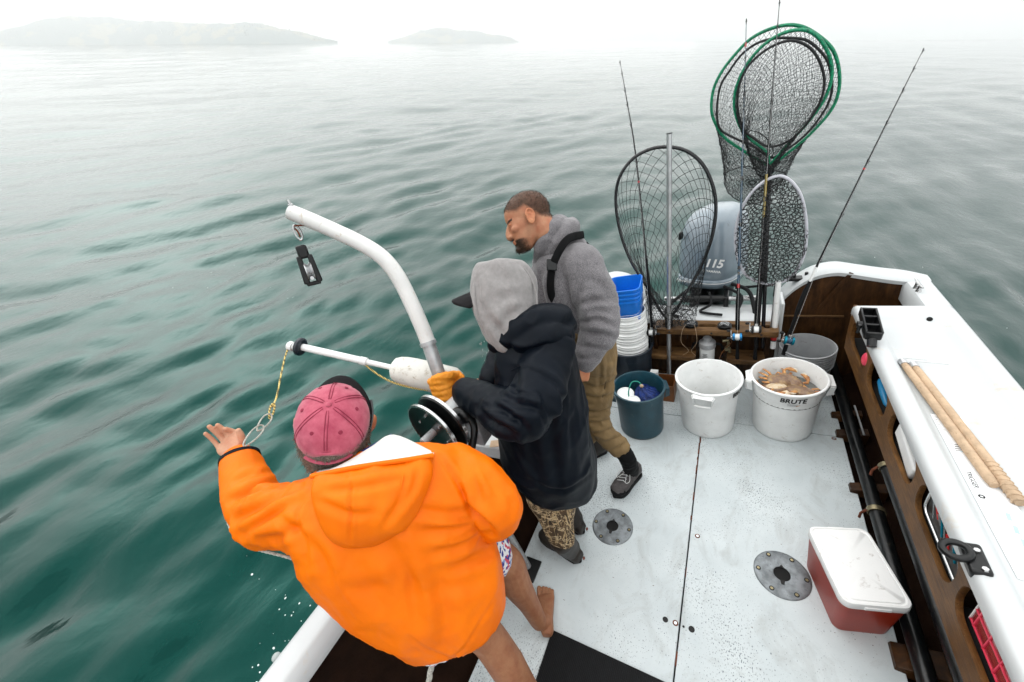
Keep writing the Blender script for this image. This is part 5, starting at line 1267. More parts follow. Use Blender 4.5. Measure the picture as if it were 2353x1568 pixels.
_c.node.color_ramp.interpolation = 'CONSTANT'; nt.links.new(_c, b.inputs['Base Color']); b.inputs['Roughness'].default_value = .8
def skin(name, col, red, attr=None, haircol=(.035, .019, .011)):
    m, nt, b = nodes_of(name); v = coords(nt)
    c = ramp(nt, noise_n(nt, v, 22, 6, .6), [(.32, red), (.62, col)])
    c = mixc(nt, ramp(nt, noise_n(nt, v, 190, 3, .6), [(.35, (.35, .35, .35)), (.6, (0, 0, 0))]), c, tuple(x * .72 for x in col))
    if attr:
        a = nt.nodes.new('ShaderNodeAttribute'); a.attribute_name = attr
        st = noise_n(nt, v, 620, 2, .6)
        mth = nt.nodes.new('ShaderNodeMath'); mth.operation = 'MULTIPLY_ADD'; nt.links.new(st, mth.inputs[0]); mth.inputs[1].default_value = .9; mth.inputs[2].default_value = -.45
        ad = nt.nodes.new('ShaderNodeMath'); ad.operation = 'ADD'; nt.links.new(a.outputs['Fac'], ad.inputs[0]); nt.links.new(mth.outputs[0], ad.inputs[1])
        c = mixc(nt, ramp(nt, ad.outputs[0], [(.30, (0, 0, 0)), (.75, (1, 1, 1))]), c, haircol)
    nt.links.new(c, b.inputs['Base Color']); b.inputs['Roughness'].default_value = .55; b.inputs['Specular IOR Level'].default_value = .3
    b.inputs['Subsurface Weight'].default_value = .12; b.inputs['Subsurface Radius'].default_value = (.012, .005, .003); b.inputs['Subsurface Scale'].default_value = 1.0
    bump(nt, b, noise_n(nt, v, 260, 3), .18, .002)
skin('skin_leg', (0.36, 0.165, 0.085), (0.27, 0.10, 0.05)); skin('skin_hand', (0.56, 0.31, 0.20), (0.46, 0.20, 0.12)); skin('skin_tan', (0.42, 0.205, 0.115), (0.36, 0.125, 0.065), 'hair')
skin('skin_ear', (0.46, 0.20, 0.10), (0.42, 0.135, 0.065))
m, nt, b = nodes_of('hair_grey'); _c = ramp(nt, noise_n(nt, coords(nt), 190, 4, .7, 2.0), [(.3, (.035, .025, .018)), (.5, (.15, .115, .085)), (.7, (.42, .39, .36))]); nt.links.new(_c, b.inputs['Base Color']); b.inputs['Roughness'].default_value = .7; bump(nt, b, noise_n(nt, coords(nt), 300, 3, .7, 1.5), .8, .004)

def hand_mesh(wrist, palm_c, tips, thumb, pn, w=.085, r=.0088, name='hand', voxel=.0045):
    """palm between wrist and knuckles, four bent fingers to the tips (index..little), thumb from the palm's side"""
    wrist, palm_c = A(wrist), A(palm_c); fw = unit(palm_c - wrist); pn = unit(A(pn) - fw * (A(pn) @ fw)); s = np.cross(fw, pn)
    mb = MB(); kn = palm_c + fw * .045
    mb.loft([ering(wrist - fw * .03, s * .027, pn * .021, 16), ering(wrist, s * .028, pn * .020, 16), ering(bar(wrist, kn, .4), s * w * .44, pn * .018, 16), ering(bar(wrist, kn, .8), s * w * .5, pn * .0155, 16), ering(kn + fw * .004, s * w * .47, pn * .012, 16)])
    for k, tp in enumerate(tips):
        b0 = kn + s * w * (.38 - .255 * k) - fw * .012; tp = A(tp); mid = bar(b0, tp, .5) + pn * -.012
        q1 = bar(b0, tp, .36) - pn * .010; q2 = bar(b0, tp, .70) - pn * .009
        rr = r * (1.0 if k < 3 else .86); mb.tube(smooth_path([b0, q1, q2, tp], 4), list(np.interp(np.linspace(0, 1, 13), [0, .3, .6, .9, 1], [rr * 1.12, rr * 1.05, rr, rr * .92, rr * .6])), 10); mb.ell(bar(q2, tp, .92), rr * .9, nu=10, nv=7)
    tb0, tb1, tb2 = [A(q) for q in thumb]; mb.tube(smooth_path([tb0, tb1, tb2], 5), list(np.interp(np.linspace(0, 1, 11), [0, .4, .8, 1], [.0165, .0135, .0115, .008])), 10); mb.ell(tb2 - unit(tb2 - tb1) * .004, .0102, nu=10, nv=7)
    return fuse(name, mb, voxel, 3)

# ---- 1. man in the orange jacket -------------------------------------------------
P1 = thing('person', 'man in orange rain jacket and faded red cap leaning over the side, bare-legged', 'person', (-.72, .5, 0))
jb = MB()
trace(jb, [(765, 1115, 1.40, 945, 1060, 1.37, .05), (700, 1140, 1.36, 1045, 1048, 1.26, .085), (678, 1188, 1.37, 1098, 1088, 1.24, .125), (682, 1250, 1.41, 1104, 1160, 1.31, .15),
           (708, 1310, 1.47, 1112, 1222, 1.39, .16), (770, 1355, 1.52, 1138, 1265, 1.43, .17), (850, 1408, 1.57, 1150, 1318, 1.50, .168), (928, 1462, 1.61, 1152, 1366, 1.57, .150)], sub=4)
limb(jb, [px(735, 1180, 1.36), px(662, 1186, 1.45), px(598, 1182, 1.575), px(570, 1125, 1.635), px(554, 1062, 1.70)], [.102, .088, .076, .070, .058])
limb(jb, [px(1035, 1085, 1.28), px(1095, 1112, 1.235), px(1138, 1160, 1.245), px(1132, 1188, 1.32), px(1112, 1202, 1.42)], [.086, .080, .066, .056, .046])
def near_arm(p):
    return 1.0
AX1 = np.stack([unit(px(1100, 1150, 1.25) - px(690, 1250, 1.4)), unit(px(850, 1050, 1.2) - px(1040, 1440, 1.5)), unit(ray(900, 1200))])
_l_el = px(585, 1185, 1.58); _r_el = px(1130, 1170, 1.32); _arm = px(690, 1240, 1.40)
def joint(p, c, r): return math.exp(-(np.linalg.norm(p - c) / r) ** 2)
me = fuse('jacket', jb, .0085, 6, [(.012, 3.2, (1.7, .5, 1.2), 1, AX1), (.0045, 8.0, (1.3, .45, 1), 2, AX1), (.016, 9, (.45, 1.3, 1), 3, AX1, lambda p: joint(p, _l_el, .15) + .8 * joint(p, _r_el, .11) + .6 * joint(p, _arm, .12))])
folds(me, .0016, 26, (1, .6, 1), 9, AX1)
creases(me, [([(528, 1150), (590, 1130), (650, 1108)], 9, .016), ([(540, 1195), (600, 1165), (662, 1125)], 10, .018), ([(552, 1232), (600, 1200), (650, 1170), (690, 1150)], 9, .011), ([(585, 1240), (640, 1235), (700, 1200)], 10, .010),
    ([(645, 1190), (690, 1235), (705, 1300)], 12, .014), ([(700, 1215), (735, 1275), (760, 1330)], 13, .010), ([(660, 1140), (700, 1118), (735, 1110)], 5, .005), ([(540, 1105), (580, 1090), (615, 1085)], 6, .005),
    ([(1012, 1052), (1050, 1108), (1074, 1160), (1086, 1185)], 6, .012), ([(1080, 1168), (1108, 1192), (1132, 1220)], 8, .022), ([(1084, 1172), (1030, 1182), (950, 1172)], 12, .011), ([(1092, 1195), (1040, 1216), (965, 1222)], 13, .013), ([(1108, 1222), (1050, 1255), (985, 1275)], 14, .012),
    ([(1128, 1262), (1066, 1292), (1000, 1305)], 14, .010), ([(1125, 1330), (1070, 1342), (1020, 1345)], 18, .005), ([(770, 1350), (840, 1355), (900, 1340)], 16, .005), ([(890, 1250), (940, 1340), (955, 1430)], 20, .009), ([(1000, 1320), (1022, 1420), (1016, 1500)], 20, .010), ([(820, 1290), (860, 1350), (905, 1430)], 22, .005),
    ([(1100, 1070), (1130, 1110), (1150, 1160)], 9, .009), ([(1075, 1060), (1095, 1110), (1105, 1150)], 8, .008), ([(1150, 1120), (1172, 1150), (1178, 1180)], 7, .007), ([(925, 1452), (1010, 1506), (1058, 1496), (1148, 1358)], 4, .004), ([(545, 1165), (590, 1150), (640, 1120)], 4, .007), ([(575, 1215), (625, 1185), (670, 1150)], 4, .006), ([(700, 1135), (690, 1180), (700, 1235)], 4, .005), ([(1090, 1185), (1050, 1195), (1000, 1190)], 4, .006), ([(1100, 1208), (1060, 1232), (1020, 1240)], 4, .006), ([(740, 1100), (715, 1125), (700, 1160)], 4, .004)])
link('jacket', me, 'oilskin_orange', P1)
# cuff, dark edge
cq = [px(556, 1078, 1.69), px(551, 1052, 1.715)]
mb = MB(); d_ = unit(cq[1] - cq[0]); mb.lathe([(.050, -.004), (.064, -.004), (.063, .008), (.050, .008)], 28, cq[1] - d_ * .006, d_, closed=True); mb.build('cuff_edge', 'navy_shell', P1)
# hood lying on the back
hb = MB()
trace(hb, [(722, 1098, 1.185, 990, 1048, 1.12, .022), (720, 1130, 1.185, 992, 1080, 1.115, .048), (732, 1180, 1.19, 982, 1130, 1.125, .056), (755, 1222, 1.21, 958, 1182, 1.155, .050), (795, 1250, 1.24, 900, 1228, 1.20, .022)], sub=4, e=2.2)
me = fuse('hood', hb, .006, 5, [(.006, 7, (1.2, .8, 1), 5, AX1)])
creases(me, [([(802, 1090), (806, 1170), (803, 1250)], 4, .006), ([(745, 1130), (830, 1120), (930, 1100)], 9, .007), ([(730, 1150), (800, 1180), (860, 1180)], 10, .006), ([(930, 1110), (915, 1160), (880, 1210)], 9, .007), ([(960, 1075), (950, 1120), (925, 1165)], 7, .006), ([(850, 1115), (860, 1160), (850, 1215)], 12, .005)]); hood_o = link('hood', me, 'oilskin_orange', P1)
# white lining showing between neck and hood edge
lip = smooth_path([px(716, 1094, 1.195), px(760, 1085, 1.16), px(810, 1075, 1.135), px(860, 1067, 1.117), px(930, 1057, 1.10), px(996, 1046, 1.11)], 6)
back = smooth_path([px(712, 1090, 1.215), px(752, 1081, 1.205), px(800, 1059, 1.20), px(852, 1027, 1.19), px(905, 999, 1.18), px(990, 1036, 1.14)], 6)
deep = smooth_path([px(716, 1090, 1.30), px(760, 1080, 1.30), px(805, 1068, 1.30), px(850, 1050, 1.30), px(905, 1030, 1.30), px(985, 1050, 1.26)], 6)
mb = MB(); mb.loft([[tuple(p) for p in lip], [tuple(bar(a, c, .5) - CF * .004) for a, c in zip(lip, back)], [tuple(p) for p in back], [tuple(p) for p in deep], [tuple(bar(a, c, .5) + CF * .05) for a, c in zip(lip, deep)]], loop=True, closed=False); mb.build('hood_lining', 'lining_white', P1, smooth=80)
mb = MB(); mb.tube([p - CF * .002 for p in lip], .0065, 8); mb.build('hood_edge', 'oilskin_orange', hood_o)
for (a, b_) in (((800, 1080, 1.150), (806, 1255, 1.215)), ((935, 1062, 1.10), (925, 1140, 1.112))):
    p0, p1 = px(*a), px(*b_); mb = MB(); mb.tube(smooth_path([p0, bar(p0, p1, .35) - CF * .022, bar(p0, p1, .7) - CF * .024, p1], 5), .0022, 6); mb.build('seam', 'oilskin_orange', hood_o)
# head with cap
hc1 = px(766, 972, 1.285); h_up = unit(-ray(757, 965) * 1.0 + CU * .60 - CR * .16); h_fw = unit(CU * 1.0 + CR * .02 - h_up * (CU @ h_up)); h_fw = unit(h_fw - h_up * (h_fw @ h_up)); h_sd = np.cross(h_fw, h_up)
HF1 = np.stack([h_sd, h_fw, h_up], 1)
def h1(x, y, z): return hc1 + HF1 @ A((x, y, z))
mb = MB(); mb.ell(hc1, (.078, .098, .105), HF1); mb.ell(h1(0, .045, -.075), (.058, .055, .07), HF1); limb(mb, [h1(0, -.02, -.06), h1(0, -.05, -.16), px(850, 1075, 1.33)], [.060, .062, .068]); mb.ell(h1(0, .105, -.05), (.014, .022, .026), HF1)
link('head', fuse('head', mb, .006, 3), 'skin_ear', P1)
hairm = MB()
for i in range(9):
    pass
hr = []
for z, k in ((.035, .96), (.01, 1.03), (-.02, 1.07), (-.05, 1.07), (-.08, 1.02), (-.11, .93), (-.14, .78)):
    hr.append([h1(.090 * k * math.cos(a), -.012 + .104 * k * math.sin(a) - max(0, -z - .06) * .45, z) for a in np.linspace(math.pi * .97, math.pi * 2.03, 30)])
inner = [[p - (p - h1(0, -.01, -.03)) * .12 for p in r_] for r_ in hr]
hairm.loft(hr + inner[::-1], loop=True, closed=False)
me = hairm.mesh('hair', 60); folds(me, .004, 70, (1, 1, .4), 4); link('hair', me, 'hair_grey', P1)
rs = np.random.RandomState(2); sg = []
for k in range(1500):
    a = rs.uniform(math.pi * .97, math.pi * 2.03); z = rs.uniform(-.125, .03); kk = np.interp(z, [-.14, -.11, -.08, -.05, -.02, .01, .035], [.78, .93, 1.02, 1.07, 1.07, 1.03, .96]) * 1.01
    p = h1(.090 * kk * math.cos(a), -.012 + .104 * kk * math.sin(a) - max(0, -z - .06) * .45, z); o_ = unit(p - h1(0, -.01, -.03)); q = p + o_ * .004 - h_up * rs.uniform(.010, .022) + HF1 @ A(rs.normal(0, .004, 3)) ; sg.append((p, q + o_ * .002))
mb = MB(); mb.segs(sg, .0008); mb.build('hair_strands', 'hair_grey', P1)['kind'] = 'stuff'
for s in (-1, 1):
    mb = MB(); e0 = h1(s * .106, .020, -.050); mb.ell(e0, (.012, .024, .036), HF1 @ np.array(Euler((rad(-14), 0, rad(-25 * s))).to_matrix())); mb.ell(h1(s * .096, .004, -.030), (.009, .012, .016), HF1); link('ear', fuse('ear', mb, .004, 2), 'skin_ear', P1)
mb = MB(); rings = []
for i in range(15):
    t_ = (i / 14) * math.pi / 2 * .985; row = []
    for k in range(72):
        a = 2 * math.pi * k / 72; seam = min(abs(((a - rad(30) + rad(30)) % rad(60)) - rad(30)), 9); seam = abs(((a + rad(30)) % rad(60)) - rad(30)); g_ = 1 - .016 * math.exp(-(seam / .05) ** 2) * math.cos(t_) + .004 * math.sin(a * 5 + i * .7)
        rx, ry, rz = .1025 * g_, .1215 * g_, .094
        z = rz * math.sin(t_); 
        if i == 0: z -= .018
        if i == 1: z -= .006
        # arched opening above the strap at the back
        back_a = math.exp(-((a - 1.5 * math.pi) / .42) ** 2)
        z += back_a * max(0, .046 - .016 * i) * (1 if i < 3 else 0)
        row.append(h1(rx * math.cos(t_) * math.cos(a), ry * math.cos(t_) * math.sin(a), z + .010))
    rings.append(row)
mb.loft(rings, cap=False); mb.f.append(tuple(14 * 72 + k for k in range(72))); capm = mb.mesh('cap', 80, fix=True); folds(capm, .0022, 26, (1, 1, 1), 6)
sol = link('cap', capm, 'cap_red', P1); md = sol.modifiers.new('thick', 'SOLIDIFY'); md.thickness = .0025
def cap_pt(a, t_, off=.0015): return h1((.1025 * math.cos(t_) + off) * math.cos(a), (.1215 * math.cos(t_) + off) * math.sin(a), .094 * math.sin(t_) + .010 + off)
for k in range(6):
    for da in (-.045, .045):
        a0 = rad(60 * k + 30)
        t0 = .42 if k == 4 else .02
        mb = MB(); mb.tube([cap_pt(a0 + da / max(.25, math.cos(t_)) * .8, t_, .0012) for t_ in np.linspace(t0 + .0, 1.42, 16)], .0013, 5); mb.build('stitching', 'cap_stitch', sol)
    q = cap_pt(rad(60 * k), .80, .001); nn_ = unit(q - hc1); mb = MB(); mb.lathe([(0, .0015), (.0045, .0015), (.006, 0)], 12, q, nn_); mb.build('eyelet', 'cap_stitch', sol)
mb = MB(); q = cap_pt(0, math.pi / 2, 0); mb.ell(q + h_up * .002, (.008, .008, .004), HF1); mb.build('button', 'cap_red', sol)
mb = MB(); rr = []
for (rad_, z) in ((.004, 0),):
    pass
strap = [cap_pt(a, .0, .000) - h_up * .012 for a in np.linspace(1.5 * math.pi - .62, 1.5 * math.pi + .62, 14)]
mb.tube(strap, .009, 8, flat=.25, up=tuple(h_up)); mb.build('strap', 'cap_red', sol)
mb = MB(); mb.box(strap[8], (.012, .006, .022), HF1); mb.build('buckle', 'steel', sol)
# brim: curved, dark
brim = MB(); rows = []
for i in range(7):
    f_ = i / 6; row = []
    for k in range(21):
        a = math.pi / 2 + (k / 20 - .5) * 2.35; ex_ = .062 * f_ * (math.cos((k / 20 - .5) * 2.35 * .95) ** .6)
        x = (.1025 + ex_ * .35) * math.cos(a); y = (.1215 + ex_) * math.sin(a) ; row.append(h1(x, y, -.004 - .95 * x * x / .1 * .45 - ex_ * .12))
    rows.append(row)
brim.loft(rows, cap=False, closed=False); bo = brim.build('brim', 'visor_black', sol, smooth=80); md = bo.modifiers.new('thick', 'SOLIDIFY'); md.thickness = .004
mb = MB(); mb.tube(smooth_path([h1(.100, .085, -.012), h1(.107, .04, -.016), h1(.105, .0, -.020), h1(.098, -.02, -.034)], 5), .0055, 8, flat=.45); mb.build('sunglasses_arm', 'rod_black', P1)
mb = MB(); mb.tube(smooth_path([h1(-.100, .085, -.012), h1(-.107, .04, -.016), h1(-.105, .0, -.020), h1(-.098, -.02, -.034)], 5), .0055, 8, flat=.45); mb.build('sunglasses_arm', 'rod_black', P1)
mb = MB(); mb.tube(smooth_path([px(905, 1010, 1.245), px(870, 1030, 1.255), px(800, 1068, 1.275), px(740, 1080, 1.30)], 5), .020, 10); mb.build('shirt_collar', 'netbag_blue', P1)
# left hand, palm out, fingers up
hw = px(545, 1040, 1.735)
me = hand_mesh(hw, px(537, 1030, 1.75), [px(518, 986, 1.755), px(499, 977, 1.765), px(480, 980, 1.77), px(471, 996, 1.775)], [px(548, 1028, 1.742), px(556, 1010, 1.728), px(547, 988, 1.715)], -CF + CU * .3, .104, .0098, 'hand', .0028)
link('hand', me, 'skin_hand', P1)
# legs
lb = MB()
heel = A((-.676, .612, .03)); toe = A((-.760, .79, .02)); fd = unit(toe - heel); fs = unit(np.cross(fd, (0, 0, 1)))
ank = A((-.712, .622, .085)); knee = px(1163, 1290, 1.88)
limb(lb, [A((-.86, .50, .86)), bar(A((-.86, .50, .86)), knee, .5) + A((-.02, 0, 0)), knee, bar(knee, ank, .30) + CR * -.004 - CU * .008, bar(knee, ank, .65), ank], [.088, .082, .068, .067, .049, .037], sub=6)
lb.loft([ering(heel - fd * .012, fs * .022, A((0, 0, .022)), 16), ering(heel + fd * .01, fs * .032, A((0, 0, .034)), 16), ering(heel + fd * .06 + A((0, 0, .012)), fs * .033, A((0, 0, .040)), 16), ering(heel + fd * .12, fs * .040, A((0, 0, .026)), 16), ering(heel + fd * .165 - A((0, 0, .008)), fs * .044, A((0, 0, .017)), 16), ering(heel + fd * .18 - A((0, 0, .012)), fs * .040, A((0, 0, .012)), 16)])
limb(lb, [ank, heel + fd * .045 + A((0, 0, .02))], [.036, .034])
for k in range(5):
    x = (-.036, -.013, .004, .0205, .036)[k]; ln = [.056, .055, .050, .043, .034][k]; r_ = [.0118, .0078, .0074, .0072, .0070][k]; b0 = heel + fd * .165 + fs * x - A((0, 0, .013)); lb.tube(smooth_path([b0, b0 + fd * ln * .5 + A((0, 0, .008)), b0 + fd * ln], 4), [r_ * .95] * 5 + [r_, r_ * 1.05, r_ * .95, r_ * .6], 10); lb.ell(b0 + fd * ln * .86, r_ * 1.02, nu=10, nv=7)
lk = px(1118, 1462, 1.80); lank = px(1250, 1640, 2.18)
limb(lb, [A((-.86, .36, .85)), bar(A((-.86, .36, .85)), lk, .5), lk, bar(lk, lank, .32) + CR * .006 - CU * .012, bar(lk, lank, .65), lank], [.090, .082, .066, .068, .050, .038], sub=6)
lheel = A((lank[0] - .0, lank[1] - .02, .03)); lf = unit((-.75, -.30, 0)); ls = unit(np.cross(lf, (0, 0, 1))); lb.loft([ering(lheel, ls * .03, A((0, 0, .03)), 14), ering(lheel + lf * .07, ls * .035, A((0, 0, .035)), 14), ering(lheel + lf * .15, ls * .042, A((0, 0, .02)), 14), ering(lheel + lf * .22 - A((0, 0, .01)), ls * .034, A((0, 0, .012)), 14)])
mb2 = lb
mb2.ell(A((-.87, .43, .92)), (.15, .17, .13))
me = fuse('body', lb, .0036, 4); link('body', me, 'skin_leg', P1)
sb = MB()
for hip, kn, f0 in ((A((-.86, .50, .86)), knee, .70), (A((-.86, .36, .85)), lk, .62)):
    e_ = bar(hip, kn, f0); limb(sb, [hip, bar(hip, kn, .4), e_], [.115, .108, .094])
limb(sb, [A((-.88, .34, .84)), px(1010, 1450, 1.76), px(988, 1488, 1.79)], [.10, .085, .055])
sb.ell(A((-.87, .43, .90)), (.165, .185, .14))
link('shorts', fuse('shorts', sb, .009, 3, [(.006, 14, (1, 1, .5), 8)]), 'floral', P1)
# the wrist line running under his sleeve
rope('wrist_rope', 'thin pale rope sagging under the orange sleeve', [px(524, 1090, 1.75), px(516, 1140, 1.73), px(524, 1200, 1.70), px(548, 1240, 1.66), px(590, 1262, 1.62), px(650, 1278, 1.55), px(695, 1292, 1.50)], .0048, 'rope_white')
mb = MB(); mb.ell(px(517, 1136, 1.725), (.011, .011, .012)); tag(mb.build('rope_knot', 'rope_white', origin=tuple(px(517, 1136, 1.725))), 'pale knot in the rope beside the orange sleeve', 'knot')
# ---- 2. man in the navy jacket and grey hood --------------------------------------
P2 = thing('person', 'person in navy jacket with grey hood up, one orange glove gripping the davit', 'person', (-.74, 1.08, 0))
NV = 1.0
jb = MB()
trace(jb, [(1165, 770, 1.52, 1285, 765, 1.50, .10), (1142, 800, 1.53, 1310, 795, 1.50, .17), (1148, 860, 1.56, 1326, 855, 1.53, .195), (1152, 950, 1.66, 1344, 945, 1.62, .195), (1158, 1030, 1.79, 1360, 1030, 1.75, .195), (1176, 1072, 1.88, 1368, 1066, 1.85, .18), (1205, 1108, 1.95, 1366, 1088, 1.93, .165)], sub=4)
sh = px(1262, 800, 1.385); el = px(1200, 958, 1.30); wr = px(1072, 902, 1.53)
limb(jb, [sh, bar(sh, el, .5) + CR * .02, el, bar(el, wr, .5) - CU * .005, wr], [.092, .090, .080, .066, .050])
sh2 = px(1165, 830, 1.66); w2 = px(1130, 876, 1.63)
limb(jb, [sh2, bar(sh2, w2, .6), w2], [.085, .062, .046])
AX2 = np.stack([CR, CU, CF])
me = fuse('jacket', jb, .0085, 5, [(.009, 5.0, (1.1, .6, 1), 11, AX2), (.006, 12, (.8, .7, 1), 12, AX2), (.012, 13, (.7, 1.0, 1), 13, AX2, lambda p: joint(p, el, .15) + .7 * joint(p, sh, .13) + .7 * joint(p, w2, .10))])
creases(me, [([(1112, 962), (1150, 978), (1196, 1004)], 8, .014), ([(1130, 932), (1170, 952), (1208, 985)], 8, .014), ([(1142, 905), (1190, 930), (1245, 940)], 9, .013), ([(1095, 935), (1120, 955), (1140, 985)], 7, .010), ([(1190, 850), (1185, 890), (1192, 935)], 9, .009), ([(1250, 880), (1268, 1000), (1282, 1120)], 14, .011), ([(1322, 880), (1328, 980), (1335, 1070)], 12, .010), ([(1210, 990), (1225, 1060), (1240, 1110)], 12, .010),
    ([(1212, 1100), (1290, 1128), (1362, 1085)], 4, .005), ([(1200, 846), (1245, 862), (1284, 895), (1292, 965), (1275, 1010)], 5, .007), ([(1215, 880), (1250, 910), (1265, 950)], 9, .008), ([(1300, 930), (1312, 1010), (1310, 1090)], 10, .008), ([(1150, 890), (1195, 905), (1240, 915)], 4, .007), ([(1125, 950), (1165, 965), (1205, 960)], 4, .007), ([(1105, 925), (1130, 940), (1155, 960)], 4, .006), ([(1225, 935), (1245, 955), (1255, 985)], 5, .007), ([(1180, 1010), (1200, 1050), (1225, 1080)], 6, .007), ([(1330, 860), (1340, 930), (1345, 1000)], 6, .006)])
jk = link('jacket', me, 'navy_shell', P2)
# jacket hood folded on the shoulders
hb = MB()
limb(hb, [px(1140, 792, 1.42), px(1185, 765, 1.36), px(1240, 735, 1.36), px(1285, 735, 1.42), px(1300, 755, 1.50)], [.028, .045, .052, .052, .040])
limb(hb, [px(1200, 790, 1.345), px(1250, 770, 1.335), px(1296, 772, 1.40)], [.035, .046, .042])
link('jacket_hood', fuse('jacket_hood', hb, .007, 5, [(.010, 13, (.8, .9, 1), 15, AX2)]), 'navy_shell', P2)
mb = MB(); mb.tube(smooth_path([px(1175, 852, 1.325), px(1210, 838, 1.285), px(1262, 838, 1.285), px(1308, 862, 1.34)], 6), .0028, 6); mb.build('yoke_seam', 'navy_shell', jk)
# small white sleeve badge
q = px(1100, 921, 1.452); me = text_mesh('badge_mark', 'S', .026, .0006, .2, .001); me.transform(basis(q - CF * .003, CR * .5 + CU * .8, -CR * .8 + CU * .5, -CF)); link('badge_mark', me, 'white_paint', jk)
mb = MB(); mb.tube([q - CF * .002 + (CR * .45 + CU * .80) * .018 * math.cos(a) + (CR * .8 - CU * .45) * .010 * math.sin(a) for a in np.linspace(0, 2 * math.pi, 20, endpoint=False)], .0013, 5, loop=True); mb.build('badge_ring', 'white_paint', jk)
# grey hood over the head
gb = MB()
trace(gb, [(1128, 600, 1.49, 1178, 599, 1.49, .05), (1096, 612, 1.49, 1206, 610, 1.49, .10), (1085, 645, 1.48, 1227, 640, 1.48, .122), (1084, 685, 1.47, 1234, 682, 1.47, .128), (1090, 722, 1.46, 1234, 722, 1.46, .125), (1106, 752, 1.46, 1218, 752, 1.45, .115), (1122, 778, 1.46, 1195, 776, 1.45, .10), (1138, 800, 1.46, 1180, 800, 1.46, .08)], sub=4, e=2.15)
me = fuse('grey_hood', gb, .007, 6, [(.006, 9, (1, .6, 1), 17, AX2), (.006, 16, (1.2, .4, 1), 18, AX2, lambda p: joint(p, px(1160, 770, 1.36), .12))])
creases(me, [([(1186, 600), (1226, 645), (1232, 735)], 4, .006), ([(1126, 735), (1148, 765), (1158, 790)], 7, .008), ([(1168, 795), (1186, 765), (1222, 742)], 8, .010), ([(1150, 760), (1170, 725), (1210, 705)], 10, .008), ([(1098, 635), (1102, 690), (1118, 745)], 5, .006), ([(1120, 610), (1150, 640), (1195, 650)], 14, .006), ([(1140, 690), (1180, 680), (1225, 690)], 14, .006), ([(1110, 700), (1135, 740), (1165, 770)], 8, .008)])
gh = link('grey_hood', me, 'grey_fleece', P2)
mb = MB(); mb.tube(smooth_path([px(1128, 604, 1.44), px(1096, 625, 1.42), px(1090, 680, 1.385), px(1098, 725, 1.375), px(1118, 765, 1.39), px(1140, 795, 1.40)], 6), .007, 8); mb.build('hood_hem', 'grey_fleece', gh)
mb = MB(); mb.tube(smooth_path([px(1165, 598, 1.44), px(1205, 618, 1.40), px(1228, 660, 1.385), px(1234, 705, 1.375), px(1226, 740, 1.37)], 6), .0035, 6); mb.build('hood_seam', 'grey_fleece', gh)
mb = MB(); mb.ell(px(1135, 700, 1.49), (.085, .09, .11)); limb(mb, [px(1150, 730, 1.49), px(1185, 790, 1.52)], [.06, .065]); link('head', fuse('head', mb, .007, 2), 'skin_ear', P2)
# cap visor
vz = MB(); rows = []
v_o = px(1090, 676, 1.47); v_f = unit(px(1042, 690, 1.49) - v_o); v_s = CF * .90 + CU * .44; v_s = unit(v_s - v_f * (v_s @ v_f)); v_n = np.cross(v_f, v_s); v_n = v_n if v_n @ CU > 0 else -v_n
for i in range(7):
    f_ = i / 6
    rows.append([v_o + v_f * (.104 * f_ * (1 - .72 * (k / 14 * 2 - 1) ** 2) - .01) + v_s * (.078 * (k / 14 * 2 - 1)) + v_n * (.012 - .024 * (k / 14 * 2 - 1) ** 2 - .012 * f_) for k in range(15)])
vz.loft(rows, cap=False, closed=False); vo = vz.build('cap_visor', 'visor_black', P2, smooth=80); md = vo.modifiers.new('thick', 'SOLIDIFY'); md.thickness = .005
# glove closed round the davit
gp = sp[5]; gd = unit(sp[8] - sp[2]); gs, gn, _ = frame(gd, ray(1020, 880)); gn = gn if gn @ CF < 0 else -gn     # gn towards the camera
gs = unit(np.cross(gn, gd)); gs = gs if gs @ CR > 0 else -gs
gb = MB(); 
def gp_(a, h_, r_): return gp + gd * h_ + (gs * math.cos(a) + gn * math.sin(a)) * r_
for k in range(4):
    hz = .040 - .0255 * k; ln = [3.55, 3.7, 3.6, 3.3][k]
    gb.tube([gp_(rad(20) + ln * t_ - .2, hz - .003 * math.sin(t_ * 6), .043) for t_ in np.linspace(0, 1, 14)], list(np.interp(np.linspace(0, 1, 14), [0, .2, .45, .6, .9, 1], [.014, .0145, .0150, .0140, .0135, .009])), 10)
gb.loft([ering(gp_(rad(-10), .0, .040), gd * .052, gn * .020, 18), ering(gp_(rad(0), -.004, .062), gd * .056, gn * .026, 18), ering(gp_(rad(2), -.008, .085), gd * .050, gn * .028, 18), ering(bar(gp_(rad(2), -.010, .105), wr, .35), gd * .040, gn * .030, 18), ering(bar(gp_(rad(2), -.01, .105), wr, .8), gd * .042, gn * .034, 18)])
gb.tube(smooth_path([gp_(rad(5), .030, .066), gp_(rad(45), .050, .056), gp_(rad(95), .060, .047), gp_(rad(140), .058, .045)], 4), [.018, .018, .017, .017, .017, .016, .016, .015, .015, .014, .013, .012, .009], 10)
link('glove', fuse('glove', gb, .0048, 3, [(.003, 40, (1, 1, 1), 20)]), 'glove_orange', P2)
# bare right wrist and hand reaching behind the glove
me = hand_mesh(px(1092, 887, 1.63), px(1068, 888, 1.66), [px(1046, 878, 1.68), px(1042, 888, 1.685), px(1043, 896, 1.685), px(1048, 904, 1.68)], [px(1075, 880, 1.65), px(1060, 872, 1.65), px(1048, 872, 1.66)], -CF + CU * .2, .084, .0095, 'hand'); link('hand', me, 'skin_hand', P2)
mb = MB(); limb(mb, [px(1090, 887, 1.63), px(1118, 882, 1.63), px(1135, 872, 1.64)], [.027, .031, .036]); link('forearm', fuse('forearm', mb, .005, 2), 'skin_hand', P2)
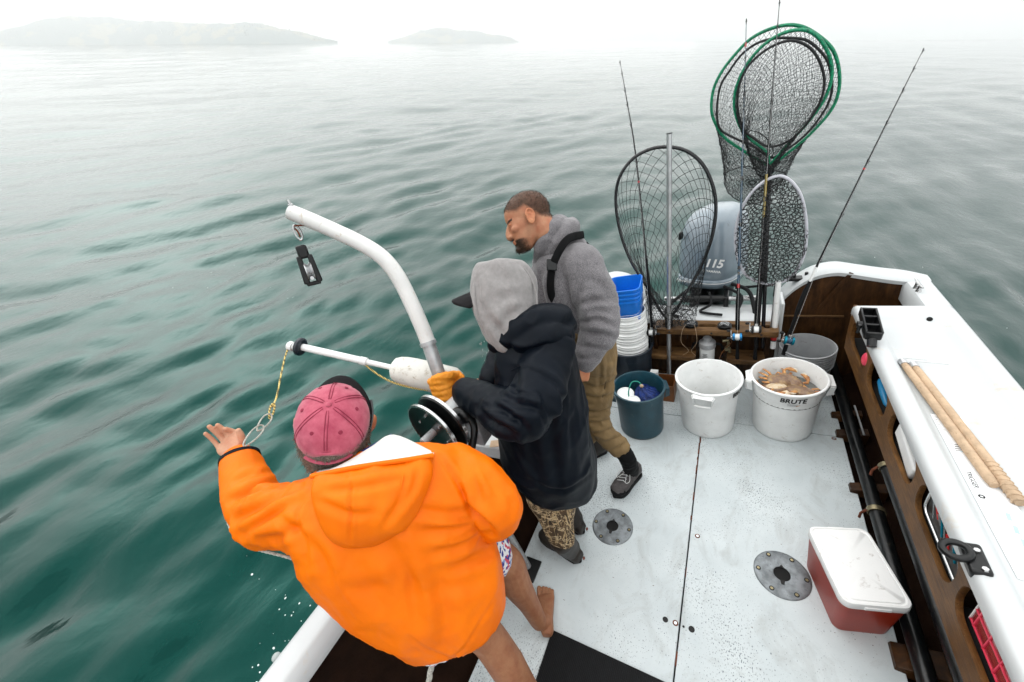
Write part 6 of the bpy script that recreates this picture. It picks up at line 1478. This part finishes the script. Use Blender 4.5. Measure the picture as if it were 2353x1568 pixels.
# trousers and boots
tb = MB()
trace(tb, [(1205, 1090, 1.93, 1335, 1090, 1.90, .11), (1212, 1140, 2.00, 1328, 1146, 1.98, .085), (1232, 1176, 2.06, 1318, 1182, 2.04, .075), (1250, 1210, 2.11, 1318, 1216, 2.09, .068), (1268, 1240, 2.15, 1318, 1248, 2.14, .06)], sub=3)
rl_top = A((-.76, 1.22, .62)); tb2 = A((-.80, 1.20, .30)); limb(tb, [rl_top, tb2], [.085, .068])
link('trousers', fuse('trousers', tb, .007, 4, [(.007, 14, (1, .5, 1), 22, AX2)]), 'camo_reed', P2)
mat('boot_rubber', (0.022, 0.015, 0.010), .55, var=.25, scale=18, bmp=.15, bscale=120)
mat('boot_tag', (0.20, 0.035, 0.012), .6)
def boot(heel, toe, shaft_top, parent, shaft_r=.062):
    heel, toe, st_ = A(heel), A(toe), A(shaft_top); d_ = unit(toe - heel); s_ = unit(np.cross(d_, (0, 0, 1))); L = np.linalg.norm(toe - heel); Z = A((0, 0, 1)); mb = MB()
    prof = [(0, .030, .050, .050), (.08, .038, .062, .060), (.28, .040, .075, .070), (.45, .042, .060, .055), (.65, .050, .045, .042), (.85, .047, .036, .034), (.96, .034, .030, .028), (1.0, .018, .024, .020)]
    mb.loft([ering(heel + d_ * L * f + Z * (.018 + h_ * .5 - .006), s_ * w, Z * h_ * .62, 18, 2.6) for f, w, _, h_ in prof])
    limb(mb, [heel + d_ * L * .22 + Z * .07, bar(heel + d_ * L * .22 + Z * .07, st_, .5), st_], [.054, shaft_r * .95, shaft_r])
    b_ = link('boot', fuse('boot', mb, .006, 3, [(.004, 16, (1, 1, .5), 24)]), 'boot_rubber', parent)
    mb = MB(); outl = []
    for a in np.linspace(0, 2 * math.pi, 28, endpoint=False):
        f = .5 + .52 * math.cos(a); w = np.interp(f, [-.02, .1, .3, .5, .7, .9, 1.02], [.02, .036, .039, .037, .048, .044, .012]) * math.copysign(min(1, abs(math.sin(a)) * 1.8), math.sin(a)); outl.append((f * L, w))
    mb.poly(outl, d_, s_, Z * .022, heel); mb.build('sole', 'black_rubber', b_, bevel=.003)
    mb = MB(); mb.box(heel - d_ * .030 + Z * .066, (.005, .012, .018), np.stack([d_, s_, Z], 1)); mb.build('heel_tag', 'boot_tag', b_)
boot(A((-.635, .992, .004)), A((-.905, 1.070, .004)), px(1290, 1240, 2.15), P2)
boot(A((-.668, 1.155, .004)), A((-.930, 1.235, .004)), A((-.79, 1.20, .30)), P2)

# ---- 3. man in grey hoodie and waders ----------------------------------------------
P3 = thing('person', 'bearded man with cropped hair in grey hoodie and brown chest waders looking down', 'person', (-.62, 1.62, 0))
jb = MB()
trace(jb, [(1250, 575, 1.82, 1330, 545, 1.84, .10), (1228, 600, 1.83, 1368, 590, 1.84, .17), (1221, 650, 1.85, 1392, 640, 1.86, .20), (1230, 700, 1.90, 1402, 700, 1.90, .19), (1258, 745, 1.95, 1408, 755, 1.95, .18)], sub=4)
sh = px(1335, 612, 1.70); el = px(1378, 745, 1.70); wr = px(1346, 832, 1.74)
limb(jb, [sh, bar(sh, el, .5) + CR * .012, el, bar(el, wr, .55) + CR * .004, wr], [.094, .092, .080, .064, .044])
limb(jb, [px(1265, 620, 2.0), px(1262, 700, 2.06), px(1230, 760, 2.08)], [.08, .075, .06])
me = fuse('hoodie', jb, .008, 4, [(.008, 6.0, (1, .7, 1), 31, AX2), (.008, 15, (.45, 1.2, 1), 32, AX2, lambda p: joint(p, el, .17) + .6 * joint(p, wr, .08)), (.007, 10, (1.2, .4, 1), 33, AX2)])
creases(me, [([(1330, 742), (1370, 735), (1408, 748)], 6, .010), ([(1334, 762), (1375, 766), (1412, 778)], 6, .010), ([(1330, 702), (1362, 690), (1402, 692)], 7, .010), ([(1322, 790), (1360, 800), (1396, 806)], 6, .008), ([(1342, 648), (1328, 700), (1345, 748)], 7, .010), ([(1345, 720), (1380, 715), (1405, 722)], 6, .009), ([(1235, 630), (1248, 690), (1266, 740)], 7, .010), ([(1255, 600), (1243, 650), (1250, 700)], 6, .008), ([(1350, 640), (1380, 655), (1394, 690)], 8, .007), ([(1300, 640), (1310, 690), (1330, 735)], 6, .010), ([(1318, 820), (1345, 826), (1368, 822)], 5, .006)])
hd3 = link('hoodie', me, 'heather_grey', P3)
mb = MB(); sp3 = smooth_path([px(1290, 672, 1.68), px(1286, 632, 1.655), px(1300, 600, 1.64), px(1340, 582, 1.63), px(1375, 600, 1.68), px(1390, 640, 1.74)], 6); mb.tube(sp3, .0032, 6); mb.build('armhole_seam', 'rib_black', hd3)
mb = MB(); d_ = unit(wr - el); mb.tube([wr - d_ * .025, wr + d_ * .012, wr + d_ * .026], [.045, .040, .038], 18); mb.build('cuff', 'heather_grey', P3)
# hood bunched round the neck
hb = MB(); limb(hb, [px(1236, 590, 1.74), px(1248, 560, 1.70), px(1268, 525, 1.70), px(1290, 510, 1.78)], [.022, .032, .036, .030]); limb(hb, [px(1250, 600, 1.74), px(1278, 560, 1.70), px(1306, 527, 1.74), px(1312, 522, 1.86)], [.024, .040, .042, .034]); limb(hb, [px(1246, 596, 1.74), px(1240, 600, 1.84), px(1250, 590, 1.94)], [.026, .03, .03])
link('hoodie_hood', fuse('hoodie_hood', hb, .006, 4, [(.008, 16, (.6, 1, 1), 35, AX2)]), 'heather_grey', P3)
# braces
def strap(pts, w, name, parent, m_='rib_black', off=.006):
    P = smooth_path(pts, 6); mb = MB(); rings = []
    for i, q in enumerate(P):
        d_ = unit(P[min(len(P) - 1, i + 1)] - P[max(0, i - 1)]); n_ = unit(CAM - q); s_ = unit(np.cross(d_, n_)); n_ = np.cross(s_, d_); n_ = n_ if n_ @ (CAM - q) > 0 else -n_; rings.append(ering(q + n_ * off, s_ * w, n_ * .003, 10, 3))
    mb.loft(rings); return mb.build(name, m_, parent)
s1 = strap([px(1282, 705, 1.690), px(1266, 672, 1.655), px(1268, 620, 1.632), px(1286, 575, 1.620), px(1308, 548, 1.645), px(1338, 540, 1.76)], .0165, 'brace', P3)
mb = MB(); q = px(1268, 609, 1.62); mb.box(q, (.044, .012, .05), np.stack([CR, CF, CU], 1)); mb.build('buckle', 'black_plastic', s1, bevel=.004)
strap([px(1388, 650, 1.80), px(1372, 600, 1.78), px(1345, 560, 1.80)], .012, 'brace', P3)
# waders
tb = MB()
trace(tb, [(1252, 728, 1.93, 1408, 742, 1.93, .185), (1280, 780, 1.97, 1413, 785, 1.97, .185), (1305, 820, 2.02, 1416, 815, 2.02, .16), (1332, 870, 2.08, 1413, 850, 2.08, .10), (1345, 920, 2.18, 1406, 905, 2.16, .085), (1352, 970, 2.28, 1398, 950, 2.25, .075), (1366, 1000, 2.33, 1408, 985, 2.31, .068), (1392, 1028, 2.38, 1432, 1008, 2.36, .06), (1408, 1044, 2.41, 1447, 1022, 2.39, .056)], sub=4)
limb(tb, [px(1310, 830, 2.16), px(1320, 920, 2.30), px(1350, 1000, 2.47)], [.095, .08, .062])
wdm = fuse('waders', tb, .0065, 4, [(.006, 9, (.7, 1, 1), 41, AX2), (.006, 18, (.5, 1.3, 1), 42, AX2, lambda p: joint(p, px(1385, 985, 2.25), .16) + .4)])
creases(wdm, [([(1335, 878), (1372, 892), (1412, 872)], 5, .010), ([(1342, 910), (1375, 915), (1408, 905)], 5, .009), ([(1346, 945), (1375, 948), (1402, 938)], 4, .010), ([(1350, 972), (1378, 972), (1404, 962)], 4, .011), ([(1362, 998), (1385, 994), (1412, 982)], 4, .010), ([(1385, 1018), (1408, 1012), (1432, 1000)], 4, .009), ([(1400, 1036), (1422, 1030), (1442, 1016)], 4, .007), ([(1372, 800), (1380, 850), (1376, 900)], 5, .007), ([(1300, 770), (1340, 790), (1400, 785)], 6, .008), ([(1395, 830), (1392, 880), (1385, 930)], 4, .006)])
link('waders', wdm, 'wader_tan', P3)
strap([px(1262, 716, 1.748), px(1300, 730, 1.735), px(1340, 745, 1.735)], .022, 'bib_edge', P3, 'wader_dark')
mb = MB(); mb.tube(smooth_path([px(1400, 800, 1.86), px(1392, 880, 1.99), px(1375, 950, 2.17)], 6), .0028, 6); mb.build('leg_seam', 'wader_dark', P3)
# sock and shoe
heel = at(1468, 1082, z=.012); toe = at(1412, 1140, z=.012); sb = MB(); limb(sb, [px(1425, 1030, 2.39), px(1442, 1055, 2.425), heel * .72 + toe * .28 + A((0, 0, .07))], [.050, .046, .046]); link('sock', fuse('sock', sb, .006, 2, [(.004, 20, (1, 1, 1), 44)]), 'rib_black', P3)
mat('shoe_grey', (0.085, 0.075, 0.075), .65, var=.25, scale=40, bmp=.3, bscale=200)
d_ = unit(toe - heel); s_ = unit(np.cross(d_, (0, 0, 1))); L = np.linalg.norm(toe - heel); Z = A((0, 0, 1)); mb = MB()
mb.loft([ering(heel + d_ * L * f + Z * (.012 + h_ * .5), s_ * w, Z * h_ * .58, 20, 2.5) for f, w, h_ in ((-.02, .020, .060), (.06, .036, .082), (.22, .040, .092), (.36, .042, .080), (.52, .047, .062), (.72, .050, .046), (.88, .044, .036), (.97, .028, .028), (1.0, .012, .02))])
sho = link('shoe', fuse('shoe', mb, .0055, 3, [(.003, 30, (1, 1, 1), 45)]), 'shoe_grey', P3)
mb = MB(); outl = []
for a in np.linspace(0, 2 * math.pi, 30, endpoint=False):
    f = .5 + .545 * math.cos(a); w = np.interp(f, [-.05, .08, .3, .5, .72, .9, 1.05], [.018, .040, .042, .044, .054, .048, .012]) * math.copysign(min(1, abs(math.sin(a)) * 1.7), math.sin(a)); outl.append((f * L, w))
mb.poly(outl, d_, s_, Z * .026, heel - A((0, 0, .011))); mb.build('sole', 'black_rubber', sho, bevel=.004)
mb = MB(); mb.loft([ering(heel + d_ * L * f + Z * z_, s_ * w, Z * h_, 16, 2.5) for f, w, z_, h_ in ((.80, .053, .026, .022), (.92, .046, .024, .021), (1.0, .026, .022, .017), (1.03, .010, .02, .012))]); mb.build('toe_cap', 'black_rubber', sho)
for k in range(5):
    f = .36 + .075 * k; zt = np.interp(f, [.36, .52, .72], [.098, .078, .060]); c = heel + d_ * L * f + Z * (zt + .004); mb = MB(); mb.tube([c - s_ * .026 - Z * .010, c - s_ * .01 + Z * .002, c + s_ * .01 + Z * .002 + d_ * .012, c + s_ * .026 - Z * .010 + d_ * .012], .0022, 6); mb.build('lace', 'white_plastic', sho)
c = heel + d_ * L * .40 + Z * .104
for s in (-1, 1):
    mb = MB(); mb.tube(smooth_path([c, c + s_ * s * .022 + Z * .008 + d_ * .015, c + s_ * s * .046 + d_ * .05 - Z * .025, c + s_ * s * .030 + d_ * .07 - Z * .03, c + d_ * .005], 5), .0018, 6); mb.build('lace_bow', 'white_plastic', sho)
mb = MB(); mb.ell(heel + d_ * L * .30 + Z * .108, (.020, .012, .008)); mb.build('tongue_tab', 'boot_tag', sho)
boot(A((-.70, 1.80, .004)), A((-.88, 1.62, .004)), A((-.80, 1.80, .25)), P3)
# head in profile, bowed
hc3 = px(1212, 508, 1.735); tl = rad(24)
h_fw = unit(-CR * math.cos(tl) - CU * math.sin(tl) + CF * .10); h_up = unit(CU * math.cos(tl) - CR * math.sin(tl)); h_up = unit(h_up - h_fw * (h_up @ h_fw)); h_sd = np.cross(h_fw, h_up)     # +x = his right, away from us
if h_sd @ CF < 0: h_sd = -h_sd
HF3 = np.stack([h_sd, h_fw, h_up], 1)
def h3(x, y, z): return hc3 + HF3 @ A((x, y, z))
mb = MB(); mb.ell(h3(0, -.012, .035), (.078, .102, .088), HF3, 24, 16); mb.ell(h3(0, .022, -.005), (.070, .070, .078), HF3, 20, 12)
mb.loft([ering(h3(0, .018, -.02), HF3[:, 0] * .066, HF3[:, 1] * .072, 20), ering(h3(0, .024, -.055), HF3[:, 0] * .060, HF3[:, 1] * .064, 20), ering(h3(0, .034, -.085), HF3[:, 0] * .050, HF3[:, 1] * .052, 20), ering(h3(0, .048, -.108), HF3[:, 0] * .034, HF3[:, 1] * .036, 20), ering(h3(0, .052, -.118), HF3[:, 0] * .018, HF3[:, 1] * .022, 20)])
mb.ell(h3(0, .070, .022), (.052, .016, .011), HF3)                                   # brow
mb.tube(smooth_path([h3(0, .082, .012), h3(0, .097, -.012), h3(0, .101, -.034), h3(0, .088, -.042)], 4), [.010, .011, .012, .012, .013, .013, .014, .0145, .015, .0145, .013, .012, .010], 10)
for s in (-1, 1): mb.ell(h3(s * .014, .094, -.037), (.010, .012, .009), HF3)
mb.ell(h3(0, .086, -.062), (.024, .013, .0065), HF3); mb.ell(h3(0, .083, -.074), (.022, .013, .007), HF3); mb.ell(h3(0, .082, -.100), (.024, .018, .016), HF3)
for s in (-1, 1): mb.ell(h3(s * .046, .058, -.022), (.020, .024, .018), HF3)        # cheekbones
limb(mb, [h3(0, -.045, -.03), h3(0, -.055, -.09), px(1275, 575, 1.80)], [.060, .058, .064])
headm = fuse('body', mb, .0042, 2)
co = np.array([v.co for v in headm.vertices]) ; loc = (co - hc3) @ HF3
x, y, z = loc.T
hl_ = .040 + np.interp(y, [-.12, -.06, -.01, .03, .06, .075, .10], [-.095, -.065, .0, -.005, .012, .030, .040])      # hairline height along the head
hair = np.clip((z - hl_) / .032 + .5, 0, 1)
jaw = np.clip((-.066 - z + (y - .05) * .25) / .012 + .3, 0, 1) * np.clip((y - .012) / .02, 0, 1) * np.clip(.45 + (y - .03) * 14, 0, 1)
side = np.clip((-.0 - z) / .02, 0, 1) * np.exp(-((y - .008 - (-.03 - z) * .35) / .024) ** 2) * (np.abs(x) > .045)
must = np.exp(-(((z + .053) / .007) ** 2 + (x / .030) ** 2)) * (y > .07)
beard = np.maximum.reduce([jaw * np.where((np.abs(z + .068) < .008) & (y > .078) & (np.abs(x) < .022), 0.1, 1.0), side * .42, must])
brow = np.exp(-(((z - .020) / .006) ** 2)) * (y > .06) * (np.abs(x) > .012) * (np.abs(x) < .055) * .9
at_ = headm.attributes.new('hair', 'FLOAT', 'POINT'); at_.data.foreach_set('value', np.clip(np.maximum.reduce([hair * .70, beard * .85, brow]), 0, 1))
hdo = link('body', headm, 'skin_tan', P3)
# cropped hair and stubble as short strands
mat('stubble', (.045, .027, .016), .7, var=.3, scale=200, spec=.2)
rs = np.random.RandomState(9); hv = np.clip(np.maximum(hair, beard * .8), 0, 1); nrm = np.empty(len(headm.vertices) * 3); headm.vertex_normals.foreach_get('vector', nrm); nrm = nrm.reshape(-1, 3); sg = []
ids = np.where(hv > .45)[0]
for i in rs.choice(ids, 5200):
    p = co[i] + rs.normal(0, .0016, 3); sg.append((p - nrm[i] * .001, p + nrm[i] * rs.uniform(.0012, .0045) - h_up * .0018 + rs.normal(0, .0009, 3)))
mb = MB(); mb.segs(sg, .00042); mb.build('cropped_hair', 'stubble', P3)['kind'] = 'stuff'
for s in (-1, 1):
    ec = h3(s * .080, -.014, -.008); mb = MB(); R_ = HF3 @ np.array(Euler((rad(12), 0, rad(-22 * s))).to_matrix())
    mb.tube([ec + R_ @ A((0, .019 * math.cos(a) * (1 if math.sin(a) > 0 else .75), .031 * math.sin(a))) for a in np.linspace(0, 2 * math.pi, 24, endpoint=False)], .0052, 8, loop=True); mb.ell(ec - R_ @ A((s * .004, 0, 0)), (.004, .016, .027), R_); mb.ell(ec + R_ @ A((0, .003, -.022)), (.006, .010, .011), R_); mb.tube([ec + R_ @ A((0, .010, .012)), ec + R_ @ A((0, -.008, .008)), ec + R_ @ A((0, -.008, -.012))], .0035, 7)
    link('ear', fuse('ear', mb, .0028, 2), 'skin_ear', P3)
    mb = MB(); mb.ell(h3(s * .030, .070, .004), .0125); mb.build('eye', 'white_paint', P3)
    mb = MB(); mb.ell(h3(s * .030, .0715, .006), (.016, .0125, .009), HF3); mb.build('eyelid', 'skin_ear', P3)
    mb = MB(); mb.tube([h3(s * .018, .083, -.001), h3(s * .032, .083, -.003), h3(s * .045, .074, -.001)], .0009, 5); mb.build('eyelash', 'rib_black', P3)
# hanging left hand
hw = wr + unit(wr - el) * .015
me = hand_mesh(hw, px(1341, 850, 1.745), [px(1334, 868, 1.735), px(1337, 874, 1.745), px(1341, 874, 1.755), px(1345, 871, 1.76)], [px(1334, 846, 1.735), px(1327, 855, 1.73), px(1326, 866, 1.735)], CR * .4 - CF, .078, .0098, 'hand'); link('hand', me, 'skin_ear', P3)
# ------------------------------------------------------------------ far shore in the mist
m, nt, b = nodes_of('hillside')
_v = coords(nt, (1, 1, 1))
_f = noise_n(nt, _v, 0.0045, 4, .6)
_c = ramp(nt, noise_n(nt, _v, 0.03, 5, .7), [(.35, (.015, .050, .050)), (.65, (.035, .085, .075))])
_c = mixc(nt, ramp(nt, _f, [(.54, (0, 0, 0)), (.58, (1, 1, 1))]), _c, (.17, .16, .085))
nt.links.new(_c, b.inputs['Base Color']); b.inputs['Roughness'].default_value = .9
mat('forest_green', (.006, .040, .032), .9, var=.3, scale=.02)
def headland(name, tops, dists, depth, seed):
    """ridge whose skyline follows the given layout pixels, built at its real distance and height"""
    us = np.array([q[0] for q in tops], float); vs_ = np.array([q[1] for q in tops], float)
    n = 170; U = np.linspace(us[0], us[-1], n); V = np.interp(U, us, vs_) + np.array([2.4 * noise.fractal(Vector((u * .035, seed, 0)), 1.0, 2.0, 5) for u in U])
    crest = []
    for u, v in zip(U, V):
        dist = float(np.interp(u, dists[0], dists[1])) if seed == 3 else dists
        w = HEEL @ ray(u, v); hor = math.hypot(w[0], w[1]); crest.append((CAMW[0] + w[0] / hor * dist, CAMW[1] + w[1] / hor * dist, max(2.0, CAMW[2] + dist * w[2] / hor), w[0] / hor, w[1] / hor))
    rows = []; K = 26
    for k in range(K):
        f = k / (K - 1); row = []
        for x, y, h, dx, dy in crest:
            g = (f - .45) / .45; prof = max(0, 1 - abs(g) ** 1.5)
            r_ = (f - .45) * depth; X = x + dx * r_; Y = y + dy * r_
            nz = noise.fractal(Vector((X * .003, Y * .003, seed)), 1.0, 2.0, 5)
            row.append((X, Y, h * prof * (1 + .10 * nz * (1 if f != .45 else 0)) - 3 * (1 - prof)))
        rows.append(row)
    mb = MB(); mb.loft(rows, cap=False, closed=False); o = mb.build(name, 'hillside', smooth=180, fix=True); o['kind'] = 'structure'; LEVEL.add(o)
    # tree line: small ragged conifers on the crest and the near slope
    rs = np.random.RandomState(seed); tb = MB()
    for k in range(1500):
        i = rs.randint(n); j = rs.randint(int(K * .12), int(K * .5)); p = A(rows[j][i])
        if p[2] < 6: continue
        if noise.noise(Vector((p[0] * .004, p[1] * .004, 3.3))) < -.05: continue
        h_ = rs.uniform(9, 24); w_ = h_ * rs.uniform(.2, .34); p = p + A((rs.uniform(-8, 8), rs.uniform(-8, 8), -1)); o_ = len(tb.v)
        a0 = rs.rand() * 6.28
        tb.v += [tuple(p + A((w_ * math.cos(a0 + 1.2566 * q), w_ * math.sin(a0 + 1.2566 * q), h_ * .15))) for q in range(5)] + [tuple(p + A((0, 0, h_)))]
        tb.f += [(o_ + q, o_ + (q + 1) % 5, o_ + 5) for q in range(5)]
    t = tb.build('forest', 'forest_green', smooth=0, fix=False); tag(t, 'misty conifer wood on the ' + ('near' if seed == 3 else 'far') + ' headland', 'forest', kind='stuff'); LEVEL.add(t)
headland('hills', [(-260, 92), (-120, 80), (0, 72), (60, 58), (110, 40), (160, 38), (230, 40), (300, 48), (380, 50), (450, 54), (520, 56), (560, 52), (600, 55), (650, 66), (700, 76), (735, 86), (775, 95)], ([-260, 250, 520, 800], [8300, 7700, 6400, 6000]), 1200, 3)
headland('hills', [(890, 95), (930, 84), (965, 72), (1000, 64), (1040, 66), (1085, 73), (1130, 78), (1160, 84), (1192, 95)], 8000, 900, 5)
# low cloud lying on the left headland
# ------------------------------------------------------------------ sea mist: one even volume over the whole place
mb = MB(); mb.box((CAMW[0], CAMW[1], 258.5), (18800, 18800, 521)); hz = mb.build('haze', None, smooth=0); hz['kind'] = 'stuff'; LEVEL.add(hz)
hm = bpy.data.materials.new('haze'); hm.use_nodes = True; hn_ = hm.node_tree.nodes; hn_.clear()
ho = hn_.new('ShaderNodeOutputMaterial'); hv = hn_.new('ShaderNodeVolumePrincipled'); hv.inputs['Color'].default_value = (1, 1, 1, 1); hv.inputs['Density'].default_value = 0.00021; hv.inputs['Anisotropy'].default_value = 0.3
hm.node_tree.links.new(hv.outputs[0], ho.inputs['Volume']); hz.data.materials.append(hm)
# ------------------------------------------------------------------ small things: rope end, drips, foam
rope('braided_rope', 'white braided rope end hanging below the orange jacket', [px(996, 1512, 1.80), px(990, 1540, 1.83), px(980, 1600, 1.90)], .011, 'rope_white')
def sea_pt(u, v):
    k = ray(u, v); t_ = (-WATERLINE - UP @ CAM) / (UP @ k); p = CAM + k * t_
    w = HEEL @ p; hgt = wave_field(np.array([w[0]]), np.array([w[1]]), np.array([.01]))[0]
    return p + UP * hgt
mat('foam_white', (.78, .82, .80), .35, var=.05)
rs = np.random.RandomState(12); mb = MB()
spots = [((600 + x / 3.137) / 1.0625, (1350 + y / 3.137) / 1.0625, r_) for x, y, r_ in ((20, 140, 9), (285, 330, 11), (395, 372, 9), (240, 418, 6), (285, 463, 6), (350, 440, 5), (335, 465, 6), (412, 511, 5), (482, 393, 6), (190, 714, 9), (70, 845, 7), (25, 862, 8), (82, 900, 7), (310, 655, 4), (280, 660, 4), (205, 262, 4), (565, 250, 5), (55, 980, 8))]
spots += [(rs.uniform(560, 760), rs.uniform(1230, 1560), rs.uniform(2, 4)) for _ in range(14)] + [(rs.uniform(380, 700), rs.uniform(590, 680), rs.uniform(2, 3.6)) for _ in range(22)] + [(rs.uniform(1900, 2340), rs.uniform(560, 830), rs.uniform(2, 4)) for _ in range(24)]
for u, v, r_ in spots:
    if v > 1340 and u > 755 - (v - 1350) * .76: continue
    p = sea_pt(u, v); s_ = r_ * np.linalg.norm(p - CAM) / 5600
    mb.ell(p, (s_ * rs.uniform(.8, 1.6), s_ * rs.uniform(.8, 1.4), s_ * .5), HEEL.T, 7, 5)
o = mb.build('foam_flecks', 'foam_white'); tag(o, 'white foam flecks scattered on the green water beside the hull', 'foam', kind='stuff')
m, nt, b = nodes_of('drop_water'); b.inputs['Base Color'].default_value = (.9, .95, .93, 1); b.inputs['Roughness'].default_value = .03; b.inputs['Transmission Weight'].default_value = .6; b.inputs['IOR'].default_value = 1.33
mb = MB(); q = sea_pt(667, 1600); 
bub = sea_pt((600 + 212 / 3.137) / 1.0625, (1350 + 785 / 3.137) / 1.0625)
o = MB().ell(bub, (.020, .020, .013), HEEL.T).build('water_bubble', 'drop_water', origin=tuple(bub)); tag(o, 'single large bubble floating beside the white gunwale', 'bubble')
mb = MB()
for k in range(70):
    u = 1122 + rs.normal(0, 9) + (8 if k % 3 else -4); v = rs.uniform(748, 850); p = px(u, v, 1.72 + rs.uniform(0, .35)); s_ = rs.uniform(.0012, .0035)
    mb.ell(p, (s_, s_, s_ * rs.uniform(1.2, 4)), HEEL.T, 6, 5)
o = mb.build('water_drips', 'drop_water'); tag(o, 'drops of water falling in front of the navy jacket', 'water drops', kind='stuff')
# ------------------------------------------------------------------ set the boat and all on board into the sea
for o in list(scene.objects):
    if o.parent is None and o not in LEVEL and o.type not in ('CAMERA', 'LIGHT'):
        o.matrix_world = BOAT @ Matrix.LocRotScale(o.location, o.rotation_euler, o.scale)
    if 'o_' in o: del o['o_']
